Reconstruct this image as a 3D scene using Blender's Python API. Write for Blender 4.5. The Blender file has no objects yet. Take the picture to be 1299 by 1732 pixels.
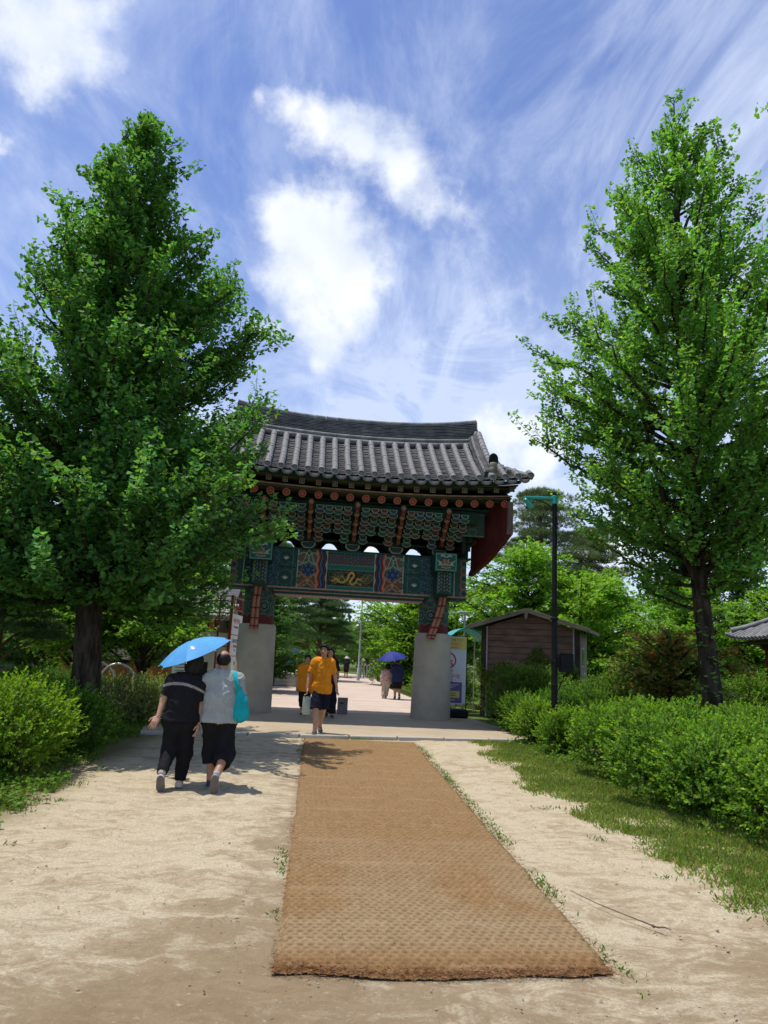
import bpy, math, random
import numpy as np
from mathutils import Vector, Matrix, Quaternion

scene = bpy.context.scene
C = scene.collection
R = math.radians

# ------------------------------------------------------------------ camera, sky, sun, exposure
cam_data = bpy.data.cameras.new('camera')
cam_data.sensor_fit = 'VERTICAL'
cam_data.sensor_height = 24.0
cam_data.lens = 24.0 * 1200.0 / 1732.0
cam_data.clip_start = 0.05
cam_data.clip_end = 3000.0
cam = bpy.data.objects.new('camera', cam_data)
C.objects.link(cam)
_psi, _pit, _rol = R(6.0), R(11.67), R(2.9)
_d = Vector((math.sin(_psi) * math.cos(_pit), math.cos(_psi) * math.cos(_pit), math.sin(_pit)))
_r0 = Vector((math.cos(_psi), -math.sin(_psi), 0))
_u0 = _r0.cross(_d)
_r = _r0 * math.cos(_rol) + _u0 * math.sin(_rol)
_u = _u0 * math.cos(_rol) - _r0 * math.sin(_rol)
cam.matrix_world = Matrix(((_r.x, _u.x, -_d.x, 0), (_r.y, _u.y, -_d.y, 0), (_r.z, _u.z, -_d.z, 1.6), (0, 0, 0, 1)))
scene.camera = cam

SUN_DIR = Vector((0.25, -0.085, -1.0)).normalized()      # the way the light travels
SUN_ELEV = math.asin(-SUN_DIR.z)
SUN_STRENGTH = 3.8
SKY_STRENGTH = 0.130
EXPOSURE = 0.22
sun_data = bpy.data.lights.new('sun', 'SUN')
sun_data.energy = SUN_STRENGTH
sun_data.angle = R(0.53)
sun_data.color = (1.0, 0.95, 0.87)
sun = bpy.data.objects.new('sun', sun_data)
C.objects.link(sun)
sun.rotation_euler = SUN_DIR.to_track_quat('-Z', 'Y').to_euler()
sun.location = (-8, 6, 30)

world = bpy.data.worlds.new('World')
scene.world = world
world.use_nodes = True
wn = world.node_tree.nodes
wl = world.node_tree.links
wn.clear()


def wnode(t, **kw):
    n = wn.new(t)
    for k, v in kw.items():
        setattr(n, k, v)
    return n


def wmath(op, a, b=None, c=None, clamp=False):
    n = wn.new('ShaderNodeMath')
    n.operation = op
    n.use_clamp = clamp
    for i, s in enumerate((a, b, c)):
        if s is None:
            continue
        if isinstance(s, (int, float)):
            n.inputs[i].default_value = s
        else:
            wl.new(s, n.inputs[i])
    return n.outputs[0]


def wrange(val, a, b, c=0.0, d=1.0, smooth=True):
    n = wn.new('ShaderNodeMapRange')
    n.interpolation_type = 'SMOOTHSTEP' if smooth else 'LINEAR'
    wl.new(val, n.inputs[0])
    for i, v in enumerate((a, b, c, d)):
        n.inputs[i + 1].default_value = v
    return n.outputs[0]


sky = wnode('ShaderNodeTexSky', sky_type='NISHITA')
sky.sun_disc = False
sky.sun_elevation = SUN_ELEV
sky.sun_rotation = math.atan2(-SUN_DIR.x, -SUN_DIR.y)
sky.altitude = 200.0
sky.air_density = 1.0
sky.dust_density = 0.6
sky.ozone_density = 3.0
tc = wnode('ShaderNodeTexCoord')
gen = tc.outputs['Generated']
sep = wnode('ShaderNodeSeparateXYZ')
wl.new(gen, sep.inputs[0])
# flat cloud-layer coordinates: direction / height
zc = wmath('MAXIMUM', sep.outputs[2], 0.02)
zc = wmath('ADD', zc, 0.12)
px_ = wmath('DIVIDE', sep.outputs[0], zc)
py_ = wmath('DIVIDE', sep.outputs[1], zc)
comb = wnode('ShaderNodeCombineXYZ')
wl.new(px_, comb.inputs[0])
wl.new(py_, comb.inputs[1])


def wnoise(vec, scale, detail=6.0, rough=0.55, dist=0.0, off=(0, 0, 0), sc=(1, 1, 1), rot=(0, 0, 0)):
    m = wn.new('ShaderNodeMapping')
    wl.new(vec, m.inputs[0])
    m.inputs['Location'].default_value = off
    m.inputs['Rotation'].default_value = rot
    m.inputs['Scale'].default_value = sc
    n = wn.new('ShaderNodeTexNoise')
    wl.new(m.outputs[0], n.inputs['Vector'])
    n.inputs['Scale'].default_value = scale
    n.inputs['Detail'].default_value = detail
    n.inputs['Roughness'].default_value = rough
    n.inputs['Distortion'].default_value = dist
    return n.outputs[0]


# thin cirrus everywhere: long streaks and a soft veil
streak = wnoise(comb.outputs[0], 2.3, 10, 0.66, 1.5, (3.1, 0.7, 0), (1.0, 0.55, 1), (0, 0, R(-38)))
veil = wnoise(comb.outputs[0], 0.55, 6, 0.55, 0.3, (1.3, 4.2, 0), (1, 0.7, 1), (0, 0, R(-28)))
fine = wnoise(comb.outputs[0], 4.2, 9, 0.64, 1.3, (0.2, 9.7, 0), (1, 0.28, 1), (0, 0, R(-40)))
veil_m = wrange(veil, 0.36, 0.70)
cir = wmath('MULTIPLY', wrange(streak, 0.40, 0.72), wmath('ADD', wmath('MULTIPLY', veil_m, 0.62), 0.38))
cir = wmath('ADD', cir, wmath('MULTIPLY', wmath('MULTIPLY', wrange(fine, 0.44, 0.74), wmath('ADD', wmath('MULTIPLY', veil_m, 0.7), 0.3)), 0.60))
low_haze = wrange(sep.outputs[2], 0.70, 0.0, 0.0, 0.62)
cir = wmath('ADD', wmath('MULTIPLY', cir, 0.95), wmath('ADD', wmath('MULTIPLY', veil_m, 0.26), 0.06))
cir = wmath('ADD', cir, low_haze, clamp=True)
cir = wmath('MULTIPLY', cir, 0.70, clamp=True)

# cumulus: soft puffs at fixed places in the sky dome, their edges broken by noise
wv = wn.new('ShaderNodeTexNoise')
wl.new(gen, wv.inputs['Vector'])
wv.inputs['Scale'].default_value = 9.0
wv.inputs['Detail'].default_value = 5.0
wv.inputs['Roughness'].default_value = 0.6
wvs = wn.new('ShaderNodeVectorMath')
wvs.operation = 'MULTIPLY_ADD'
wl.new(wv.outputs['Color'], wvs.inputs[0])
wvs.inputs[1].default_value = (0.11, 0.11, 0.11)
wl.new(gen, wvs.inputs[2])
wsub = wn.new('ShaderNodeVectorMath')
wsub.operation = 'SUBTRACT'
wl.new(wvs.outputs[0], wsub.inputs[0])
wsub.inputs[1].default_value = (0.055, 0.055, 0.055)
warped = wsub.outputs[0]
nz1 = wnoise(gen, 7.0, 8, 0.60, 0.2)
nz2 = wnoise(gen, 26.0, 6, 0.6, 0.0, (4, 1, 2))
ragged = wmath('ADD', wmath('MULTIPLY', wmath('SUBTRACT', nz1, 0.5), 1.15), wmath('MULTIPLY', wmath('SUBTRACT', nz2, 0.5), 0.42))
PUFFS = [  # azimuth from +Y (deg, clockwise), elevation (deg), radius (deg), softness weight
    (-3.2, 33.7, 3.28, 1.00),
    (-0.1, 31.7, 4.24, 1.00),
    (2.3, 30.4, 2.93, 0.95),
    (-2.4, 30.2, 3.36, 0.95),
    (0.5, 27.6, 3.66, 0.85),
    (2.7, 25.8, 2.31, 0.60),
    (-0.7, 23.7, 1.02, 0.60),
    (-7.4, 41.3, 1.29, 0.70),
    (-4.6, 40.6, 1.89, 0.82),
    (-1.5, 39.7, 2.51, 0.88),
    (2.2, 38.7, 3.23, 0.95),
    (5.8, 37.3, 3.35, 0.95),
    (8.3, 35.6, 2.52, 0.80),
    (11.1, 34.4, 2.18, 0.64),
    (-25.8, 40.2, 3.82, 0.80),
    (-21.7, 40.0, 2.54, 0.78),
    (-26.0, 37.4, 1.74, 0.70),
    (-20.9, 42.8, 2.15, 0.70),
    (-25.9, 33.0, 1.13, 0.70),
    (25.1, 34.0, 1.04, 0.60),
    (16.1, 18.1, 3.41, 0.80),
    (19.0, 16.2, 2.91, 0.80),
    (23.9, 9.1, 2.56, 0.80),
    (4.7, 10.0, 3.34, 0.80),
    (-5.4, 25.0, 1.81, 0.60),
]
dens = None
for az, el, rad, w in PUFFS:
    a, e = R(az), R(el)
    v = (math.sin(a) * math.cos(e), math.cos(a) * math.cos(e), math.sin(e))
    dn = wn.new('ShaderNodeVectorMath')
    dn.operation = 'DISTANCE'
    wl.new(warped, dn.inputs[0])
    dn.inputs[1].default_value = v
    rr = 2 * math.sin(R(rad) / 2)
    m = wrange(dn.outputs['Value'], 0.0, rr * 2.05, w, 0.0, smooth=True)
    if dens is None:
        dens = m
    else:
        dens = wmath('SMOOTH_MAX', dens, m, 0.25)
dens = wmath('ADD', dens, wmath('MULTIPLY', ragged, 1.0))
cum = wrange(dens, 0.38, 0.92)
cum = wmath('MULTIPLY', cum, 0.97, clamp=True)
shade = wnoise(gen, 9.0, 5, 0.5, 0.1, (0.5, 0.5, 0.2))

hs = wnode('ShaderNodeHueSaturation')
wl.new(sky.outputs[0], hs.inputs['Color'])
hs.inputs['Hue'].default_value = 0.513
hs.inputs['Saturation'].default_value = 1.20
hs.inputs['Value'].default_value = 1.10
mixc = wnode('ShaderNodeMix', data_type='RGBA')
wl.new(cir, mixc.inputs[0])
wl.new(hs.outputs[0], mixc.inputs[6])
mixc.inputs[7].default_value = (5.6, 6.25, 7.6, 1)
ramp = wnode('ShaderNodeMix', data_type='RGBA')
wl.new(wrange(shade, 0.3, 0.7), ramp.inputs[0])
ramp.inputs[6].default_value = (5.5, 6.0, 6.9, 1)
ramp.inputs[7].default_value = (7.3, 7.5, 7.8, 1)
mixk = wnode('ShaderNodeMix', data_type='RGBA')
wl.new(cum, mixk.inputs[0])
wl.new(mixc.outputs[2], mixk.inputs[6])
wl.new(ramp.outputs[2], mixk.inputs[7])
bg = wnode('ShaderNodeBackground')
bg.inputs['Strength'].default_value = SKY_STRENGTH
wl.new(mixk.outputs[2], bg.inputs['Color'])
wo = wnode('ShaderNodeOutputWorld')
wl.new(bg.outputs[0], wo.inputs['Surface'])

scene.view_settings.view_transform = 'Standard'
scene.view_settings.look = 'None'
scene.view_settings.exposure = EXPOSURE
scene.view_settings.gamma = 1.0
scene.view_settings.use_curve_mapping = False
scene.render.engine = 'CYCLES'
scene.cycles.max_bounces = 8
scene.cycles.transparent_max_bounces = 8
scene.cycles.use_denoising = True


# ------------------------------------------------------------------ helpers
rng = np.random.default_rng(7)
random.seed(7)


def tag(o, label=None, cat=None, group=None, kind=None):
    if label:
        o['label'] = label
    if cat:
        o['category'] = cat
    if group:
        o['group'] = group
    if kind:
        o['kind'] = kind
    return o


def empty(name, loc=(0, 0, 0), rz=0.0, label=None, cat=None, group=None):
    o = bpy.data.objects.new(name, None)
    C.objects.link(o)
    o.empty_display_size = 0.2
    o.location = loc
    o.rotation_euler = (0, 0, rz)
    return tag(o, label, cat, group)


def link(name, me, parent=None):
    o = bpy.data.objects.new(name, me)
    C.objects.link(o)
    if parent is not None:
        o.parent = parent
    return o


def np_mesh(name, V, faces, mats, smooth=False, tint=None, midx=None):
    """V (n,3); faces: one int array (m,k) or a list of such arrays."""
    V = np.ascontiguousarray(V, dtype=np.float32)
    if not isinstance(faces, (list, tuple)):
        faces = [faces]
    faces = [np.asarray(f, dtype=np.int32) for f in faces if len(f)]
    me = bpy.data.meshes.new(name)
    me.vertices.add(len(V))
    me.vertices.foreach_set('co', V.ravel())
    loops = np.concatenate([f.ravel() for f in faces])
    tot = np.concatenate([np.full(len(f), f.shape[1], np.int32) for f in faces])
    start = np.zeros(len(tot), np.int32)
    start[1:] = np.cumsum(tot)[:-1]
    me.loops.add(len(loops))
    me.loops.foreach_set('vertex_index', loops)
    me.polygons.add(len(tot))
    me.polygons.foreach_set('loop_start', start)
    me.polygons.foreach_set('loop_total', tot)
    if smooth:
        me.polygons.foreach_set('use_smooth', np.ones(len(tot), bool))
    if midx is not None:
        me.polygons.foreach_set('material_index', np.asarray(midx, np.int32))
    for m in (mats if isinstance(mats, (list, tuple)) else [mats]):
        me.materials.append(m)
    if tint is not None:
        tint = np.asarray(tint, np.float32)
        if tint.shape[1] == 3:
            tint = np.concatenate([tint, np.ones((len(tint), 1), np.float32)], 1)
        a = me.color_attributes.new('tint', 'FLOAT_COLOR', 'POINT')
        a.data.foreach_set('color', np.ascontiguousarray(tint).ravel())
    me.update()
    me.validate()
    return me


def np_obj(name, V, faces, mats, parent=None, smooth=False, tint=None, midx=None):
    return link(name, np_mesh(name, V, faces, mats, smooth, tint, midx), parent)


class MB:
    """collects simple solids into one mesh"""

    def __init__(s):
        s.v, s.f, s.m, s.t = [], [], [], []

    def add(s, V, F, mi=0, col=None):
        b = len(s.v)
        s.v.extend([tuple(map(float, p)) for p in V])
        s.f.extend([tuple(int(i) + b for i in f) for f in F])
        s.m.extend([mi] * len(F))
        s.t.extend([col if col is not None else (1, 1, 1, 1)] * len(V))
        return s

    def box(s, c, d, ch=0.0, rot=None, mi=0, col=None):
        """box centred at c, full size d, edges chamfered by ch; rot = 3x3 Matrix"""
        hx, hy, hz = d[0] / 2, d[1] / 2, d[2] / 2
        ch = min(ch, 0.45 * min(d))
        P, F = [], []
        if ch <= 0:
            P = [(x, y, z) for x in (-hx, hx) for y in (-hy, hy) for z in (-hz, hz)]
            F = [(0, 1, 3, 2), (4, 6, 7, 5), (0, 4, 5, 1), (2, 3, 7, 6), (0, 2, 6, 4), (1, 5, 7, 3)]
        else:
            idx = {}
            for sx in (-1, 1):
                for sy in (-1, 1):
                    for sz in (-1, 1):
                        for ax in range(3):
                            q = [sx * (hx - ch), sy * (hy - ch), sz * (hz - ch)]
                            q[ax] = (sx * hx, sy * hy, sz * hz)[ax]
                            idx[(sx, sy, sz, ax)] = len(P)
                            P.append(tuple(q))
            g = lambda a, b, c_, ax: idx[(a, b, c_, ax)]
            for sg in (-1, 1):
                q = [g(sg, -1, -1, 0), g(sg, 1, -1, 0), g(sg, 1, 1, 0), g(sg, -1, 1, 0)]
                F.append(q if sg > 0 else q[::-1])
                q = [g(-1, sg, -1, 1), g(-1, sg, 1, 1), g(1, sg, 1, 1), g(1, sg, -1, 1)]
                F.append(q if sg > 0 else q[::-1])
                q = [g(-1, -1, sg, 2), g(1, -1, sg, 2), g(1, 1, sg, 2), g(-1, 1, sg, 2)]
                F.append(q if sg > 0 else q[::-1])
            for a in (-1, 1):
                for b in (-1, 1):
                    q = [g(a, b, -1, 0), g(a, b, 1, 0), g(a, b, 1, 1), g(a, b, -1, 1)]
                    F.append(q if a * b < 0 else q[::-1])
                    q = [g(a, -1, b, 0), g(a, -1, b, 2), g(a, 1, b, 2), g(a, 1, b, 0)]
                    F.append(q if a * b > 0 else q[::-1])
                    q = [g(-1, a, b, 1), g(-1, a, b, 2), g(1, a, b, 2), g(1, a, b, 1)]
                    F.append(q if a * b < 0 else q[::-1])
            for sx in (-1, 1):
                for sy in (-1, 1):
                    for sz in (-1, 1):
                        t = [g(sx, sy, sz, 0), g(sx, sy, sz, 1), g(sx, sy, sz, 2)]
                        F.append(t if sx * sy * sz > 0 else t[::-1])
        P = np.array(P)
        if rot is not None:
            P = P @ np.array(rot).T
        return s.add(P + np.array(c), F, mi, col)

    def beam(s, a, b, w, h, ch=0.0, up=(0, 0, 1), mi=0, col=None):
        """box bar from a to b, width w, height h"""
        a, b = Vector(a), Vector(b)
        y = (b - a)
        L = y.length
        y.normalize()
        z = Vector(up)
        x = y.cross(z)
        if x.length < 1e-4:
            x = y.cross(Vector((1, 0, 0)))
        x.normalize()
        z = x.cross(y)
        M = Matrix((x, y, z)).transposed()
        return s.box((a + b) / 2, (w, L, h), ch, M, mi, col)

    def tube(s, pts, rad, n=8, cap=True, mi=0, col=None, flat=1.0):
        V, F = tube_arrays(pts, rad, n, cap, flat)
        return s.add(V, F, mi, col)

    def lathe(s, prof, n=16, c=(0, 0, 0), mi=0, col=None, rot=None):
        """prof: list of (r, z); a surface of revolution about z"""
        V, F = [], []
        for r_, z in prof:
            for k in range(n):
                a = 2 * math.pi * k / n
                V.append((r_ * math.cos(a), r_ * math.sin(a), z))
        for i in range(len(prof) - 1):
            for k in range(n):
                k2 = (k + 1) % n
                F.append((i * n + k, i * n + k2, (i + 1) * n + k2, (i + 1) * n + k))
        F.append(tuple(range(n))[::-1])
        F.append(tuple((len(prof) - 1) * n + k for k in range(n)))
        V = np.array(V)
        if rot is not None:
            V = V @ np.array(rot).T
        return s.add(V + np.array(c), F, mi, col)

    def prism(s, poly, y0, y1, mi=0, col=None, axis='y'):
        """extrude a 2-D outline (u,v) between y0 and y1; axis y: (u,y,v), x: (y,u,v), z: (u,v,y)"""
        n = len(poly)
        mk = {'y': lambda u, v, t: (u, t, v), 'x': lambda u, v, t: (t, u, v), 'z': lambda u, v, t: (u, v, t)}[axis]
        V = [mk(u, v, y0) for u, v in poly] + [mk(u, v, y1) for u, v in poly]
        F = [tuple(range(n)), tuple(range(2 * n - 1, n - 1, -1))]
        for i in range(n):
            j = (i + 1) % n
            F.append((i, i + n, j + n, j))
        return s.add(V, F, mi, col)

    def mesh(s, name, mats, smooth=False, fix=True, tint=False):
        me = bpy.data.meshes.new(name)
        me.from_pydata(s.v, [], s.f)
        for m in (mats if isinstance(mats, (list, tuple)) else [mats]):
            me.materials.append(m)
        if any(s.m):
            me.polygons.foreach_set('material_index', np.array(s.m, np.int32))
        if tint:
            a = me.color_attributes.new('tint', 'FLOAT_COLOR', 'POINT')
            a.data.foreach_set('color', np.array(s.t, np.float32).ravel())
        if fix:
            import bmesh
            bm = bmesh.new()
            bm.from_mesh(me)
            bmesh.ops.recalc_face_normals(bm, faces=bm.faces)
            bm.to_mesh(me)
            bm.free()
        if smooth:
            me.polygons.foreach_set('use_smooth', np.ones(len(me.polygons), bool))
            try:
                me.set_sharp_from_angle(angle=R(42))
            except Exception:
                pass
        me.update()
        return me

    def build(s, name, mats, parent=None, smooth=False, fix=True, tint=False):
        return link(name, s.mesh(name, mats, smooth, fix, tint), parent)


def tube_arrays(pts, rad, n=8, cap=True, flat=1.0):
    pts = np.asarray(pts, float)
    m = len(pts)
    rad = np.broadcast_to(np.asarray(rad, float), (m,))
    T = np.gradient(pts, axis=0)
    T /= np.linalg.norm(T, axis=1)[:, None] + 1e-9
    ref = np.array([0, 0, 1.0]) if abs(T[0][2]) < 0.9 else np.array([0, 1.0, 0])
    V = np.zeros((m, n, 3))
    x = np.cross(ref, T[0])
    x /= np.linalg.norm(x)
    ang = np.linspace(0, 2 * np.pi, n, endpoint=False)
    for i in range(m):
        x = x - T[i] * (x @ T[i])
        x /= np.linalg.norm(x) + 1e-9
        y = np.cross(T[i], x)
        V[i] = pts[i] + rad[i] * (np.cos(ang)[:, None] * x + flat * np.sin(ang)[:, None] * y)
    F = []
    for i in range(m - 1):
        for k in range(n):
            k2 = (k + 1) % n
            F.append((i * n + k, i * n + k2, (i + 1) * n + k2, (i + 1) * n + k))
    if cap:
        F.append(tuple(range(n))[::-1])
        F.append(tuple((m - 1) * n + k for k in range(n)))
    return V.reshape(-1, 3), F


def tubes_np(lines, n=5):
    """many tapered tubes -> V, quads (numpy, no caps)"""
    Vs, Fs, b = [], [], 0
    for pts, rad in lines:
        V, F = tube_arrays(pts, rad, n, False)
        Vs.append(V)
        Fs.append(np.array(F, np.int32) + b)
        b += len(V)
    return np.concatenate(Vs), np.concatenate(Fs)


def dup(o, parent=None, loc=None, rot=None, scale=None):
    c = o.copy()
    C.objects.link(c)
    if parent is not None:
        c.parent = parent
    if loc is not None:
        c.location = loc
    if rot is not None:
        c.rotation_euler = rot
    if scale is not None:
        c.scale = scale
    return c


def dup_tree(o, parent=None):
    c = o.copy()
    C.objects.link(c)
    c.parent = parent
    for ch in list(o.children):
        dup_tree(ch, c)
    return c


# ---- value noise on arrays
def _hash(ix, iy, iz, seed):
    h = (ix.astype(np.int64) * 374761393 + iy.astype(np.int64) * 668265263 + iz.astype(np.int64) * 2147483647 + seed * 974711) & 0xFFFFFFFF
    h = ((h ^ (h >> 13)) * 1274126177) & 0xFFFFFFFF
    h = (h ^ (h >> 16)) & 0xFFFFFFFF
    return h / 4294967295.0


def vnoise(x, y, z=None, seed=0):
    x = np.asarray(x, float)
    y = np.asarray(y, float)
    z = np.zeros_like(x) if z is None else np.asarray(z, float)
    ix, iy, iz = np.floor(x), np.floor(y), np.floor(z)
    fx, fy, fz = x - ix, y - iy, z - iz
    fx, fy, fz = (t * t * (3 - 2 * t) for t in (fx, fy, fz))
    out = 0
    flat = not np.any(fz)
    for dx in (0, 1):
        for dy in (0, 1):
            for dz in ((0,) if flat else (0, 1)):
                w = (fx if dx else 1 - fx) * (fy if dy else 1 - fy) * (1.0 if flat else (fz if dz else 1 - fz))
                out = out + w * _hash(ix + dx, iy + dy, iz + dz, seed)
    return out


def fbm(x, y, z=None, seed=0, oct=4, gain=0.5):
    s, a, t = 0, 1.0, 0
    k = 1.0
    for o in range(oct):
        s = s + a * vnoise(np.asarray(x) * k, np.asarray(y) * k, None if z is None else np.asarray(z) * k, seed + o * 17)
        t += a
        a *= gain
        k *= 2.03
    return s / t


def sstep(a, b, x):
    t = np.clip((x - a) / (b - a + 1e-12), 0, 1)
    return t * t * (3 - 2 * t)


# ------------------------------------------------------------------ materials
def new_mat(name):
    m = bpy.data.materials.new(name)
    m.use_nodes = True
    nt = m.node_tree
    return m, nt.nodes, nt.links, nt.nodes['Principled BSDF']


def noise_node(n, l, scale, detail=5, rough=0.55, coord='Object', sc=(1, 1, 1), dist=0.0):
    t = n.new('ShaderNodeTexCoord')
    mp = n.new('ShaderNodeMapping')
    mp.inputs['Scale'].default_value = sc
    l.new(t.outputs[coord], mp.inputs[0])
    x = n.new('ShaderNodeTexNoise')
    x.inputs['Scale'].default_value = scale
    x.inputs['Detail'].default_value = detail
    x.inputs['Roughness'].default_value = rough
    x.inputs['Distortion'].default_value = dist
    l.new(mp.outputs[0], x.inputs['Vector'])
    return x.outputs[0]


def mrange(n, l, v, a, b, c=0.0, d=1.0):
    q = n.new('ShaderNodeMapRange')
    q.interpolation_type = 'SMOOTHSTEP'
    l.new(v, q.inputs[0])
    for i, k in enumerate((a, b, c, d)):
        q.inputs[i + 1].default_value = k
    return q.outputs[0]


def mixrgb(n, l, fac, a, b, mode='MIX'):
    x = n.new('ShaderNodeMix')
    x.data_type = 'RGBA'
    x.blend_type = mode
    x.clamp_factor = True
    if isinstance(fac, (int, float)):
        x.inputs[0].default_value = fac
    else:
        l.new(fac, x.inputs[0])
    for i, s in ((6, a), (7, b)):
        if isinstance(s, (tuple, list)):
            x.inputs[i].default_value = (*s[:3], 1)
        else:
            l.new(s, x.inputs[i])
    return x.outputs[2]


def bump(n, l, p, h, strength=0.3, dist=0.01, prev=None):
    b = n.new('ShaderNodeBump')
    b.inputs['Strength'].default_value = strength
    b.inputs['Distance'].default_value = dist
    l.new(h, b.inputs['Height'])
    if prev is not None:
        l.new(prev, b.inputs['Normal'])
    l.new(b.outputs[0], p.inputs['Normal'])
    return b.outputs[0]


def surf(name, a, b, scale=8.0, rough=0.8, bump_s=0.2, bump_scale=60.0, lo=0.35, hi=0.65, metal=0.0, spec=0.35, sc=(1, 1, 1), dist=0.004, detail=6, tint=False):
    """two-tone weathered surface"""
    m, n, l, p = new_mat(name)
    f = mrange(n, l, noise_node(n, l, scale, detail, 0.6, sc=sc), lo, hi)
    col = mixrgb(n, l, f, a, b)
    if tint:
        at = n.new('ShaderNodeAttribute')
        at.attribute_name = 'tint'
        col = mixrgb(n, l, 1.0, at.outputs[0], col, 'MULTIPLY')
    l.new(col, p.inputs['Base Color'])
    p.inputs['Roughness'].default_value = rough
    p.inputs['Metallic'].default_value = metal
    p.inputs['Specular IOR Level'].default_value = spec
    if bump_s:
        bump(n, l, p, noise_node(n, l, bump_scale, 4, 0.6, sc=sc), bump_s, dist)
    return m


def leaf_mat(name, trans=0.35, rough=0.5, spec=0.3, gain=(1, 1, 1)):
    m, n, l, p = new_mat(name)
    at = n.new('ShaderNodeAttribute')
    at.attribute_name = 'tint'
    col = mixrgb(n, l, 1.0, at.outputs[0], gain, 'MULTIPLY')
    l.new(col, p.inputs['Base Color'])
    p.inputs['Roughness'].default_value = rough
    p.inputs['Specular IOR Level'].default_value = spec
    tr = n.new('ShaderNodeBsdfTranslucent')
    c2 = mixrgb(n, l, 1.0, col, (1.25, 1.3, 0.45), 'MULTIPLY')
    l.new(c2, tr.inputs['Color'])
    mx = n.new('ShaderNodeMixShader')
    mx.inputs[0].default_value = trans
    l.new(p.outputs[0], mx.inputs[1])
    l.new(tr.outputs[0], mx.inputs[2])
    l.new(mx.outputs[0], n['Material Output'].inputs['Surface'])
    return m


def paint_mat(name, rough=0.6, wear=0.25, bump_s=0.05):
    m, n, l, p = new_mat(name)
    at = n.new('ShaderNodeAttribute')
    at.attribute_name = 'tint'
    f = mrange(n, l, noise_node(n, l, 14, 6, 0.65), 0.3, 0.75)
    dark = mixrgb(n, l, 1.0, at.outputs[0], (0.72, 0.70, 0.68), 'MULTIPLY')
    l.new(mixrgb(n, l, f, at.outputs[0], dark), p.inputs['Base Color'])
    p.inputs['Roughness'].default_value = rough
    p.inputs['Specular IOR Level'].default_value = 0.25
    if bump_s:
        bump(n, l, p, noise_node(n, l, 40, 4), bump_s, 0.003)
    return m


M = {}
M['leaf'] = leaf_mat('leaf_green', 0.45, 0.55, 0.13)
M['leaf_far'] = leaf_mat('leaf_far_green', 0.45, 0.6, 0.2)
M['needle'] = leaf_mat('pine_needle', 0.15, 0.6, 0.2)
M['grass'] = leaf_mat('grass_blade', 0.35, 0.6, 0.2)
M['paint'] = paint_mat('painted_wood')
M['cloth'] = surf('woven_cloth', (1, 1, 1), (0.86, 0.86, 0.86), 9, 0.9, 0.15, 350, tint=True, spec=0.15, dist=0.001)
M['skin'] = surf('skin', (1, 1, 1), (0.9, 0.86, 0.84), 22, 0.5, 0.05, 200, tint=True, spec=0.35, dist=0.001)
M['hair'] = surf('black_hair', (0.007, 0.006, 0.0055), (0.018, 0.015, 0.013), 30, 0.5, 0.7, 160, sc=(1, 1, 0.2), spec=0.18, dist=0.004)
M['shoe'] = surf('shoe_fabric', (1, 1, 1), (0.82, 0.82, 0.82), 30, 0.7, 0.1, 200, tint=True)
M['bark'] = surf('grey_brown_bark', (0.016, 0.013, 0.010), (0.085, 0.068, 0.052), 11, 0.95, 1.0, 22, sc=(1, 1, 0.22), dist=0.02, spec=0.1, lo=0.3, hi=0.7)
M['bark_pine'] = surf('pine_bark', (0.08, 0.045, 0.03), (0.2, 0.12, 0.08), 7, 0.95, 0.8, 18, sc=(1, 1, 0.5), dist=0.02, spec=0.1)
M['twig'] = surf('brown_twig', (0.07, 0.05, 0.03), (0.16, 0.12, 0.08), 20, 0.9, 0.3, 60)
M['granite'] = surf('grey_granite', (0.37, 0.335, 0.265), (0.47, 0.43, 0.35), 2.2, 0.85, 0.35, 140, lo=0.25, hi=0.75, spec=0.2, dist=0.003)
M['tile'] = surf('grey_roof_tile', (0.12, 0.12, 0.122), (0.235, 0.232, 0.225), 3.2, 0.65, 0.3, 70, lo=0.3, hi=0.72, spec=0.35, dist=0.004)
M['tile_dark'] = surf('dark_roof_tile', (0.038, 0.038, 0.041), (0.10, 0.10, 0.102), 4.0, 0.7, 0.3, 60, lo=0.3, hi=0.72, spec=0.3)
M['tile_tan'] = surf('tan_fired_tile', (0.24, 0.20, 0.13), (0.34, 0.30, 0.22), 9, 0.8, 0.25, 60)
M['wood_red'] = surf('dark_red_painted_wood', (0.085, 0.016, 0.013), (0.13, 0.027, 0.020), 5, 0.65, 0.2, 40, sc=(1, 1, 0.25))
M['wood_dark'] = surf('dark_stained_wood', (0.025, 0.018, 0.014), (0.06, 0.045, 0.035), 6, 0.8, 0.3, 40, sc=(1, 1, 0.3))
M['black'] = surf('black_paint', (0.006, 0.006, 0.007), (0.011, 0.011, 0.012), 12, 0.55, 0.05, 90, spec=0.2)
M['steel'] = surf('brushed_steel', (0.45, 0.45, 0.46), (0.6, 0.6, 0.6), 20, 0.35, 0.1, 120, metal=0.9)
M['grey_metal'] = surf('grey_painted_metal', (0.36, 0.37, 0.37), (0.46, 0.47, 0.47), 10, 0.55, 0.1, 80)
M['white'] = surf('white_board', (0.74, 0.74, 0.72), (0.66, 0.66, 0.63), 5, 0.6, 0.05, 80)
M['teal'] = surf('teal_paint', (0.01, 0.28, 0.25), (0.015, 0.36, 0.32), 10, 0.4, 0.05, 60, spec=0.5)


def flat(name, c, rough=0.6, var=0.12, **kw):
    c2 = tuple(x * (1 - var) for x in c)
    return surf(name, c, c2, 9, rough, 0.08, 70, **kw)


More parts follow.
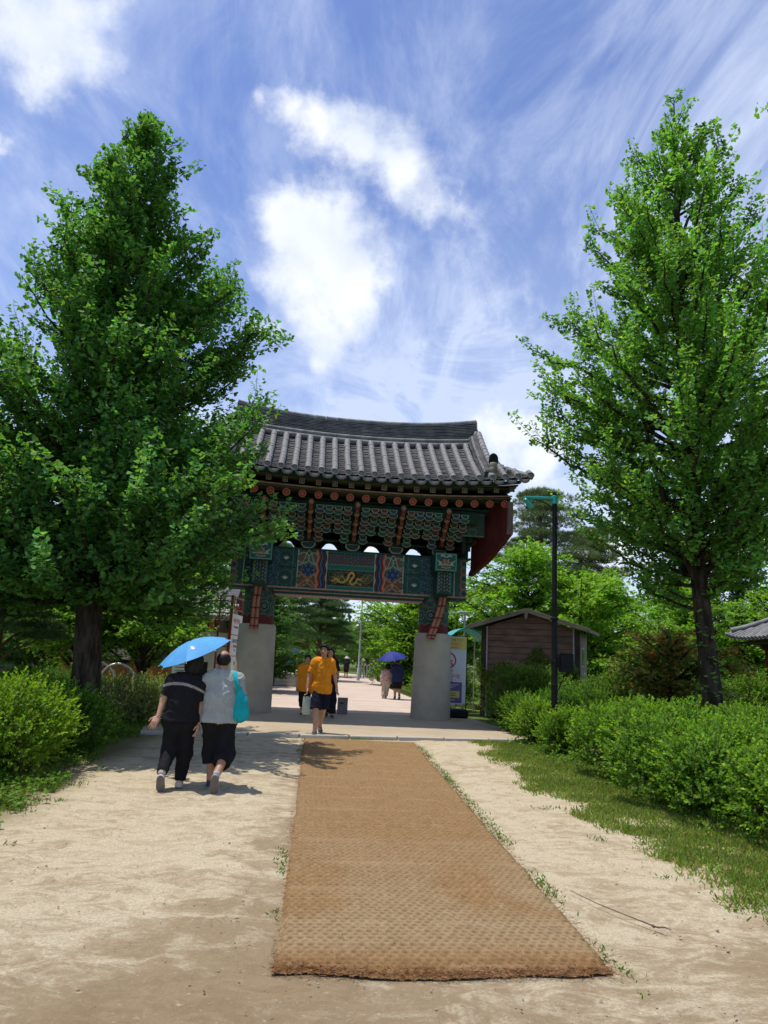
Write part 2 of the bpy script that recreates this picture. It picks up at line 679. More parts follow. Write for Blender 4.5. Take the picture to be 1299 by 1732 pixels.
# ------------------------------------------------------------------ leaves
def frames(axis, nrm):
    axis = axis / (np.linalg.norm(axis, axis=1)[:, None] + 1e-9)
    side = np.cross(nrm, axis)
    side /= np.linalg.norm(side, axis=1)[:, None] + 1e-9
    up = np.cross(axis, side)
    return axis, side, up


def leaf_mesh_arrays(P, axis, nrm, size, tv, tf):
    """copies of a leaf template (along, across, up) at P"""
    a, s, u = frames(axis, nrm)
    tv = np.asarray(tv, float)
    V = P[:, None, :] + size[:, None, None] * (tv[None, :, 0:1] * a[:, None, :] + tv[None, :, 1:2] * s[:, None, :] + tv[None, :, 2:3] * u[:, None, :])
    n, k = len(P), len(tv)
    Fs = []
    for f in tf:
        Fs.append((np.asarray(f)[None, :] + (np.arange(n) * k)[:, None]).astype(np.int32))
    by = {}
    for f in Fs:
        by.setdefault(f.shape[1], []).append(f)
    return V.reshape(-1, 3), [np.concatenate(v) for v in by.values()]


FAN_V = [(0, 0, 0), (0.30, 0.035, 0), (0.72, 0.60, 0.10), (1.0, 0.30, 0.03), (0.92, 0, -0.03), (1.0, -0.30, 0.03), (0.72, -0.60, 0.10), (0.30, -0.035, 0)]
FAN_F = [(1, 2, 3, 4), (1, 4, 5, 6)]
FAN_F = [(0, 2, 3, 4), (0, 4, 5, 6)]
FAN_V = [(0.22, 0, 0), (0, 0, 0), (0.74, -0.60, 0.12), (1.0, -0.30, 0.03), (0.90, 0, -0.04), (1.0, 0.30, 0.03), (0.74, 0.60, 0.12)]
FAN_F = [(0, 2, 3, 4), (0, 4, 5, 6)]
DIA_V = [(0, 0, 0), (0.5, -0.2, 0.06), (1, 0, -0.04), (0.5, 0.2, 0.06)]
DIA_F = [(0, 1, 2), (0, 2, 3)]
BROAD_V = [(0, 0, 0), (0.45, -0.34, 0.08), (1, 0, -0.06), (0.45, 0.34, 0.08)]
BROAD_F = [(0, 1, 2), (0, 2, 3)]
SPRAY_V = [(0, 0, 0), (0.35, -0.42, 0.05), (0.62, -0.12, 0.02), (1.0, -0.30, -0.05), (0.85, 0.05, 0), (1.0, 0.28, -0.08), (0.6, 0.14, 0.02), (0.4, 0.45, 0.06)]
SPRAY_F = [(0, 1, 2, 6), (2, 3, 4), (4, 5, 6), (0, 2, 6), (2, 4, 6), (0, 6, 7)]
SPRAY_F = [(0, 1, 2), (0, 2, 6), (0, 6, 7), (2, 3, 4), (2, 4, 6), (6, 4, 5)]


def unit(v):
    return v / (np.linalg.norm(v, axis=-1, keepdims=True) + 1e-9)


def tints(n, base, var=0.25, hue=0.15, r=None):
    r = r or rng
    b = np.asarray(base)[None, :] * (1 + var * r.normal(0, 1, (n, 1)))
    h = r.normal(0, hue, n)
    b[:, 0] *= 1 + h
    b[:, 2] *= 1 - 0.5 * h
    return np.clip(b, 0.004, 0.9)


def leaves_obj(name, P, axis, nrm, size, tv, tf, mat_, tint, parent=None):
    V, F = leaf_mesh_arrays(P, axis, nrm, size, tv, tf)
    return np_obj(name, V, F, mat_, parent, False, np.repeat(tint, len(tv), axis=0))

# ------------------------------------------------------------------ trees, shrubs, grass
def interp(tab, z):
    t = np.array(tab, float)
    return np.interp(z, t[:, 0], t[:, 1])


def ginkgo_tree(loc, trunk, profile, n_prim, label, seed, group, leaf_size=0.075, base=(0.060, 0.150, 0.022), az_ok=None, r0=0.26, ivy=0, dens=1.0, limbs=(), rfac=None):
    """trunk: [(x,y,z)...] local; profile: (tip height, crown radius) table"""
    r = np.random.default_rng(seed)
    root = empty('ginkgo_tree', loc, 0, label, 'tree', group)
    tr = np.array(trunk, float)
    H = tr[-1, 2]
    zz = np.linspace(0, H, 34)
    tp = np.stack([np.interp(zz, tr[:, 2], tr[:, 0]), np.interp(zz, tr[:, 2], tr[:, 1]), zz], 1)
    rad = r0 * (1 - zz / H) ** 0.8 + 0.008
    rad += r0 * 0.38 * np.exp(-zz / 0.28)
    # fluted trunk
    n = 28
    V, F = tube_arrays(tp, rad, n, True)
    fl = fbm(np.arctan2(V[:, 1] - np.interp(V[:, 2], zz, tp[:, 1]), V[:, 0] - np.interp(V[:, 2], zz, tp[:, 0])) * 3.2 + 9, V[:, 2] * 1.1, seed=seed, oct=3)
    ctr = np.stack([np.interp(V[:, 2], zz, tp[:, 0]), np.interp(V[:, 2], zz, tp[:, 1]), V[:, 2]], 1)
    V = ctr + (V - ctr) * (0.86 + 0.30 * fl)[:, None]
    quads = np.array([f for f in F if len(f) == 4], np.int32)
    lines = []
    LP, LA, LN, LT = [], [], [], []
    z0, z1 = profile[0][0], profile[-1][0]
    k = 0
    golden = 2.39996
    while k < n_prim:
        u = (k + 0.5) / n_prim
        zt = z0 + (z1 - z0) * (1 - (1 - u) ** 0.86) + r.normal(0, 0.22)
        az = golden * k + r.normal(0, 0.35)
        k += 1
        if az_ok is not None and not az_ok(az, zt):
            continue
        Rr = float(interp(profile, zt)) * r.choice([r.uniform(0.88, 1.12), r.uniform(0.55, 0.95)])
        if rfac is not None:
            Rr *= rfac(az, zt)
        Rr = max(Rr, 0.12)
        el = R(18 + 30 * (zt - z0) / (z1 - z0) + r.normal(0, 5))
        zb = np.clip(zt - Rr * math.tan(el), 0.9 + 0.12 * H, H - 0.1)
        bx, by = np.interp(zb, zz, tp[:, 0]), np.interp(zb, zz, tp[:, 1])
        tx, ty = np.interp(min(zt, H), zz, tp[:, 0]), np.interp(min(zt, H), zz, tp[:, 1])
        A = np.array([bx, by, zb])
        B = np.array([tx + Rr * math.cos(az), ty + Rr * math.sin(az), zt])
        L = np.linalg.norm(B - A)
        mid = (A + B) / 2 + np.array([0, 0, -0.10 * L]) + r.normal(0, 0.04 * L, 3)
        m = max(5, int(L / 0.25))
        t = np.linspace(0, 1, m)[:, None]
        pts = (1 - t) ** 2 * A + 2 * t * (1 - t) * mid + t * t * B
        pts[1:-1] += r.normal(0, 0.012 * L, (m - 2, 3))
        rb = 0.012 + 0.017 * L
        lines.append((pts, rb * (1 - 0.85 * t[:, 0])))
        axes = [(pts, 0.22 if L > 1 else 0.05)]
        ns = int(3.4 * L * dens) + 1
        for q in range(ns):
            tt = r.uniform(0.22, 0.97)
            i = tt * (m - 1)
            i0 = int(i)
            p = pts[i0] + (pts[min(i0 + 1, m - 1)] - pts[i0]) * (i - i0)
            d = unit(pts[min(i0 + 1, m - 1)] - pts[i0])
            s = unit(np.cross(d, r.normal(0, 1, 3)))
            s[2] = s[2] * 0.7 + 0.12
            d2 = unit(d * 0.75 + s * r.uniform(0.5, 1.1) + np.array([0, 0, 0.22]))
            L2 = min(r.uniform(0.20, 0.44) * L * (1.15 - 0.6 * tt) + 0.12, 1.1)
            m2 = max(3, int(L2 / 0.12))
            t2 = np.linspace(0, 1, m2)[:, None]
            p2 = p + d2 * L2 * t2 + np.array([0, 0, 0.18 * L2]) * t2 ** 2 + r.normal(0, 0.01, (m2, 3)) * t2
            lines.append((p2, 0.008 * (1 - 0.7 * t2[:, 0])))
            axes.append((p2, 0.0))
        for pl, t_start in axes:
            seg = np.linalg.norm(np.diff(pl, axis=0), axis=1)
            cum = np.concatenate([[0], np.cumsum(seg)])
            step = 0.050
            ss = np.arange(t_start * cum[-1], cum[-1] + 0.02, step)
            ss = ss + r.uniform(-0.02, 0.02, len(ss))
            ss = np.clip(ss, 0, cum[-1])
            pp = np.stack([np.interp(ss, cum, pl[:, j]) for j in range(3)], 1)
            dd = unit(np.stack([np.interp(ss, cum, np.gradient(pl[:, j])) for j in range(3)], 1))
            nl = 3
            P = np.repeat(pp, nl, 0)
            D = np.repeat(dd, nl, 0)
            out = r.normal(0, 1, (len(P), 3))
            out = unit(out - D * np.sum(out * D, 1, keepdims=True) + D * 0.5)
            out[:, 2] = out[:, 2] * 0.7 - 0.05
            P = P + out * r.uniform(0.015, 0.07, (len(P), 1))
            LP.append(P)
            LA.append(unit(out + np.array([0, 0, -0.20])))
            LN.append(unit(r.normal(0, 0.55, (len(P), 3)) + np.array([0, 0, 1.0]) + out * 0.35))
            LT.append(np.full(len(P), r.normal(0, 0.16)))
    for lp, lr in limbs:
        lp = np.array(lp, float)
        t = np.linspace(0, 1, 12)
        sp = np.stack([np.interp(t, np.linspace(0, 1, len(lp)), lp[:, j]) for j in range(3)], 1)
        lines.append((sp, np.linspace(lr, lr * 0.35, 12)))
    if ivy:
        q = r.uniform(0, 1, ivy)
        hz = 0.2 + 3.3 * (0.5 + 0.5 * np.sin(q * 25)) * r.uniform(0.2, 1, ivy)
        az = r.uniform(0, 2 * np.pi, ivy)
        rr = np.interp(hz, zz, rad) * 1.05 + r.uniform(0, 0.14, ivy)
        cx_, cy_ = np.interp(hz, zz, tp[:, 0]), np.interp(hz, zz, tp[:, 1])
        P = np.stack([cx_ + rr * np.cos(az), cy_ + rr * np.sin(az), hz], 1)
        P += 0.05 * r.normal(0, 1, P.shape)
        LP.append(P)
        o = np.stack([np.cos(az), np.sin(az), -0.5 + 0 * az], 1)
        LA.append(unit(o + r.normal(0, 0.3, o.shape)))
        LN.append(unit(o * 0.6 + np.array([0, 0, 1.0]) + r.normal(0, 0.4, o.shape)))
        LT.append(np.full(ivy, -0.1))
    V2, F2 = tubes_np(lines, 5)
    np_obj('trunk', np.concatenate([V, V2]), [np.concatenate([quads, F2 + len(V)])], M['bark'], root, True)
    P, A, N, T = (np.concatenate(x) for x in (LP, LA, LN, LT))
    ti = tints(len(P), base, 0.22, 0.13, r) * np.array([2.45, 2.25, 3.7]) * (1 + T)[:, None]
    fresh = r.random(len(P)) < 0.08
    ti[fresh] *= np.array([1.7, 1.35, 0.9])
    o = leaves_obj('crown', P, A, N, leaf_size * r.uniform(0.7, 1.25, len(P)), FAN_V, FAN_F, M['leaf'], ti, root)
    o['kind'] = 'stuff'
    return root


def broad_tree_meshes(name, H, rx, z_low, n_prim, seed, leaf=0.13, base=(0.07, 0.16, 0.02), layered=0.5, step=0.13, per=3, tv=SPRAY_V, tf=SPRAY_F, r0=0.16, mat_=None, top_flat=0.4, lobes=5, trunk_x=0.0):
    """a rounded crown of layered branches; returns (trunk mesh, crown mesh)"""
    r = np.random.default_rng(seed)
    zz = np.linspace(0, H * 0.82, 14)
    wob = np.cumsum(r.normal(0, 0.03 * H / 14, (14, 2)), 0)
    tp = np.stack([wob[:, 0], wob[:, 1], zz], 1)
    lines = [(tp, r0 * (1 - zz / H) ** 0.9 + 0.02 + 0.4 * r0 * np.exp(-zz / 0.3))]
    LP, LA, LN, LT = [], [], [], []
    lob = r.uniform(0, 2 * np.pi, lobes)
    for k in range(n_prim):
        u = (k + r.uniform(0.1, 0.9)) / n_prim
        zt = z_low + (H - z_low) * u
        az = 2.39996 * k + r.normal(0, 0.3)
        prof = math.sqrt(max(0.03, 1 - abs((u - 0.38) / (0.64 if u > 0.38 else 0.55)) ** 2.2))
        prof *= 0.78 + 0.3 * math.sin(az * 2 + lob[0]) * math.sin(zt * 1.3 + lob[1]) + 0.12 * r.normal()
        Rr = max(0.2, rx * prof) * r.choice([r.uniform(0.85, 1.1), r.uniform(0.4, 0.9)])
        zb = max(0.25 * z_low, zt - Rr * r.uniform(0.35, 0.9))
        zb = min(zb, H * 0.8)
        A = np.array([np.interp(zb, zz, tp[:, 0]), np.interp(zb, zz, tp[:, 1]), zb])
        B = np.array([A[0] + Rr * math.cos(az), A[1] + Rr * math.sin(az), zt])
        L = np.linalg.norm(B - A)
        mid = (A + B) / 2 + np.array([0, 0, 0.16 * L])
        m = max(5, int(L / 0.4))
        t = np.linspace(0, 1, m)[:, None]
        pts = (1 - t) ** 2 * A + 2 * t * (1 - t) * mid + t * t * B
        lines.append((pts, (0.015 + 0.016 * L) * (1 - 0.85 * t[:, 0])))
        axes = [pts[m // 3:]]
        ns = int(4.5 * L) + 2
        for q in range(ns):
            tt = r.uniform(0.30, 1.0)
            p = pts[int(tt * (m - 1))]
            a2 = az + r.normal(0, 1.0)
            d2 = unit(np.array([math.cos(a2), math.sin(a2), r.normal(0.05, 0.25 * (1 - layered) + 0.08)]))
            L2 = r.uniform(0.25, 0.5) * min(L, 2.6)
            m2 = 4
            t2 = np.linspace(0, 1, m2)[:, None]
            p2 = p + d2 * L2 * t2 - np.array([0, 0, 0.12 * L2]) * t2 ** 2
            axes.append(p2)
        tone = r.normal(0, 0.12)
        for pl in axes:
            seg = np.linalg.norm(np.diff(pl, axis=0), axis=1)
            cum = np.concatenate([[0], np.cumsum(seg)])
            ss = np.arange(0.05, cum[-1] + 0.05, step)
            pp = np.stack([np.interp(ss, cum, pl[:, j]) for j in range(3)], 1)
            P = np.repeat(pp, per, 0)
            o = r.normal(0, 1, P.shape) * np.array([1, 1, 0.35])
            o = unit(o)
            P = P + o * r.uniform(0.02, 0.8 * leaf, (len(P), 1))
            LP.append(P)
            LA.append(unit(o + np.array([0, 0, -0.18])))
            LN.append(unit(r.normal(0, 0.38, P.shape) + np.array([0, 0, 1.0])))
            LT.append(np.full(len(P), tone))
    V, F = tubes_np(lines, 7)
    tm = np_mesh('trunk', V, F, M['bark'], True)
    P, A, N, T = (np.concatenate(x) for x in (LP, LA, LN, LT))
    ti = tints(len(P), base, 0.18, 0.12, r) * np.array([2.2, 1.95, 2.3]) * (1 + T)[:, None]
    V, F = leaf_mesh_arrays(P, A, N, leaf * r.uniform(0.7, 1.3, len(P)), tv, tf)
    cm = np_mesh('crown', V, F, mat_ or M['leaf_far'], False, np.repeat(ti, len(tv), 0))
    return tm, cm


def pine_meshes(H, rx, z_low, n_plate, seed, base=(0.035, 0.075, 0.028), tuft=0.20, r0=0.2, n_tuft=330):
    r = np.random.default_rng(seed)
    zz = np.linspace(0, H * 0.95, 16)
    wob = np.cumsum(r.normal(0, 0.05 * H / 16, (16, 2)), 0) * np.linspace(0, 1, 16)[:, None]
    tp = np.stack([wob[:, 0], wob[:, 1], zz], 1)
    lines = [(tp, r0 * (1 - zz / H) ** 0.8 + 0.03)]
    TP, TD, TT = [], [], []
    for k in range(n_plate):
        u = (k + 0.5) / n_plate
        zt = z_low + (H - z_low) * u + r.normal(0, 0.1)
        az = 2.39996 * k + r.normal(0, 0.4)
        Rr = rx * (1.0 - 0.72 * u ** 1.4) * r.uniform(0.45, 1.05)
        if k >= n_plate - 2:
            Rr = 0.15 * rx
        zb = max(0.4 * z_low, zt - 0.3 * Rr - r.uniform(0, 0.5))
        zb = min(zb, H * 0.93)
        A = np.array([np.interp(zb, zz, tp[:, 0]), np.interp(zb, zz, tp[:, 1]), zb])
        B = np.array([A[0] + Rr * math.cos(az), A[1] + Rr * math.sin(az), zt])
        t = np.linspace(0, 1, 7)[:, None]
        pts = A + (B - A) * t + np.array([0, 0, 0.12 * Rr]) * np.sin(t * math.pi) + r.normal(0, 0.03 * Rr, (7, 3)) * t
        lines.append((pts, (0.03 + 0.016 * Rr) * (1 - 0.8 * t[:, 0])))
        pr = rx * r.uniform(0.26, 0.44)
        nt = int(n_tuft * r.uniform(0.7, 1.2))
        a = r.uniform(0, 2 * np.pi, nt)
        q = np.sqrt(r.uniform(0, 1, nt)) * pr
        P = np.stack([q * np.cos(a), q * np.sin(a), 0.26 * pr * (1 - (q / pr) ** 2) * r.uniform(-0.4, 1.3, nt)], 1) + B - 0.35 * pr * unit(B - A) * np.array([1, 1, 0])
        TP.append(P)
        d = P - B
        d = unit(d * np.array([1, 1, 0.5]) + np.array([0, 0, 0.65 * pr]))
        TD.append(unit(d + r.normal(0, 0.25, d.shape)))
        TT.append(np.full(nt, r.normal(0, 0.12)))
    V, F = tubes_np(lines, 7)
    tm = np_mesh('trunk', V, F, M['bark_pine'], True)
    P, D, T = (np.concatenate(x) for x in (TP, TD, TT))
    nn = 9
    P = np.repeat(P, nn, 0)
    D = np.repeat(D, nn, 0)
    A = unit(D + r.normal(0, 0.55, D.shape))
    N = unit(r.normal(0, 1, D.shape))
    ti = tints(len(P), base, 0.22, 0.15, r) * np.array([2.5, 2.3, 2.3]) * (1 + np.repeat(T, nn))[:, None]
    tv = [(0, -0.05, 0), (0, 0.05, 0), (1, 0.018, 0), (1, -0.018, 0)]
    V, F = leaf_mesh_arrays(P, A, N, tuft * r.uniform(0.7, 1.2, len(P)), tv, [(0, 1, 2, 3)])
    cm = np_mesh('crown', V, F, M['needle'], False, np.repeat(ti, 4, 0))
    return tm, cm


def place_tree(meshes, loc, rz, s, name, label, group, cat='tree', mat_=None):
    root = empty(name, loc, rz, label, cat, group)
    root.scale = (s, s, s) if isinstance(s, (int, float)) else s
    link('trunk', meshes[0], root)
    o = link('crown', meshes[1], root)
    o['kind'] = 'stuff'
    if mat_ is not None:
        o.material_slots[0].link = 'OBJECT'
        o.material_slots[0].material = mat_
    return root


def shrub(loc, rx, ry, h, n_shoot, label, seed, group=None, base=(0.085, 0.170, 0.016), leaf=0.042, lobes=9, name='shrub', upright=0.55, shoot=(0.10, 0.26), per=12, young=1.5, cat='shrub', tall=None, skirt=0.03):
    """dense leafy bush: upright leafy shoots over a lumpy mound"""
    r = np.random.default_rng(seed)
    root = empty(name, loc, 0, label, cat, group)
    lc = np.stack([r.uniform(-0.66, 0.66, lobes) * rx, r.uniform(-0.62, 0.62, lobes) * ry], 1)
    lc[0] = 0
    lh = h * r.uniform(0.70, 1.0, lobes)
    lh[0] = h * 0.92
    lr = np.stack([rx * r.uniform(0.30, 0.52, lobes), ry * r.uniform(0.30, 0.52, lobes)], 1)
    lr[0] = (rx * 0.76, ry * 0.76)
    P, D, Z = [], [], []
    need = n_shoot
    w = lr[:, 0] * lr[:, 1] * lh
    w /= w.sum()
    which = r.choice(lobes, need, p=w)
    th = r.uniform(0, 2 * np.pi, need)
    v = r.uniform(-0.80, 1, need)
    ph = np.arccos(np.clip(v, -1, 1))
    sh = r.uniform(0.55, 1.0, need) ** 0.6
    n_ = np.stack([np.sin(ph) * np.cos(th), np.sin(ph) * np.sin(th), np.cos(ph)], 1)
    cz = lh[which] * 0.52
    Pb = np.stack([lc[which, 0] + n_[:, 0] * lr[which, 0] * sh, lc[which, 1] + n_[:, 1] * lr[which, 1] * sh, cz + n_[:, 2] * lh[which] * 0.48 * sh], 1)
    keep = Pb[:, 2] > skirt * h
    Pb, n_ = Pb[keep], n_[keep]
    D = unit(n_ * np.array([1, 1, 0.6]) + np.array([0, 0, upright]) + r.normal(0, 0.22, n_.shape))
    L = r.uniform(shoot[0], shoot[1], len(Pb))
    lines = []
    t = np.tile(np.linspace(0.12, 1.0, per), len(Pb))
    P = np.repeat(Pb, per, 0) + np.repeat(D * L[:, None], per, 0) * t[:, None]
    Dr = np.repeat(D, per, 0)
    o = r.normal(0, 1, P.shape)
    o = unit(o - Dr * np.sum(o * Dr, 1, keepdims=True))
    A = unit(o * (1.15 - 0.55 * t[:, None]) + Dr * (0.35 + 0.75 * t[:, None]))
    N = unit(Dr * 0.9 - o * 0.25 + np.array([0, 0, 0.5]) + r.normal(0, 0.25, P.shape))
    size = leaf * 1.08 * r.uniform(0.65, 1.2, len(P))
    ti = tints(len(P), base, 0.24, 0.14, r) * np.array([1.50, 1.45, 1.9])
    ti *= (1 + np.repeat(r.normal(0, 0.13, len(Pb)), per))[:, None]
    tip = t > 0.72
    ti[tip] *= np.array([young * 1.05, young, 0.95])
    V, F = leaf_mesh_arrays(P, A, N, size, BUSH_V, DIA_F)
    f = np_obj('foliage', V, F, M['leaf'], root, False, np.repeat(ti, 4, 0))
    f['kind'] = 'stuff'
    # stems fan up from the ground
    for i in range(0, 26):
        j = r.integers(0, len(Pb))
        q = Pb[j]
        a = np.array([lc[which[0], 0] * 0 + q[0] * 0.35, q[1] * 0.35, 0.0])
        lines.append((np.stack([a, (a + q) / 2 + np.array([0, 0, 0.1 * h]), q]), np.array([0.012, 0.009, 0.004])))
    V, F = tubes_np(lines, 5)
    np_obj('stem', V, F, M['twig'], root, True)
    return root


BUSH_V = [(0, 0, 0), (0.55, -0.34, 0.07), (1, 0, -0.05), (0.55, 0.34, 0.07)]


def poly_points(poly, n, r, dens_fn=None):
    p = np.array(poly, float)
    lo, hi = p.min(0), p.max(0)
    out = []
    while sum(len(o) for o in out) < n:
        q = r.uniform(lo, hi, (n * 2, 2))
        ins = np.zeros(len(q), bool)
        j = len(p) - 1
        for i in range(len(p)):
            c = ((p[i, 1] > q[:, 1]) != (p[j, 1] > q[:, 1])) & (q[:, 0] < (p[j, 0] - p[i, 0]) * (q[:, 1] - p[i, 1]) / (p[j, 1] - p[i, 1] + 1e-12) + p[i, 0])
            ins ^= c
            j = i
        q = q[ins]
        if dens_fn is not None:
            q = q[r.random(len(q)) < dens_fn(q[:, 0], q[:, 1])]
        out.append(q)
    return np.concatenate(out)[:n]


def grass_obj(name, pts, z, h, base, label, r, lean=0.5, width=0.006, parent=None, dry=0.15, cat='grass'):
    n = len(pts)
    P = np.stack([pts[:, 0], pts[:, 1], np.full(n, z) if np.isscalar(z) else z], 1)
    d = unit(np.stack([r.normal(0, lean, n), r.normal(0, lean, n), np.ones(n)], 1))
    az = r.uniform(0, 2 * np.pi, n)
    N = np.stack([np.cos(az), np.sin(az), 0.2 + 0 * az], 1)
    hh = h * r.uniform(0.5, 1.3, n)
    w = width / h
    tv = [(0, -w, 0), (0, w, 0), (0.6, 0.7 * w, 0.06), (0.6, -0.7 * w, 0.06), (1, 0, 0.28)]
    ti = tints(n, base, 0.2, 0.15, r)
    dr = r.random(n) < dry
    ti[dr] = tints(int(dr.sum()), (0.30, 0.25, 0.10), 0.15, 0.1, r)
    V, F = leaf_mesh_arrays(P, d, N, hh, tv, [(0, 1, 2, 3), (3, 2, 4)])
    o = np_obj(name, V, F, M['grass'], parent, False, np.repeat(ti, 5, 0))
    if parent is None:
        tag(o, label, cat, kind='stuff')
    return o

# ------------------------------------------------------------------ the ground
def sheet(name, poly, z, thick, mat_, label, cat, side=None):
    mb = MB()
    mb.prism([(x, y) for x, y in poly], z - thick, z, axis='z')
    o = mb.build(name, mat_)
    return tag(o, label, cat, kind='structure')


def ground_material(name, a, b, c, big, mid):
    m, n, l, p = new_mat(name)
    f1 = mrange(n, l, noise_node(n, l, big, 5, 0.6), 0.35, 0.68)
    f2 = mrange(n, l, noise_node(n, l, mid, 7, 0.7, dist=0.4), 0.42, 0.66)
    f3 = noise_node(n, l, 120, 3, 0.7)
    col = mixrgb(n, l, f1, a, b)
    col = mixrgb(n, l, f2, col, c)
    col = mixrgb(n, l, mrange(n, l, f3, 0.3, 0.7, 0.0, 0.25), col, (a[0] * 0.5, a[1] * 0.5, a[2] * 0.5))
    l.new(col, p.inputs['Base Color'])
    p.inputs['Roughness'].default_value = 0.95
    p.inputs['Specular IOR Level'].default_value = 0.1
    bump(n, l, p, noise_node(n, l, 70, 5, 0.7), 0.4, 0.01)
    return m


M['lawn'] = ground_material('lawn_ground', (0.075, 0.125, 0.020), (0.10, 0.15, 0.030), (0.14, 0.14, 0.05), 0.5, 2.5)
M['soil'] = ground_material('brown_soil', (0.16, 0.12, 0.08), (0.11, 0.085, 0.055), (0.20, 0.16, 0.105), 0.8, 4)
g = MB()
g.add([(-700, -300, -0.05), (700, -300, -0.05), (700, 900, -0.05), (-700, 900, -0.05)], [(0, 1, 2, 3)])
tag(g.build('ground', M['lawn'], fix=False), 'wide green and brown ground reaching to the horizon', 'ground', kind='structure')


def kerb_y(x):
    return 14.68 + 0.14 * x


# packed sandy earth: a finely displaced sheet, its tint from the dust and damp lying on it
def sand_material():
    m, n, l, p = new_mat('pale_sandy_earth')
    at = n.new('ShaderNodeAttribute')
    at.attribute_name = 'tint'
    sp = n.new('ShaderNodeSeparateColor')
    l.new(at.outputs[0], sp.inputs[0])
    n1 = mrange(n, l, noise_node(n, l, 1.1, 7, 0.66, dist=0.8), 0.36, 0.64)
    n2 = mrange(n, l, noise_node(n, l, 4.2, 9, 0.78, dist=0.9, sc=(0.75, 1.25, 1)), 0.40, 0.60)
    n3 = noise_node(n, l, 55, 5, 0.75)
    pale = (0.60, 0.515, 0.36)
    mid = (0.40, 0.315, 0.195)
    brown = (0.265, 0.190, 0.110)
    w = n.new('ShaderNodeMath')
    w.operation = 'MULTIPLY_ADD'
    l.new(sp.outputs[0], w.inputs[0])
    w.inputs[1].default_value = 0.85
    ad = n.new('ShaderNodeMath')
    ad.operation = 'MULTIPLY_ADD'
    l.new(n1, ad.inputs[0])
    ad.inputs[1].default_value = 0.42
    a2 = n.new('ShaderNodeMath')
    a2.operation = 'MULTIPLY'
    l.new(n2, a2.inputs[0])
    a2.inputs[1].default_value = 0.48
    l.new(a2.outputs[0], ad.inputs[2])
    l.new(ad.outputs[0], w.inputs[2])
    f = mrange(n, l, w.outputs[0], 0.34, 1.20)
    col = mixrgb(n, l, f, pale, brown)
    col = mixrgb(n, l, mrange(n, l, n2, 0.2, 0.9, 0.0, 0.35), col, mid)
    col = mixrgb(n, l, mrange(n, l, n3, 0.32, 0.68, 0.0, 0.58), col, (0.25, 0.185, 0.11))
    n5 = noise_node(n, l, 10.5, 6, 0.72, dist=0.5)
    col = mixrgb(n, l, mrange(n, l, n5, 0.56, 0.70, 0.0, 0.50), col, (0.275, 0.205, 0.125))
    n6 = noise_node(n, l, 26, 4, 0.7)
    col = mixrgb(n, l, mrange(n, l, n6, 0.60, 0.72, 0.0, 0.45), col, (0.62, 0.54, 0.40))
    col = mixrgb(n, l, sp.outputs[1], col, (0.19, 0.165, 0.085))
    l.new(col, p.inputs['Base Color'])
    p.inputs['Roughness'].default_value = 0.97
    p.inputs['Specular IOR Level'].default_value = 0.1
    b1 = bump(n, l, p, noise_node(n, l, 16, 8, 0.75, dist=0.3), 0.9, 0.025)
    bump(n, l, p, noise_node(n, l, 110, 4, 0.7), 0.45, 0.005, b1)
    return m


nx, ny = 330, 380
gx = np.linspace(-7.5, 9.0, nx)
gy = np.linspace(-1.5, 1, ny)
gy = -1.5 + (17.2 + 1.5) * np.linspace(0, 1, ny) ** 1.15
X, Y = np.meshgrid(gx, gy, indexing='ij')
hgt = (fbm(X * 1.6, Y * 1.6, seed=3, oct=4) - 0.5) * 0.035 + (fbm(X * 7, Y * 7, seed=5, oct=3) - 0.5) * 0.022
# footprints scuffed into the loose sand
for i in range(520):
    fx, fy = rng.uniform(-3.2, 4.2), rng.uniform(1.8, 14.2)
    a = rng.normal(0, 0.3)
    dx, dy = X - fx, Y - fy
    u_ = (dx * math.cos(a) + dy * math.sin(a)) / 0.06
    v_ = (-dx * math.sin(a) + dy * math.cos(a)) / 0.13
    q = u_ * u_ + v_ * v_
    hgt -= 0.012 * np.exp(-q * 1.2) - 0.006 * np.exp(-(np.sqrt(q) - 1.6) ** 2 * 4)
behind = Y > kerb_y(X) + 0.02
Z = np.where(behind, -0.03, hgt * 0.8 + 0.0)
matmask = sstep(2.75, 2.3, X) * sstep(-0.4, 0.0, X) * sstep(3.7, 4.2, Y)
Z = Z * (1 - matmask) - 0.02 * matmask
damp = 1.15 * sstep(6.5, 2.4, Y + 1.2 * (fbm(X * 0.7, Y * 0.7, seed=8) - 0.5) * 3) * 0.55
damp += sstep(0.6, 4.2, X) * sstep(10, 5, Y) * 0.32
damp += sstep(0.55, 0.8, fbm(X * 0.45, Y * 0.9, seed=19)) * 0.5 - 0.10
damp += 0.30 * sstep(0.7, 0.05, np.abs(X + 0.10 - 0.01 * Y)) * sstep(14, 8, Y)
damp -= 0.35 * sstep(1.3, 0.2, np.abs(X - 2.9)) * sstep(4.5, 7, Y)
soil = sstep(-2.2, -3.0, X + 0.5 * (fbm(X, Y * 1.5, seed=4) - 0.5)) * sstep(6.0, 8.0, Y - 0.2 * X) + sstep(4.1, 4.9, X - 0.02 * Y + 0.8 * (fbm(X, Y, seed=14) - 0.5))
litter = sstep(-1.9, -2.9, X) * sstep(10.5, 13, Y)
tn = np.stack([np.clip(damp, 0, 1), np.clip(soil + 0.5 * litter, 0, 1), np.zeros_like(X)], -1).reshape(-1, 3)
V = np.stack([X, Y, Z], -1).reshape(-1, 3)
I = np.arange(nx * ny).reshape(nx, ny)
F = np.stack([I[:-1, :-1], I[1:, :-1], I[1:, 1:], I[:-1, 1:]], -1).reshape(-1, 4)
tag(np_obj('dirt_path', V, F, sand_material(), None, True, tn), 'pale sandy earth path with scuffed footprints on both sides of the brown mat', 'path', kind='structure')

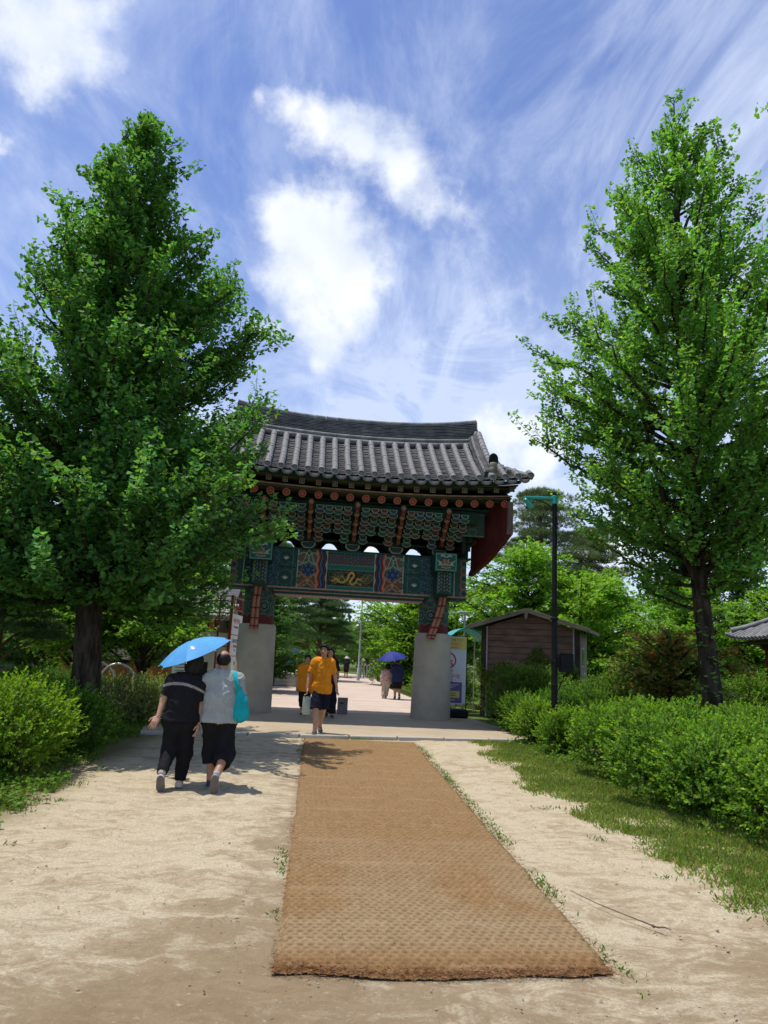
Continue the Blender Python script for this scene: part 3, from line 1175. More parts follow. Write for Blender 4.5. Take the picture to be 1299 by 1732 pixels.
# paving in front of and under the gate, its kerb, and the pinkish plaza beyond
def paving_material(name, a, b, stain, joint=0.0):
    m, n, l, p = new_mat(name)
    f1 = mrange(n, l, noise_node(n, l, 0.7, 6, 0.65), 0.35, 0.65)
    f2 = mrange(n, l, noise_node(n, l, 6, 7, 0.7, sc=(0.35, 1, 1)), 0.45, 0.75)
    col = mixrgb(n, l, f1, a, b)
    col = mixrgb(n, l, mrange(n, l, f2, 0, 1, 0, 0.55), col, stain)
    l.new(col, p.inputs['Base Color'])
    p.inputs['Roughness'].default_value = 0.9
    p.inputs['Specular IOR Level'].default_value = 0.2
    bump(n, l, p, noise_node(n, l, 90, 4, 0.65), 0.3, 0.004)
    return m


M['pave'] = paving_material('sandy_concrete', (0.43, 0.345, 0.235), (0.36, 0.295, 0.205), (0.49, 0.385, 0.25))
M['plaza'] = paving_material('pinkish_paving', (0.50, 0.39, 0.31), (0.56, 0.45, 0.36), (0.43, 0.33, 0.26))
M['band'] = paving_material('pale_granite_band', (0.62, 0.57, 0.50), (0.55, 0.50, 0.44), (0.45, 0.40, 0.34))
M['kerb'] = paving_material('grey_kerb_stone', (0.46, 0.44, 0.39), (0.38, 0.36, 0.32), (0.52, 0.47, 0.38))
PZ = 0.05
ky = kerb_y
pav = [(-2.9, ky(-2.9) + 0.13), (5.4, ky(5.4) + 0.13), (5.2, 17.2), (4.95, 20.9), (-3.4, 20.9), (-3.3, 17.5)]
sheet('pavement', pav, PZ, 0.12, M['pave'], 'worn concrete pavement under the temple gate', 'pavement')
kr = empty('kerb', (0, 0, 0), 0, 'low grey stone kerb along the front edge of the gate pavement', 'kerb')
kr['kind'] = 'structure'
x0 = -2.9
while x0 < 5.3:
    x1 = min(x0 + 0.98, 5.4)
    kb = MB()
    c_ = ((x0 + x1) / 2, ky((x0 + x1) / 2) + 0.06, -0.035 + rng.normal(0, 0.003))
    kb.box((0, 0, 0), (x1 - x0 - 0.012, 0.12, 0.18), 0.012, Matrix.Rotation(math.atan(0.14), 3, 'Z'))
    o = kb.build('kerb_stone', M['kerb'], kr)
    o.location = c_
    x0 += 1.0
plaza = [(-3.5, 20.9), (4.95, 20.9), (5.3, 23), (5.0, 27), (4.75, 31), (4.75, 36), (5.0, 42), (5.4, 48), (6.0, 54), (6.4, 60), (5.5, 66), (3.0, 72), (-4, 80), (-14, 88), (-16, 84), (-6, 74), (-1, 64), (0.6, 55), (0.2, 47), (-0.4, 40), (-1.4, 34), (-2.6, 28.5), (-4.2, 26.0), (-9, 25.0), (-9, 22.5)]
sheet('plaza_path', plaza, PZ, 0.10, M['plaza'], 'broad pinkish path leading away beyond the gate', 'path')
for (ya, yb, xa, xb, w) in ((24.6, 24.2, -3.0, 4.9, 0.22), (27.2, 26.8, -2.6, 4.9, 0.10), (59.5, 58.5, 0.6, 6.2, 3.0)):
    sheet('paving_band', [(xa, ya), (xb, yb), (xb, yb + w), (xa, ya + w)], PZ + 0.005, 0.02, M['band'], 'pale stone band crossing the pinkish path beyond the gate', 'paving band')
# lawns beyond the gate, their edges a step above the path
lawn_r = [(5.5, 29), (5.2, 31), (5.2, 36), (5.4, 42), (5.8, 48), (6.4, 54), (7.5, 58), (30, 60), (30, 26), (6.4, 26)]
sheet('lawn', lawn_r, PZ + 0.10, 0.2, M['lawn'], 'sunlit lawn along the right edge of the path beyond the gate', 'lawn')
lawn_l = [(-3.2, 28.8), (-1.9, 34), (-0.9, 40), (-0.4, 46), (0.0, 52), (-20, 54), (-20, 27), (-5, 27)]
sheet('lawn', lawn_l, PZ + 0.10, 0.2, M['lawn'], 'shaded lawn along the left edge of the path beyond the gate', 'lawn')

# ------------------------------------------------------------------ the coir mat
mx0, my0, my1 = 0.0, 4.03, 14.50


def mat_edges(y):
    t = (y - my0) / (my1 - my0)
    return -0.02 + 0.20 * t, 1.80 + 0.55 * t


nxm, nym = 172, 780
ym = my0 + (my1 - my0) * np.linspace(0, 1, nym)
um = np.linspace(0, 1, nxm)
U, Yg_ = np.meshgrid(um, ym, indexing='ij')
L_, R_ = mat_edges(Yg_)
L_ = L_ + 0.020 * (fbm(Yg_ * 6, Yg_ * 0, seed=31) - 0.5) + 0.05 * (fbm(Yg_ * 0.8, Yg_ * 0, seed=32) - 0.5)
R_ = R_ + 0.030 * (fbm(Yg_ * 6, Yg_ * 0, seed=33) - 0.5) + 0.05 * (fbm(Yg_ * 0.8, Yg_ * 0, seed=34) - 0.5)
Xm = L_ + (R_ - L_) * U
# the front end sags in a shallow bow and is a little ragged
front = sstep(0.5, 0.0, Yg_ - my0)
Ym = Yg_ + front * (0.09 * (fbm(Xm * 4, Xm * 0, seed=35) - 0.5) - 0.06 * np.sin(np.clip(U, 0, 1) * math.pi) * 1.0 + 0.05)
hx, hy_ = 0.058, 0.0502
row = np.floor(Ym / hy_)
du = (Xm / hx + 0.5 * (row % 2)) % 1.0 - 0.5
dv = (Ym / hy_) % 1.0 - 0.5
jit = fbm(Xm * 9, Ym * 9, seed=36, oct=3)
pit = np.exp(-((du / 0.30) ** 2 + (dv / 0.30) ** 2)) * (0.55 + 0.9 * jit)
ropes = 0.5 + 0.5 * np.sin(Ym / 0.105 * 2 * math.pi + 1.5 * (fbm(Xm * 1.3, Ym * 2, seed=37) - 0.5) * 4)
sand_on = sstep(0.46, 0.66, fbm(Xm * 1.5, Ym * 1.1, seed=38, oct=5) + 0.10 * sstep(8, 4.4, Ym) - 0.03) * sstep(4.15, 4.5, Ym)
Zm = 0.019 + 0.006 * (fbm(Xm * 2.2, Ym * 2.2, seed=39) - 0.5) * 2 - 0.013 * pit + 0.006 * (fbm(Xm * 30, Ym * 30, seed=40, oct=2) - 0.5) + 0.003 * ropes
edge = np.minimum(np.minimum((Xm - L_), (R_ - Xm)), np.minimum(Yg_ - my0, my1 - Yg_))
Zm -= 0.022 * sstep(0.05, 0.0, edge)
fib = fbm(Xm * 70, Ym * 26, seed=41, oct=2)
coir = np.stack([0.330 + 0 * U, 0.190 + 0 * U, 0.090 + 0 * U], -1) * (0.66 + 0.55 * fib + 0.10 * ropes)[..., None]
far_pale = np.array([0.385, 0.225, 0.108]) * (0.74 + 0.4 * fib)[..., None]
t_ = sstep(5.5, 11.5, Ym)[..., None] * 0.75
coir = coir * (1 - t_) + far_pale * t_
dust = np.array([0.40, 0.285, 0.165]) * (0.8 + 0.3 * fib)[..., None]
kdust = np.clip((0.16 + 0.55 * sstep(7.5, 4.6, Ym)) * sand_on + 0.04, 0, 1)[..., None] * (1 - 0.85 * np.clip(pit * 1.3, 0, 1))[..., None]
colm = coir * (1 - kdust) + dust * kdust
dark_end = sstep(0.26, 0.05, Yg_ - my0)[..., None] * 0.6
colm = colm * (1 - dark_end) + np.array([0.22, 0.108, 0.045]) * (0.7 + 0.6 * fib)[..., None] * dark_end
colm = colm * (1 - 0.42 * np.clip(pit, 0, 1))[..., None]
line = sstep(0.90, 0.985, 0.5 + 0.5 * np.sin(Ym / 0.66 * 2 * math.pi + 1.2 * fbm(Xm * 1.2, Ym, seed=44)))
line = (line * sstep(0.35, 0.6, fbm(Xm * 5, Ym * 3, seed=45)))[..., None] * 0.18
colm = colm * (1 - line) + np.array([0.48, 0.34, 0.21]) * line
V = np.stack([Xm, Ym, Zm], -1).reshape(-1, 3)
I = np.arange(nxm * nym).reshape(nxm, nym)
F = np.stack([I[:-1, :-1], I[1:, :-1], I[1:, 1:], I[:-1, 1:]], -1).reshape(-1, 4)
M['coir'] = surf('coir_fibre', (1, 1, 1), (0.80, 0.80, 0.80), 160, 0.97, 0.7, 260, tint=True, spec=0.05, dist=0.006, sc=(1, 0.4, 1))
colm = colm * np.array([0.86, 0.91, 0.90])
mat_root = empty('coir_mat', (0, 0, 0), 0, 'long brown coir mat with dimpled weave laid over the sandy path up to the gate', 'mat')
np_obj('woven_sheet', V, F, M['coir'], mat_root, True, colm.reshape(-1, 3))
# loose fibres along the frayed edges
r = np.random.default_rng(77)
nf = 5200
side = r.integers(0, 9, nf)
yy = r.uniform(my0, my1, nf)
le, re_ = mat_edges(yy)
px = np.where(side < 2, le + r.normal(0, 0.02, nf), np.where(side < 4, re_ + r.normal(0, 0.02, nf), r.uniform(-0.02, 1.80, nf)))
uu = np.clip((px + 0.02) / 1.82, 0, 1)
py = np.where(side < 4, yy, my0 + 0.05 - 0.06 * np.sin(uu * math.pi) + r.normal(0, 0.03, nf) + np.abs(r.normal(0, 0.02, nf)))
P = np.stack([px, py, np.full(nf, 0.008) + r.uniform(0, 0.010, nf)], 1)
D = unit(np.stack([r.normal(0, 1, nf), r.normal(0, 0.8, nf), r.normal(0.05, 0.18, nf)], 1))
N = unit(r.normal(0, 0.3, (nf, 3)) + np.array([0, 0, 1.0]))
V, F = leaf_mesh_arrays(P, D, N, r.uniform(0.012, 0.045, nf), [(0, -0.03, 0), (0, 0.03, 0), (0.6, 0.03, 0.08), (1, 0.0, 0)], [(0, 1, 2, 3)])
o = np_obj('frayed_fibre', V, F, M['coir'], mat_root, False, np.repeat(tints(nf, (0.27, 0.135, 0.06), 0.25, 0.1, r), 4, 0))
o['kind'] = 'stuff'

# ------------------------------------------------------------------ the temple gate (local x along the gate, y towards the back, z above the paving)
GX, GY = 1.22, 20.03
gate = empty('temple_gate', (GX, GY, PZ), 0, 'one bay Korean temple gate with painted brackets, grey tiled roof and two stone piers', 'gate')
gate.rotation_euler = (0, 0, 0)

# paints (real colours of the pigments)
TEAL, DTEAL, NAVY = (0.020, 0.150, 0.120), (0.018, 0.075, 0.068), (0.020, 0.045, 0.120)
BLUE, RED, ORNG = (0.030, 0.075, 0.190), (0.300, 0.045, 0.030), (0.480, 0.130, 0.045)
PINK, PALE, GOLD = (0.52, 0.26, 0.19), (0.36, 0.44, 0.36), (0.56, 0.36, 0.07)
INK, WHITE, GREEN = (0.012, 0.016, 0.016), (0.62, 0.62, 0.56), (0.030, 0.115, 0.055)


class Canvas:
    """paints pigment colours on the vertices of a fine grid, by their (u, v) on the panel in metres"""

    def __init__(s, U, V, base):
        s.U, s.V = U, V
        s.c = np.empty(U.shape + (3,))
        s.c[:] = base

    def put(s, m, col):
        m = np.clip(m, 0, 1)[..., None]
        s.c = s.c * (1 - m) + np.array(col) * m

    def rect(s, u0, u1, v0, v1, col):
        s.put(((s.U >= u0) & (s.U <= u1) & (s.V >= v0) & (s.V <= v1)).astype(float), col)

    def disc(s, u, v, r_, col, ru=1.0):
        s.put((((s.U - u) / ru) ** 2 + (s.V - v) ** 2 < r_ * r_).astype(float), col)

    def ring(s, u, v, r_, w, col, ru=1.0, clip=None):
        d = np.sqrt(((s.U - u) / ru) ** 2 + (s.V - v) ** 2)
        m = (np.abs(d - r_) < w / 2)
        if clip is not None:
            m &= clip
        s.put(m.astype(float), col)

    def stroke(s, pts, w, col, n=40):
        pts = np.array(pts, float)
        t = np.linspace(0, len(pts) - 1, n)
        # smooth interpolation through the points
        i = np.minimum(t.astype(int), len(pts) - 2)
        f = (t - i)[:, None]
        p0, p1, p2, p3 = pts[np.maximum(i - 1, 0)], pts[i], pts[i + 1], pts[np.minimum(i + 2, len(pts) - 1)]
        q = 0.5 * ((2 * p1) + (-p0 + p2) * f + (2 * p0 - 5 * p1 + 4 * p2 - p3) * f ** 2 + (-p0 + 3 * p1 - 3 * p2 + p3) * f ** 3)
        w = np.broadcast_to(np.interp(np.linspace(0, 1, n), np.linspace(0, 1, np.size(w)), np.atleast_1d(w)), (n,))
        lo, hi = q.min(0) - w.max(), q.max(0) + w.max()
        sel = (s.U > lo[0]) & (s.U < hi[0]) & (s.V > lo[1]) & (s.V < hi[1])
        if not sel.any():
            return
        uu, vv = s.U[sel], s.V[sel]
        hit = np.zeros(uu.shape, bool)
        for k in range(n):
            hit |= (uu - q[k, 0]) ** 2 + (vv - q[k, 1]) ** 2 < (w[k] / 2) ** 2
        cc = s.c[sel]
        cc[hit] = col
        s.c[sel] = cc


def grid_panel(name, w, h, nu, nv, paint, parent, y=0.0, ox=0.0, oz=0.0, mat_=None, thick=0.03):
    """an upright painted board facing -y, real thickness, colours from paint(canvas)"""
    u = np.linspace(0, w, nu)
    v = np.linspace(0, h, nv)
    U, Vv = np.meshgrid(u, v, indexing='ij')
    cv = Canvas(U, Vv, DTEAL)
    paint(cv)
    V = np.stack([ox + U, np.full_like(U, y), oz + Vv], -1).reshape(-1, 3)
    I = np.arange(nu * nv).reshape(nu, nv)
    F = np.stack([I[:-1, :-1], I[1:, :-1], I[1:, 1:], I[:-1, 1:]], -1).reshape(-1, 4)
    b = len(V)
    back = np.array([(ox, y + thick, oz), (ox + w, y + thick, oz), (ox + w, y + thick, oz + h), (ox, y + thick, oz + h)])
    c = [I[0, 0], I[-1, 0], I[-1, -1], I[0, -1]]
    F2 = np.array([(b + 3, b + 2, b + 1, b), (c[0], b, b + 1, c[1]), (c[1], b + 1, b + 2, c[2]), (c[2], b + 2, b + 3, c[3]), (c[3], b + 3, b, c[0])])
    tint = np.concatenate([cv.c.reshape(-1, 3), np.tile(np.array(DTEAL), (4, 1))])
    return np_obj(name, np.concatenate([V, back]), [np.concatenate([F, F2])], mat_ or M['paint'], parent, False, tint)


# --- stone piers, painted columns
COLX = (-2.45, 2.45)
for cx_ in COLX:
    mb = MB()
    prof = [(0.0, 0.0), (0.545, 0.0), (0.55, 0.02), (0.535, 0.9), (0.515, 1.7), (0.505, 2.26), (0.49, 2.295), (0.45, 2.31), (0.0, 2.312)]
    mb.lathe(prof[1:-1], 40, (cx_, 0, 0))
    mb.build('stone_pier', M['granite'], gate, True)
    # column: red foot, scalloped green ornament above
    nt, nz = 120, 70
    th = np.linspace(0, 2 * np.pi, nt, endpoint=False)
    z = np.linspace(2.3, 3.42, nz)
    T, Zc = np.meshgrid(th, z, indexing='ij')
    arc = T * 0.42
    cv = Canvas(arc, Zc, (0.030, 0.085, 0.062))
    cv.put((fbm(arc * 9, Zc * 9, seed=3) > 0.56).astype(float) * 0.7, (0.10, 0.17, 0.12))
    for k in range(8):
        a0 = (k + 0.5) * 0.42 * 2 * np.pi / 8
        for rr_, w_, c_ in ((0.13, 0.03, (0.10, 0.18, 0.13)), (0.075, 0.05, INK), (0.04, 0.05, (0.10, 0.16, 0.14)), (0.17, 0.02, INK)):
            cv.ring(a0, 2.80, rr_, w_, c_)
        cv.ring(a0, 3.12, 0.12, 0.025, (0.20, 0.10, 0.07))
        cv.ring(a0 + 0.165, 2.98, 0.09, 0.02, (0.10, 0.17, 0.13))
        cv.ring(a0 + 0.165, 3.2, 0.07, 0.03, (0.03, 0.06, 0.12))
    scal = 2.53 + 0.06 * np.abs(np.sin(T * 4)) ** 0.7
    cv.put((Zc < scal).astype(float), (0.12, 0.16, 0.12))
    cv.put((Zc < scal - 0.025).astype(float), (0.125, 0.022, 0.018))
    V = np.stack([cx_ + 0.42 * np.cos(T), 0.42 * np.sin(T), Zc], -1).reshape(-1, 3)
    I = np.arange(nt * nz).reshape(nt, nz)
    J = np.roll(I, -1, 0)
    F = np.stack([I[:, :-1], J[:, :-1], J[:, 1:], I[:, 1:]], -1).reshape(-1, 4)
    np_obj('painted_column', V, F, M['paint'], gate, True, cv.c.reshape(-1, 3))

# --- hanging carved strut in front of each column (paired pinkish rolls with a black seam)
for cx_, xt, xb in ((-2.45, -2.47, -2.52), (2.45, 2.60, 2.30)):
    st = empty('hanging_strut', (0, 0, 0))
    st.parent = gate
    zt, zb_ = 3.38, 2.16
    t = np.linspace(0, 1, 15)
    for s in (-1, 1):
        lines = np.stack([xt + (xb - xt) * t + 0.03 * np.sin(t * math.pi * 1.4) * (1 if cx_ > 0 else -0.4) + s * 0.052, -0.58 - 0.06 * t + 0 * t, zt + (zb_ - zt) * t], 1)
        mb = MB()
        mb.tube(lines, 0.046 + 0.005 * t + 0.008 * (t > 0.95), 10)
        np.random.seed(1)
        roll = mb.build('roll', M['pinkroll'] if 'pinkroll' in M else M.setdefault('pinkroll', surf('pink_painted_roll', (0.44, 0.19, 0.12), (0.34, 0.13, 0.085), 12, 0.6, 0.15, 60)), st, True)
    bk = MB()
    bl = np.stack([xt + (xb - xt) * t + 0.03 * np.sin(t * math.pi * 1.4) * (1 if cx_ > 0 else -0.4), -0.535 - 0.06 * t, zt + (zb_ - zt) * t], 1)
    for i in range(14):
        bk.beam(bl[i], bl[i + 1], 0.235, 0.05, up=(0, 1, 0))
    bk.build('backing', M['wood_red'], st)
    for zz_ in (3.05, 2.72, 2.45, 2.24):
        q = (zt - zz_) / (zt - zb_)
        xx = np.interp(q, t, bl[:, 0])
        rb = MB()
        rb.box((xx, -0.605 - 0.06 * q, zz_), (0.225, 0.105, 0.030), 0.008)
        rb.build('tie_band', M['wood_red'], st)

# --- lintel beam: painted front board, painted back, body and stepped mouldings
BW, BH, BZ = 6.56, 1.06, 3.36


def paint_beam(cv):
    U, V_ = cv.U - BW / 2, cv.V
    cu = BW / 2
    speck = fbm(U * 38, V_ * 38, seed=12, oct=2)
    cv.c[:] = DTEAL
    # end fields beside and beyond the columns
    for s in (-1, 1):
        a, b = sorted((s * 1.97, s * 2.95))
        cv.rect(cu + a, cu + b, 0, BH, (0.020, 0.070, 0.085))
        cv.put(((speck > 0.60) & (U > a) & (U < b)) * 0.75, (0.10, 0.20, 0.20))
        cv.put(((speck < 0.36) & (U > a) & (U < b)) * 0.8, NAVY)
        cv.ring(cu + s * 1.66, 0.56, 0.13, 0.03, (0.06, 0.12, 0.10))
        for vv in (0.25, 0.80):
            lx = cu + s * 1.80
            for k in range(6):
                an = R(30 + 24 * k)
                cv.stroke([(lx, vv - 0.04), (lx + 0.10 * math.cos(an), vv - 0.04 + 0.09 * math.sin(an))], [0.03, 0.008], WHITE, 12)
            cv.ring(lx, vv, 0.21, 0.018, (0.05, 0.16, 0.15))
        cv.rect(cu + min(s * 1.46, s * 1.49), cu + max(s * 1.46, s * 1.49), 0, BH, PALE)
        cv.rect(cu + min(s * 1.60, s * 1.62), cu + max(s * 1.60, s * 1.62), 0, BH, (0.06, 0.18, 0.16))
        cv.rect(cu + min(s * 1.50, s * 2.1), cu + max(s * 1.50, s * 2.1), 0.535, 0.55, INK)
        # far end beyond the column: red-edged scales
        a, b = sorted((s * 2.95, s * 3.28))
        cv.rect(cu + a, cu + b, 0, BH, (0.03, 0.10, 0.09))
        for k in range(5):
            cv.ring(cu + s * 3.22, 0.10 + 0.21 * k, 0.10, 0.03, ORNG if k % 2 else (0.30, 0.16, 0.10))
            cv.disc(cu + s * 3.22, 0.10 + 0.21 * k, 0.05, TEAL if k % 2 else NAVY)
        cv.rect(cu + min(s * 2.93, s * 2.96), cu + max(s * 2.93, s * 2.96), 0, BH, PALE)
        # medallion field
        a, b = sorted((s * 0.90, s * 1.46))
        m = (U > a) & (U < b)
        mc = cu + (a + b) / 2
        cv.put(m.astype(float), (0.028, 0.105, 0.085))
        cv.put((m & (speck > 0.63)) * 0.8, (0.22, 0.08, 0.05))
        cv.put((m & (speck < 0.37)) * 0.8, INK)
        for (du, dv, rr_, fill, edge) in ((-0.15, 0.82, 0.155, (0.03, 0.15, 0.10), PALE), (0.15, 0.82, 0.155, (0.03, 0.15, 0.10), PALE), (0, 0.49, 0.175, NAVY, (0.10, 0.17, 0.25)), (-0.16, 0.19, 0.155, GREEN, PINK), (0.16, 0.19, 0.155, GREEN, PINK)):
            cv.disc(mc + du, dv, rr_, fill)
            cv.ring(mc + du, dv, rr_, 0.022, edge, clip=m)
            cv.ring(mc + du, dv, rr_ * 0.62, 0.018, RED if fill != NAVY else BLUE, clip=m)
            cv.disc(mc + du, dv, rr_ * 0.30, (0.35, 0.06, 0.04) if fill != NAVY else (0.06, 0.11, 0.24))
            for k in range(6):
                cv.disc(mc + du + rr_ * 0.78 * math.cos(k * 1.05), dv + rr_ * 0.78 * math.sin(k * 1.05), 0.014, PALE)
        for q in (-1, 1):
            cv.stroke([(mc + q * 0.26, 0.02), (mc + q * 0.12, 0.16), (mc + q * 0.03, 0.26), (mc + q * 0.18, 0.38), (mc + q * 0.27, 0.44)], 0.040, (0.40, 0.20, 0.10), 60)
            cv.stroke([(mc + q * 0.26, 0.02), (mc + q * 0.12, 0.16), (mc + q * 0.03, 0.26), (mc + q * 0.18, 0.38), (mc + q * 0.27, 0.44)], 0.016, ORNG, 60)
            cv.stroke([(mc + q * 0.27, 0.62), (mc + q * 0.17, 0.66), (mc + q * 0.05, 0.98), (mc, 1.04)], 0.024, PALE, 60)
        # wavy colour bands
        for j, cl in enumerate((PALE, INK, (0.10, 0.05, 0.09), INK, BLUE, (0.10, 0.15, 0.30), INK, RED, ORNG, PINK)):
            base = s * (0.66 + 0.030 * j)
            wv = 0.05 * np.abs(((V_ * 2.7 + 0.2) % 1.0) - 0.5) * 2 - 0.025
            u_ = U - base - s * wv
            cv.put(((u_ * s > 0) & (u_ * s < 0.032) & (np.abs(U) < 1.03)).astype(float), cl)
    # centre panel
    c0 = 0.655
    cv.rect(cu - c0, cu + c0, 0, BH, INK)
    cv.rect(cu - c0, cu + c0, 1.0, BH, TEAL)
    m = (np.abs(U) < c0) & (V_ > 0.70) & (V_ < 0.985)
    cv.put(m.astype(float), (0.035, 0.055, 0.065))
    p = 0.098
    hx_ = (np.abs(((U / p + V_ / p) % 1) - 0.5) < 0.06) | (np.abs(((U / p - V_ / p) % 1) - 0.5) < 0.06)
    cv.put((m & hx_) * 0.75, (0.09, 0.13, 0.12))
    dd = (((U / p) % 1 - 0.5) ** 2 + ((V_ / p) % 1 - 0.5) ** 2)
    cv.put((m & (dd < 0.05)).astype(float), (0.30, 0.07, 0.06))
    dd = ((((U / p) + 0.5) % 1 - 0.5) ** 2 + (((V_ / p) + 0.5) % 1 - 0.5) ** 2)
    cv.put((m & (dd < 0.035)).astype(float), (0.06, 0.10, 0.25))
    cv.put((m & (dd < 0.008)).astype(float), PALE)
    cv.rect(cu - c0, cu + c0, 0.56, 0.685, (0.010, 0.165, 0.130))
    cv.rect(cu - c0, cu + c0, 0.00, 0.085, (0.010, 0.165, 0.130))
    for vv in (0.693, 0.553, 0.095):
        cv.rect(cu - c0, cu + c0, vv - 0.008, vv + 0.008, (0.20, 0.20, 0.15))
    m = (np.abs(U) < c0) & (V_ > 0.11) & (V_ < 0.535)
    sw = fbm(U * 9 + 2, V_ * 12, seed=21, oct=4)
    cv.put((m & (np.abs(sw - 0.5) < 0.035)) * 0.85, (0.16, 0.15, 0.06))
    cv.put((m & (sw > 0.62)) * 0.8, (0.05, 0.10, 0.07))
    for k in range(5):
        cv.ring(cu + 0.36 + 0.05 * k, 0.32 + 0.05 * math.sin(k * 2), 0.08, 0.012, (0.28, 0.20, 0.07), clip=m)
        cv.ring(cu - 0.45 + 0.06 * k, 0.38 + 0.06 * math.sin(k * 2.6), 0.05, 0.012, (0.20, 0.17, 0.07), clip=m)
    # golden dragon
    cv.stroke([(cu - 0.50, 0.20), (cu - 0.40, 0.30), (cu - 0.30, 0.22), (cu - 0.18, 0.21), (cu - 0.08, 0.30), (cu - 0.03, 0.44), (cu + 0.05, 0.485), (cu + 0.10, 0.40), (cu + 0.04, 0.31), (cu + 0.0, 0.22), (cu + 0.06, 0.16), (cu + 0.15, 0.22), (cu + 0.20, 0.32), (cu + 0.27, 0.30)], [0.02, 0.05, 0.06, 0.055, 0.06, 0.065, 0.065, 0.06, 0.06, 0.06, 0.06, 0.055, 0.05, 0.05], GOLD, 260)
    cv.stroke([(cu - 0.08, 0.30), (cu - 0.03, 0.44), (cu + 0.05, 0.485), (cu + 0.10, 0.40), (cu + 0.04, 0.31)], 0.012, (0.75, 0.58, 0.22), 120)
    for (a, b) in (((-0.14, 0.24), (-0.22, 0.35)), ((-0.22, 0.35), (-0.28, 0.34)), ((-0.22, 0.35), (-0.25, 0.40)), ((0.16, 0.22), (0.26, 0.17)), ((0.26, 0.17), (0.33, 0.19)), ((0.26, 0.17), (0.31, 0.13)), ((0.02, 0.20), (-0.06, 0.15)), ((0.26, 0.30), (0.36, 0.35)), ((0.26, 0.29), (0.35, 0.26)), ((-0.40, 0.28), (-0.52, 0.34)), ((-0.42, 0.24), (-0.56, 0.24)), ((-0.34, 0.22), (-0.44, 0.15)), ((-0.3, 0.25), (-0.36, 0.38))):
        cv.stroke([(cu + a[0], a[1]), ((2 * cu + a[0] + b[0]) / 2 + 0.01, (a[1] + b[1]) / 2 + 0.012), (cu + b[0], b[1])], [0.03, 0.012], (0.50, 0.33, 0.08), 20)
    cv.rect(cu - 0.675, cu - 0.655, 0, BH, PALE)
    cv.rect(cu + 0.655, cu + 0.675, 0, BH, PALE)


lint = empty('lintel_beam', (0, 0, 0))
lint.parent = gate
grid_panel('painted_board', BW, BH, 640, 106, paint_beam, lint, y=-0.35, ox=-BW / 2, oz=BZ)
mb = MB()
mb.box((0, 0, BZ + BH / 2), (BW - 0.01, 0.634, BH - 0.01), 0.01)
M['teal_wood'] = surf('dark_teal_painted_wood', DTEAL, (0.012, 0.045, 0.042), 6, 0.7, 0.2, 40)
M['pinkedge'] = surf('faded_pink_edging', (0.46, 0.30, 0.23), (0.30, 0.19, 0.14), 9, 0.7, 0.15, 50)
mb.build('beam_body', M['teal_wood'], lint)
for (z_, y_, d_, x_, mt_) in ((BZ - 0.022, -0.375, 0.045, 6.66, 'pinkedge'), (BZ - 0.075, -0.36, 0.055, 6.60, 'teal_wood'), (BZ - 0.118, -0.35, 0.028, 4.2, 'pinkedge'), (BZ - 0.165, -0.33, 0.055, 4.16, 'teal_wood'), (BZ - 0.205, -0.315, 0.022, 4.12, 'pinkedge'), (BZ + BH + 0.017, -0.40, 0.035, 6.8, 'teal_wood')):
    mb = MB()
    mb.box((0, 0, z_), (x_, -2 * y_, d_), 0.006)
    mb.build('edge_moulding', M[mt_], lint)


# --- carved blocks on the column heads
def paint_mask(cv):
    w, h = 0.58, 0.48
    cv.c[:] = (0.022, 0.11, 0.082)
    b = (cv.U < 0.035) | (cv.U > w - 0.035) | (cv.V < 0.035) | (cv.V > h - 0.035)
    cv.put(b.astype(float), (0.10, 0.30, 0.22))
    for s in (-1, 1):
        cxm = w / 2
        cv.stroke([(cxm + s * 0.02, 0.38), (cxm + s * 0.10, 0.42), (cxm + s * 0.15, 0.39)], [0.03, 0.06, 0.02], PALE, 20)
        cv.stroke([(cxm + s * 0.09, 0.19), (cxm + s * 0.17, 0.22), (cxm + s * 0.24, 0.29)], [0.08, 0.05, 0.015], PALE, 24)
        cv.stroke([(cxm + s * 0.09, 0.17), (cxm + s * 0.16, 0.17), (cxm + s * 0.22, 0.15)], [0.06, 0.05, 0.015], PALE, 24)
        cv.disc(cxm + s * 0.07, 0.30, 0.045, INK)
        cv.disc(cxm + s * 0.07, 0.305, 0.018, PALE)
    cv.disc(w / 2, 0.21, 0.095, (0.20, 0.13, 0.10), 1.35)
    cv.rect(w / 2 - 0.10, w / 2 + 0.10, 0.145, 0.185, INK)
    for k in range(6):
        cv.rect(w / 2 - 0.09 + 0.033 * k, w / 2 - 0.072 + 0.033 * k, 0.15, 0.18, WHITE)
    cv.ring(w / 2, 0.25, 0.05, 0.015, PINK, 1.3)
    cv.stroke([(w / 2 - 0.12, 0.10), (w / 2, 0.075), (w / 2 + 0.12, 0.10)], 0.03, PINK, 24)


def paint_dash(cv):
    cv.c[:] = (0.018, 0.06, 0.065)
    b = (cv.U < 0.03) | (cv.U > 0.35)
    cv.put(b.astype(float), (0.06, 0.17, 0.13))
    for i in range(6):
        for j, uu in enumerate((0.06, 0.12, 0.19, 0.26, 0.32)):
            s = (-1, -1, 0, 1, 1)[j]
            v0 = 0.06 + 0.095 * i + (0.03 if j in (1, 3) else 0)
            cv.stroke([(uu, v0), (uu + 0.02 * s, v0 + (0.03 if s else 0.045))], 0.016, (0.46, 0.20, 0.12) if (i + j) % 3 else PALE, 8)


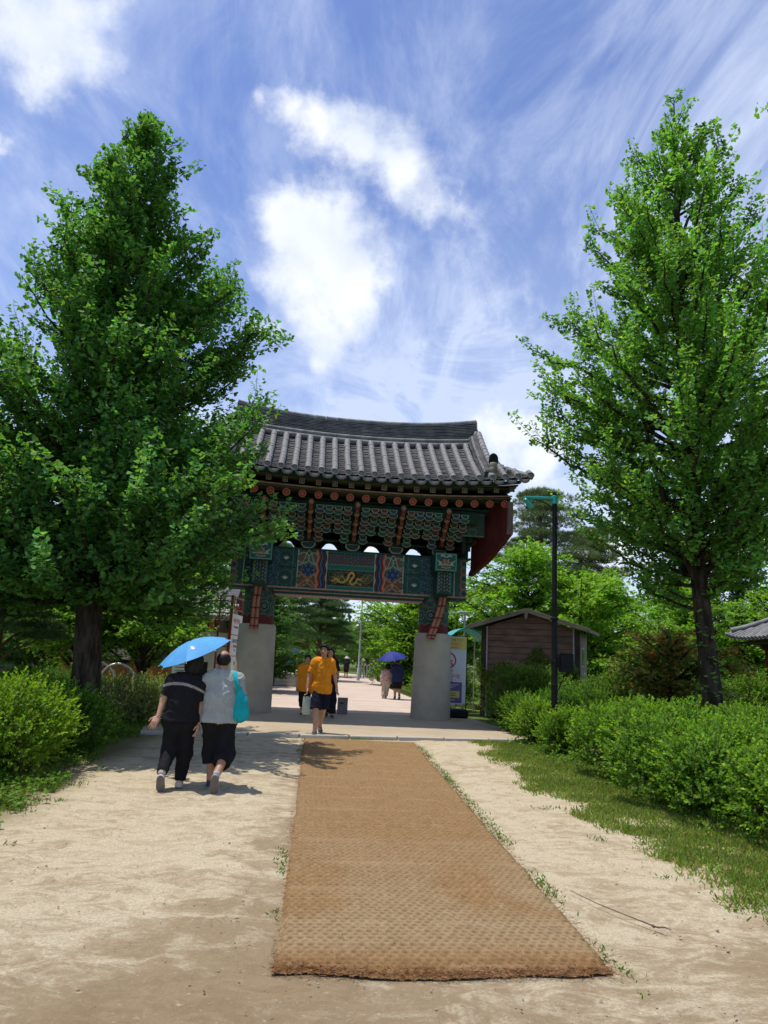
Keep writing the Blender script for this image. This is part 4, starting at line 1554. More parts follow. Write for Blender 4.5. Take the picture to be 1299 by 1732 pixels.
M['block_side'] = surf('block_teal_side', (0.020, 0.085, 0.070), (0.014, 0.055, 0.048), 9, 0.7, 0.1, 50)
for cx_ in COLX:
    bx = cx_ + (0.075 if cx_ > 0 else 0.0)
    hb = empty('column_head_block', (0, 0, 0))
    hb.parent = gate
    grid_panel('mask_face', 0.58, 0.48, 100, 84, paint_mask, hb, y=-1.2, ox=bx - 0.29, oz=3.96)
    mb = MB()
    mb.box((bx, -0.70, 4.20), (0.57, 0.93, 0.472), 0.008)
    mb.build('block_body', M['block_side'], hb)
    grid_panel('dash_face', 0.38, 0.60, 66, 100, paint_dash, hb, y=-1.02, ox=bx - 0.19, oz=3.36)
    mb = MB()
    mb.prism([(-0.36, 3.355), (-0.985, 3.355), (-0.985, 3.955), (-0.36, 3.955)], bx - 0.185, bx + 0.185, axis='x')
    mb.prism([(-0.36, 3.20), (-0.80, 3.352), (-0.36, 3.352)], bx - 0.15, bx + 0.15, axis='x')
    mb.build('block_neck', M['block_side'], hb)

# --- bracket sets: tiers of lateral arms and bearing blocks stepping outwards
M['br_side'] = surf('bracket_side_paint', (0.016, 0.060, 0.048), (0.010, 0.036, 0.030), 12, 0.7, 0.1, 50)
M['br_edge'] = surf('bracket_pale_edging', (0.27, 0.34, 0.26), (0.15, 0.20, 0.15), 14, 0.7, 0.1, 60)
M['br_green'] = surf('bracket_green_face', (0.020, 0.085, 0.060), (0.016, 0.055, 0.045), 14, 0.7, 0.1, 60)
M['br_red'] = surf('bracket_red_face', (0.16, 0.034, 0.022), (0.05, 0.04, 0.03), 16, 0.7, 0.1, 60, lo=0.4, hi=0.6)
M['br_navy'] = surf('bracket_blue_face', (0.020, 0.045, 0.085), (0.016, 0.05, 0.05), 14, 0.7, 0.1, 60)


def framed_piece(name, outline, depth, face_mat, inset=0.018, recess=0.012):
    """a block whose front outline (u, v) carries a pale raised edging round a recessed painted face"""
    o = np.array(outline, float)
    n = len(o)
    c = o.mean(0)
    d = unit(c - o)
    inn = o + d * inset * 1.5
    V = [(u, 0, v) for u, v in o] + [(u, 0, v) for u, v in inn] + [(u, recess, v) for u, v in inn] + [(u, depth, v) for u, v in o]
    F, mi = [], []
    for i in range(n):
        j = (i + 1) % n
        F.append((i, j, n + j, n + i)); mi.append(1)
        F.append((n + i, n + j, 2 * n + j, 2 * n + i)); mi.append(1)
        F.append((j, i, 3 * n + i, 3 * n + j)); mi.append(0)
    F.append(tuple(2 * n + i for i in range(n))); mi.append(2)
    F.append(tuple(3 * n + i for i in range(n))[::-1]); mi.append(0)
    me = bpy.data.meshes.new(name)
    me.from_pydata(V, [], F)
    for m in (M['br_side'], M['br_edge'], face_mat):
        me.materials.append(m)
    me.polygons.foreach_set('material_index', np.array(mi, np.int32))
    me.update()
    return me


so = [(-0.066, 0.0), (0.066, 0.0), (0.106, 0.055), (0.106, 0.118), (-0.106, 0.118), (-0.106, 0.055)]
SORO = [framed_piece('bearing_block', so, 0.17, M[k]) for k in ('br_green', 'br_red', 'br_navy')]
bo = [(-0.11, 0.0), (0.11, 0.0), (0.20, 0.09), (0.20, 0.19), (-0.20, 0.19), (-0.20, 0.09)]
JUDU = framed_piece('base_block', bo, 0.34, M['br_navy'], 0.03)


def arm_outline(L, h=0.15):
    a = [(-L, h), (-L, h * 0.55)]
    for k in range(5):
        t = k / 4
        a.append((-L + 0.02 + (0.55 * L) * t, h * 0.50 * (1 - math.sin(t * math.pi / 2))))
    b = [(-u, v) for u, v in a[::-1]]
    return (a + b)[::-1]


def small_arm(L=0.128, h=0.115):
    a = [(-L, h), (-L, 0.62 * h), (-0.80 * L, 0.30 * h), (-0.45 * L, 0.08 * h), (0, 0), (0.45 * L, 0.08 * h), (0.80 * L, 0.30 * h), (L, 0.62 * h), (L, h)]
    return a


ARM = [framed_piece('bracket_arm', small_arm(), 0.12, M[k], 0.014) for k in ('br_navy', 'br_green', 'br_red')]


def put(me, name, loc, parent, rz=0.0):
    o = link(name, me, parent)
    o.location = loc
    if rz:
        o.rotation_euler = (0, 0, rz)
    return o


SETX = (-2.45, -1.225, 0.0, 1.225, 2.45)
TIER_Z = [4.47, 4.68, 4.89, 5.10, 5.31]
TIER_Y = [-0.46, -0.72, -0.98, -1.24, -1.50]
TIER_N = [2, 3, 5, 5, 5]
TIER_ARM = [0.30, 0.40, 0.50, 0.615, 0.615]
# the tongues: carved and gilded noses stepping out of the middle of each set
tong_prof = [(0.25, 0.10), (-0.02, 0.10), (-0.12, 0.06), (-0.20, 0.10), (-0.235, 0.15), (-0.20, 0.03), (-0.12, -0.05), (0.0, -0.06), (0.25, -0.04)]
tm_ = MB()
tm_.prism(tong_prof, -0.042, 0.042, axis='x')
M['tongue'] = surf('carved_orange_paint', (0.24, 0.060, 0.028), (0.085, 0.03, 0.024), 18, 0.65, 0.2, 60, lo=0.42, hi=0.58)
M['bud'] = surf('carved_ochre_paint', (0.36, 0.20, 0.10), (0.20, 0.09, 0.05), 22, 0.65, 0.2, 80)
TONGUE = tm_.mesh('bracket_tongue', M['tongue'])
bm_ = MB()
bm_.lathe([(0.01, -0.075), (0.05, -0.06), (0.075, -0.01), (0.07, 0.03), (0.04, 0.06), (0.01, 0.07)], 12)
BUD = bm_.mesh('lotus_bud', M['bud'], True)
rear = MB()
for si, sx in enumerate(SETX):
    endset = abs(sx) > 2.4
    put(JUDU, 'base_block', (sx, TIER_Y[0] - 0.02, 4.44), gate)
    for k in range(5):
        z, y = TIER_Z[k], TIER_Y[k]
        n = TIER_N[k]
        wspan = (0, 0.52, 0.90, 0.98, 0.98)[k]
        if k == 0:
            continue
        for i in range(n):
            xx = sx + (-wspan / 2 + wspan * i / (n - 1))
            if n % 2 == 1 and i == n // 2:
                continue                         # the tongue comes out here
            put(SORO[(i + k + si) % 3], 'bearing_block', (xx, y - 0.02, z + 0.045), gate)
            put(ARM[(i + 2 * k + si) % 3], 'bracket_arm', (xx, y + 0.01, z - 0.075), gate)
        if k < 5:
            t_ = put(TONGUE, 'bracket_tongue', (sx, y - 0.06, z + 0.03), gate)
            b_ = put(BUD, 'lotus_bud', (0, -0.20, 0.15), t_)
# closing boards behind the tiers (stepped), cut away as pointed arches low down between the sets
def tier_board(name, y, z0, z1, zarch, parent, mat_, half=3.35, th=0.05, f0=0.30):
    mb = MB()
    made = []
    n = 120
    xs = np.linspace(-half, half, n)
    def low(x):
        q = min(abs(x - s) for s in SETX)
        if abs(x) > 3.0:
            return z0
        f = q / 0.6125
        a = max(0.0, (f - f0) / (1 - f0))
        return z0 + (zarch - z0) * min(1.0, a * 1.35) ** 0.8
    for a, b in zip(xs[:-1], xs[1:]):
        la, lb = low(a), low(b)
        if min(la, lb) >= z1 - 0.01:
            if mb.v:
                made.append(mb.build(name, mat_, parent, fix=False))
                mb = MB()
            continue
        V = [(a, y, la), (b, y, lb), (b, y, z1), (a, y, z1), (a, y + th, la), (b, y + th, lb), (b, y + th, z1), (a, y + th, z1)]
        mb.add(V, [(0, 1, 2, 3), (5, 4, 7, 6), (0, 4, 5, 1)])
    if mb.v:
        made.append(mb.build(name, mat_, parent, fix=False))
    return made


M['interior'] = surf('dark_green_boarding', (0.016, 0.055, 0.042), (0.012, 0.036, 0.030), 8, 0.8, 0.1, 40)  # dark green paint of the bracket boards, shelves and ceiling
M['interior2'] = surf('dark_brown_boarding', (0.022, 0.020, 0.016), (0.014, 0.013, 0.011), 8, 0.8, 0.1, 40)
for k in range(5):
    zt_ = (TIER_Z[k + 1] if k < 4 else 5.62)
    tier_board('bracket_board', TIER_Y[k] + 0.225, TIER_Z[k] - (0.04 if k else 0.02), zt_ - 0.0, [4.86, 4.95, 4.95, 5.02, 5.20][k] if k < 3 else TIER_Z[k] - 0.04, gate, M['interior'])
# shelves (undersides) closing each step
for k in range(1, 5):
    mb = MB()
    mb.box((0, (TIER_Y[k] + TIER_Y[k - 1]) / 2 + 0.235, TIER_Z[k] + 0.03), (6.66, 0.25, 0.02))
    mb.build('bracket_shelf', M['interior'], gate)
# the rear tiers, seen only as silhouettes through the arches
for k in range(4):
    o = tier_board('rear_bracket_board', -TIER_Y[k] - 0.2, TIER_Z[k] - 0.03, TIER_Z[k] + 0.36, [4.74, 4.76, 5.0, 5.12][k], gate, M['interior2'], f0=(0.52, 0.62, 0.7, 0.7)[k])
rb = MB()
for sx in SETX:
    for k in range(5):
        z, y = TIER_Z[k], -TIER_Y[k]
        for i in range(3 + k):
            xx = sx + (-0.5 + i / (2 + k)) * (TIER_ARM[k] * 2 - 0.12)
            rb.box((xx, y, z + 0.08), (0.16, 0.16, 0.12), 0.02)
    rb.box((sx, 0.45, 4.53), (0.4, 0.34, 0.19), 0.05)
o = rb.build('rear_bracket_blocks', M['interior2'], gate)
o['kind'] = 'stuff'
# roof underside / ceiling so that no sky shows through the roof
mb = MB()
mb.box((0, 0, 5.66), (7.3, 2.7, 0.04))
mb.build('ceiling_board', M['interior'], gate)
# ends of the bracket zone
for s in (-1, 1):
    def paint_end(cv):
        cv.c[:] = (0.022, 0.070, 0.055)
        cv.put((fbm(cv.U * 14, cv.V * 14, seed=8) > 0.58) * 0.6, (0.14, 0.05, 0.035))
        for k in range(4):
            cv.ring(0.27, 0.12 + 0.17 * k, 0.10, 0.02, (0.09, 0.16, 0.12))
        cv.rect(0, 0.60, 0.61, 0.64, (0.12, 0.20, 0.15))
        cv.rect(0, 0.60, 0.0, 0.03, (0.12, 0.20, 0.15))
    grid_panel('end_board', 0.60, 0.68, 50, 56, paint_end, gate, y=-1.12, ox=s * 3.28 - 0.30, oz=4.96)
    mb = MB()
    mb.box((s * 3.05, 0.0, 4.72), (0.10, 2.0, 0.48), 0.01)
    mb.build('end_beam', M['interior2'], gate)


# --- rafters, flying rafters, eave boards
def er(x):
    return 0.235 * (abs(x) / 4.0) ** 2.4


def paint_flower(cv_u, cv_v):
    pass


def flower_disc():
    """front end of a round rafter: eight red petals with pale edges round a yellow eye (raised relief)"""
    mb = MB()
    mb.lathe([(0.090, 0.0), (0.090, 0.010), (0.084, 0.013)], 24, mi=0)
    for k in range(8):
        a = 2 * math.pi * k / 8
        pts = [(0.055 + 0.027 * math.cos(q), 0.023 * math.sin(q)) for q in np.linspace(0, 2 * math.pi, 9)[:-1]]
        rot = [(u * math.cos(a) - v * math.sin(a), u * math.sin(a) + v * math.cos(a)) for u, v in pts]
        V = [(u, v, 0.013) for u, v in rot] + [(u * 0.96, v * 0.96, 0.019) for u, v in rot]
        F = [tuple(range(8, 16))] + [(i, (i + 1) % 8, 8 + (i + 1) % 8, 8 + i) for i in range(8)]
        mb.add(V, F, 1)
    mb.lathe([(0.020, 0.012), (0.020, 0.022), (0.006, 0.026)], 10, mi=2)
    V = np.array(mb.v)
    mb.v = [tuple(p) for p in np.stack([V[:, 0], -V[:, 2], V[:, 1]], 1)]
    return mb.mesh('flower_end', [M['flower_edge'], M['flower_red'], M['bud']])


M['flower_edge'] = surf('flower_pale_edge', (0.50, 0.26, 0.17), (0.42, 0.22, 0.14), 30, 0.7, 0, 0)
M['flower_red'] = surf('flower_red', (0.36, 0.045, 0.028), (0.29, 0.036, 0.024), 30, 0.7, 0, 0)
M['rafter_paint'] = surf('rafter_green_paint', (0.025, 0.090, 0.070), (0.05, 0.05, 0.035), 10, 0.7, 0.1, 50)
FLOW = flower_disc()
rm = MB()
rm.tube([(0, 0, 0), (0, 1.55, 0.62)], 0.078, 12)
RAFT = rm.mesh('rafter', M['rafter_paint'], True)
fm = MB()
fm.box((0, 0.45, 0.13), (0.115, 1.0, 0.12), 0.0, Matrix.Rotation(R(16), 3, 'X'))
FLY = fm.mesh('flying_rafter', M['rafter_paint'])
sqm = MB()
sqm.box((0, -0.006, 0), (0.135, 0.012, 0.135), 0.0, mi=0)
for a_ in (0, 1):
    for q in (-1, 1):
        sqm.box((q * 0.058 if a_ else 0, -0.015, q * 0.058 if not a_ else 0), (0.018 if a_ else 0.134, 0.012, 0.018 if not a_ else 0.096), mi=1)
sqm.box((0, -0.015, 0), (0.04, 0.012, 0.055), mi=1, rot=Matrix.Rotation(R(40), 3, 'Y'))
SQ = sqm.mesh('square_end', [M['br_side'], surf('square_end_pale_paint', (0.34, 0.24, 0.15), (0.24, 0.18, 0.12), 20, 0.7, 0, 0)])
NR = 20
for i in range(NR):
    x = -4.0 + 8.0 * i / (NR - 1)
    z = 5.70 + er(x) * 0.55
    o = put(RAFT, 'rafter', (x, -1.65, z), gate)
    fo = put(FLOW, 'flower_end', (0, -0.012, -0.002), o)
    fo.rotation_euler = (R(21.8), 0, 0)
    fo.scale = (1.12, 1.0, 1.12)
    x2 = x * 1.02
    o = put(FLY, 'flying_rafter', (x2, -2.02, 5.93 + er(x2) * 0.90), gate)
    put(SQ, 'square_end', (0, -0.03, -0.005), o)


def curved_board(name, y, z, h, d, mat_, half, k, n=28, parent=gate):
    mb = MB()
    xs = np.linspace(-half, half, n)
    P = []
    for x in xs:
        zz = z + er(x) * k
        P += [(x, y, zz), (x, y, zz + h), (x, y + d, zz + h), (x, y + d, zz)]
    F = []
    for i in range(n - 1):
        for j in range(4):
            j2 = (j + 1) % 4
            F.append((i * 4 + j, i * 4 + j2, (i + 1) * 4 + j2, (i + 1) * 4 + j))
    F += [(0, 1, 2, 3), tuple((n - 1) * 4 + j for j in (3, 2, 1, 0))]
    mb.add(P, F)
    return mb.build(name, mat_, parent)


M['eave_paint'] = surf('eave_ochre_green_paint', (0.10, 0.075, 0.045), (0.022, 0.055, 0.042), 26, 0.7, 0.1, 60, sc=(0.2, 1, 1), lo=0.40, hi=0.60)
curved_board('eave_board', -1.80, 5.79, 0.035, 1.2, M['eave_paint'], 4.15, 0.6)
curved_board('eave_board', -1.86, 5.835, 0.03, 0.10, M['pinkedge'], 4.15, 0.65)
curved_board('eave_board', -2.10, 6.00, 0.035, 0.9, M['eave_paint'], 4.24, 0.92)
curved_board('eave_board', -2.16, 6.040, 0.075, 0.14, M['br_green'], 4.30, 1.0)
curved_board('eave_board', 1.95, 5.85, 0.05, 0.3, M['br_green'], 4.3, 0.85)
# planked soffit between the rafters
mb = MB()
for x0_ in np.linspace(-4.2, 4.2, 29)[:-1]:
    xa, xb = x0_ + 0.004, x0_ + 0.296
    za, zb2 = er(xa) * 0.6, er(xb) * 0.6
    for sgn in (-1, 1):
        ya, yb_, yc = sgn * 2.1, sgn * 1.3, sgn * 0.2
        V = [(xa, ya, 6.03 + za), (xb, ya, 6.03 + zb2), (xb, yb_, 6.05 + zb2), (xa, yb_, 6.05 + za), (xb, yc, 6.5), (xa, yc, 6.5)]
        mb.add(V, [(0, 1, 2, 3), (3, 2, 4, 5)] if sgn > 0 else [(3, 2, 1, 0), (5, 4, 2, 3)])
o = mb.build('soffit_boards', M['rafter_paint'], gate, fix=False)
o['kind'] = 'stuff'

# --- tiled roof
EY, RY = -2.32, -0.46          # eave and ridge foot
EZ, RZ_ = 6.15, 7.56


def ridge_rise(x):
    return 0.20 * (abs(x) / 3.5) ** 2.0


def roof_pt(x, s, up=0.0, back=1):
    y = EY + (RY - EY) * s
    z = EZ + (RZ_ - EZ) * (0.80 * s + 0.20 * s * s) + er(x) * (1 - s) + ridge_rise(x) * s
    slope = (RZ_ - EZ) / (RY - EY) * (0.80 + 0.40 * s)
    n = unit(np.array([0, -slope, 1.0]))
    return np.array([x, y * back, z]) + np.array([0, n[1] * back, n[2]]) * up


TS = 0.345


def verge_x(s):
    return 3.64 + 0.93 * (1 - s) ** 2.2


def slope_max(x):
    return 1.0 if abs(x) < 3.64 else 1 - min(1.0, (abs(x) - 3.64) / 0.93) ** (1 / 2.2)


rows = [(-13 + i) * TS + 0.01 for i in range(27)]
NSEG = 10
cover_cache = {}
for x in rows:
    if abs(x) > 4.56:
        continue
    inner = abs(x) < 3.46
    smax = 1.0 if inner else max(0.10, slope_max(abs(x) + 0.09))
    for j in range(NSEG):
        s0, s1 = j / NSEG, (j + 1) / NSEG
        if s0 >= smax:
            break
        key = (round(x, 3), j)
        a, b = roof_pt(x, s0, 0.045), roof_pt(x, s1, 0.045)
        d = b - a
        # half-round cover tile, a little wider at its lower lip
        n = 9
        th = np.linspace(-0.10 * math.pi, 1.10 * math.pi, n)
        t = unit(d)
        up = unit(np.cross(np.array([1.0, 0, 0]), t))
        V = []
        for q, (f, rr_) in enumerate(((-0.01, 0.089), (0.05, 0.0885), (0.06, 0.0865), (1.0, 0.085))):
            for k in range(n):
                V.append(d * f + np.array([1.0, 0, 0]) * rr_ * math.cos(th[k]) + up * rr_ * math.sin(th[k]))
        F = []
        for q in range(3):
            for k in range(n - 1):
                F.append((q * n + k, q * n + k + 1, (q + 1) * n + k + 1, (q + 1) * n + k))
        F.append(tuple(range(n)))
        mb = MB()
        mb.add(V, F)
        o = mb.build('cover_tile', M['tile'], gate, True)
        o.location = tuple(a + np.array([rng.normal(0, 0.003), 0, rng.normal(0, 0.002)]))
# round end tiles with a ringed boss, and hanging drip tiles between them
em = MB()
em.lathe([(0.094, -0.02), (0.094, 0.012), (0.078, 0.012), (0.074, 0.004), (0.045, 0.004), (0.030, 0.016), (0.008, 0.020)], 18)
for k in range(8):
    a = 2 * math.pi * k / 8
    em.lathe([(0.012, 0.004), (0.009, 0.012), (0.002, 0.014)], 6, (0.060 * math.cos(a), 0.060 * math.sin(a), 0))
V = np.array(em.v)
em.v = [tuple(p) for p in np.stack([V[:, 0], -V[:, 2], V[:, 1]], 1)]
ENDT = em.mesh('end_tile', M['tile'], True)
dm = MB()
arc = [(0.16 * math.sin(q), -0.155 * math.cos(q) + 0.03) for q in np.linspace(-1.35, 1.35, 13)]
top = [(0.155 * math.sin(q), -0.055 * math.cos(q) + 0.035) for q in np.linspace(1.2, -1.2, 9)]
dm.prism(arc + top, -0.012, 0.016)
for q in np.linspace(-1.0, 1.0, 7):
    dm.beam((0.145 * math.sin(q), -0.02, -0.135 * math.cos(q) + 0.03), (0.10 * math.sin(q), -0.02, -0.075 * math.cos(q) + 0.03), 0.012, 0.02)
for r_ in (0.10, 0.125):
    pts = [(r_ * math.sin(q), -0.016, -r_ * math.cos(q) + 0.03) for q in np.linspace(-1.2, 1.2, 13)]
    dm.tube(pts, 0.007, 5)
DRIP = dm.mesh('drip_tile', M['tile'])
for x in rows:
    if abs(x) < 4.56:
        p = roof_pt(x, 0.0, 0.045)
        o = put(ENDT, 'end_tile', tuple(p + np.array([0, -0.025, 0])), gate)
        o.rotation_euler = (R(-18), 0, 0)
    xm = x + TS / 2
    if abs(xm) < 4.56:
        p = roof_pt(xm, 0.0, 0.0)
        o = put(DRIP, 'drip_tile', tuple(p + np.array([0, -0.04, -0.045])), gate)
        o.rotation_euler = (R(-14), 0, 0)
# concave pan tiles in lapped courses (front and back), back cover rows
mb = MB()
NC = 22
for back in (1, -1):
    for x in rows:
        xm = x + TS / 2
        if abs(xm) > 4.56:
            continue
        for j in range(NC):
            s0, s1 = j / NC, (j + 1.25) / NC
            if j and s0 > slope_max(abs(xm) + 0.10):
                continue
            n = 7
            V = []
            for s, lift in ((s0, 0.026), (s0, 0.010), (min(s1, 1.0), 0.004)):
                for k in range(n):
                    q = -1 + 2 * k / (n - 1)
                    sag = -0.045 * (1 - q * q)
                    V.append(roof_pt(xm + q * 0.155, s, lift + sag + 0.02 + 0.004 * ((j * 7 + int(x * 10)) % 3), back))
            F = []
            for k in range(n - 1):
                F.append((k + n, k + 1 + n, k + 1, k))
                F.append((k, k + 1, 2 * n + k + 1, 2 * n + k))
            mb.add(V, F)
o = mb.build('pan_tiles', M['tile_dark'], gate, fix=False)
o['kind'] = 'stuff'
mb = MB()
for x in rows:
    if abs(x) < 4.56:
        mb.tube([roof_pt(x, s * max(0.10, slope_max(abs(x) + 0.09)), 0.045, -1) for s in np.linspace(0, 1, 8)], 0.088, 8)
# solid roof bed under the tiles
o = mb.build('rear_cover_tiles', M['tile'], gate, True)
o['kind'] = 'stuff'
mb = MB()
xs = np.linspace(-4.52, 4.52, 30)
ss = np.linspace(0.0, 1.0, 9)
V = []
for back in (1, -1):
    for x in xs:
        for s in ss:
            V.append(roof_pt(x, s * max(0.05, slope_max(x)), -0.055, back))
F = []
nx_, ns_ = len(xs), len(ss)
for bi in (0, 1):
    o_ = bi * nx_ * ns_
    for i in range(nx_ - 1):
        for j in range(ns_ - 1):
            q = (o_ + i * ns_ + j, o_ + (i + 1) * ns_ + j, o_ + (i + 1) * ns_ + j + 1, o_ + i * ns_ + j + 1)
            F.append(q if bi == 0 else q[::-1])
mb.add(V, F)
mb.build('roof_bed', M['tile_dark'], gate, fix=False)

# --- ridge: rolls at the foot, many thin courses, a segmented cap
RH = 3.55
nseg = 22
for (yy, zz, rr_, nm) in ((-0.47, 7.60, 0.085, 'ridge_foot_tile'), (-0.36, 7.76, 0.075, 'ridge_foot_tile'), (0.0, 8.36, 0.085, 'ridge_cap_tile')):
    for i in range(nseg):
        xa, xb = -RH + 2 * RH * i / nseg, -RH + 2 * RH * (i + 1) / nseg
        cap = nm == 'ridge_cap_tile'
        ra = 0.30 * (abs(xa) / RH) ** 2.4 if cap else ridge_rise(xa)
        rb_ = 0.30 * (abs(xb) / RH) ** 2.4 if cap else ridge_rise(xb)
        mb = MB()
        A_, B_ = np.array((xa + 0.004, yy, zz + ra)), np.array((xb - 0.004, yy, zz + rb_))
        mb.tube([A_, A_ + (B_ - A_) * 0.08, A_ + (B_ - A_) * 0.10, B_], [rr_ * 1.06, rr_ * 1.06, rr_, rr_], 10)
        mb.build(nm, M['tile'], gate, True)
mb = MB()
layers = 11
r = np.random.default_rng(15)
for k in range(layers):
    f = k / (layers - 1)
    y0 = 0.30 - 0.16 * f
    x = -RH
    while x < RH - 0.01:
        x2 = min(x + r.uniform(0.22, 0.40), RH)
        za = 7.80 + 0.48 * f + (0.20 + 0.10 * f) * (abs(x) / RH) ** 2.2
        zb2 = 7.80 + 0.48 * f + (0.20 + 0.10 * f) * (abs(x2) / RH) ** 2.2
        jy = r.uniform(0, 0.035)
        h = 0.026
        V = [(x, -y0 - jy, za), (x2 - 0.006, -y0 - jy, zb2), (x2 - 0.006, y0 + jy, zb2), (x, y0 + jy, za)]
        V += [(a_, b_, c_ + h) for a_, b_, c_ in V]
        mb.add(V, [(0, 3, 2, 1), (4, 5, 6, 7), (0, 1, 5, 4), (1, 2, 6, 5), (2, 3, 7, 6), (3, 0, 4, 7)])
        x = x2
o = mb.build('ridge_courses', M['tile'], gate, fix=False)
o['kind'] = 'stuff'
mb = MB()
mb.box((0, 0, 8.04), (2 * RH - 0.1, 0.24, 0.62), 0.02)
n_ = 20
V, F = [], []
for i, x in enumerate(np.linspace(-RH + 0.03, RH - 0.03, n_)):
    zr = 0.20 * (abs(x) / RH) ** 2.2
    for (y, z) in ((-0.16, 7.5 + zr), (-0.11, 8.32 + zr), (0.11, 8.32 + zr), (0.16, 7.5 + zr)):
        V.append((x, y, z))
for i in range(n_ - 1):
    for j in range(3):
        F.append((i * 4 + j, (i + 1) * 4 + j, (i + 1) * 4 + j + 1, i * 4 + j + 1))
mb = MB()
mb.add(V, F)
mb.build('ridge_core', M['tile_dark'], gate)

# --- gable ridges running down both ends, verge tiles, end ornaments, wind boards
for s in (-1, 1):
    for back in (1, -1):
        path = np.array([(3.50 + 0.02 * q, -0.05 - 2.12 * q, 0) for q in np.linspace(0, 1, 15)])
        zs = np.array([roof_pt(s * p[0], np.clip((p[1] - EY) / (RY - EY), 0, 1.0))[2] for p in path])
        qq = np.linspace(0, 1, 15)
        zs = np.where(path[:, 1] > RY, np.interp(path[:, 1], [RY, -0.05], [zs[4], zs[4] + 0.30]), zs)
        topz = zs + 0.40 - 0.16 * qq + 0.10 * (1 - qq) ** 2
        P = np.stack([s * path[:, 0], path[:, 1] * back, topz], 1)
        # cap segments
        if back == 1:
            for i in range(0, 14):
                mb = MB()
                mb.tube([P[i], P[i] + (P[i + 1] - P[i]) * 0.93, P[i + 1] - (P[i + 1] - P[i]) * 0.02], [0.085, 0.085, 0.094], 10)
                mb.build('gable_ridge_tile', M['tile'], gate, True)
                mb = MB()
                off = np.array([-s * 0.16, 0, -0.13])
                mb.tube([P[i] + off, P[i] + off + (P[i + 1] - P[i]) * 0.97], [0.075, 0.08], 8, flat=0.7)
                mb.build('gable_ridge_tile', M['tile'], gate, True)
        else:
            mb = MB()
            mb.tube(P, 0.085, 10)
            mb.build('rear_gable_ridge', M['tile'], gate, True)
        # thin courses below the cap
        mb = MB()
        for k in range(5):
            wd = 0.15 + 0.022 * k
            for i in range(14):
                a, b = P[i] - np.array([0, 0, 0.075 + 0.055 * k]), P[i + 1] - np.array([0, 0, 0.075 + 0.055 * k])
                mb.beam(a + np.array([-s * 0.05, 0, 0]), b + np.array([-s * 0.05, 0, 0]), 2 * wd + r.uniform(-0.02, 0.02), 0.034)
        o = mb.build('gable_ridge_courses', M['tile_dark'], gate)
        o['kind'] = 'stuff'
    # verge: short tiles lying crosswise at the gable edge
    for j in range(9):
        q = j / 8
        sq_ = 0.22 + 0.76 * q
        vx = verge_x(sq_)
        p = roof_pt(s * (vx - 0.24), sq_, 0.05)
        mb = MB()
        mb.tube([p, p + np.array([s * 0.26, 0, -0.045])], [0.084, 0.09], 9)
        mb.build('verge_tile', M['tile'], gate, True)
    p0 = [roof_pt(s * (verge_x(q) + 0.0), q, -0.01) for q in np.linspace(0.01, 0.34, 8)]
    mb = MB()
    mb.tube(p0, 0.085, 9)
    mb.build('verge_roll', M['tile'], gate, True)
    # ornament at the foot of the gable ridge: two stacked drums and an upright arched tile
    e = P[-1] * np.array([1, 0, 1]) + np.array([0, -2.17, 0])
    orn = empty('gable_ridge_ornament', (0, 0, 0))
    orn.parent = gate
    for (dz, rr_, mt_) in ((-0.22, 0.125, 'tile_tan'), (-0.06, 0.118, 'tile'), (0.07, 0.112, 'tile_tan')):
        mb = MB()
        mb.lathe([(rr_ * 0.9, -0.075), (rr_, -0.06), (rr_, 0.06), (rr_ * 0.9, 0.075)], 14, tuple(e + np.array([0, 0, dz])))
        mb.build('drum_tile', M[mt_], orn, True)
    mb = MB()
    arc = [(0.125 * math.cos(q), 0.10 + 0.16 * math.sin(q)) for q in np.linspace(0, math.pi, 11)] + [(-0.125, -0.02), (0.125, -0.02)]
    mb.prism(arc, -0.02, 0.02)
    o = mb.build('arched_tile', M['black'], orn)
    o.location = tuple(e + np.array([0, -0.02, 0.15]))
    # wind board: upright red boards hung from the gable eave, cut to a dipping lower edge
    wb = empty('wind_board', (0, 0, 0))
    wb.parent = gate
    nb = 18
    wx = lambda y: 3.50 + 0.62 * abs(y) / 1.72
    for i in range(nb):
        y0, y1 = -1.72 + 3.44 * i / nb, -1.72 + 3.44 * (i + 1) / nb
        def lowz(y):
            a = abs(y)
            return float(np.interp(a, [0.0, 0.4, 0.9, 1.3, 1.72], [4.05, 4.16, 4.44, 4.72, 5.02]))
        def hiz(y):
            return float(np.interp(abs(y), [0, 1.72, 2.2], [7.35, 6.02, 5.75]))
        mb = MB()
        ya_, yb_ = y0 + 0.004, y1 - 0.004
        q = [(s * wx(ya_) - 0.02, ya_, lowz(ya_)), (s * wx(yb_) - 0.02, yb_, lowz(yb_)), (s * wx(yb_) - 0.02, yb_, hiz(yb_)), (s * wx(ya_) - 0.02, ya_, hiz(ya_))]
        q += [(a_ + 0.04 + 0.004 * (i % 2), b_, c_) for a_, b_, c_ in q]
        mb.add(q, [(0, 1, 2, 3), (7, 6, 5, 4), (0, 4, 5, 1), (1, 5, 6, 2), (2, 6, 7, 3), (3, 7, 4, 0)])
        mb.build('board', M['wood_red'], wb)
    # sloping edge rails under it
    for (ya, yb2) in ((-1.74, -0.85), (-0.85, 0.0), (0.0, 0.85), (0.85, 1.74)):
        mb = MB()
        mb.beam((s * wx(ya), ya, lowz(ya) - 0.01), (s * wx(yb2), yb2, lowz(yb2) - 0.01), 0.15, 0.10, 0.012)
        mb.build('edge_rail', M['wood_red'], wb)
    mb = MB()
    mb.box((s * 4.12, -1.76, 5.42), (0.16, 0.07, 0.90), 0.012)
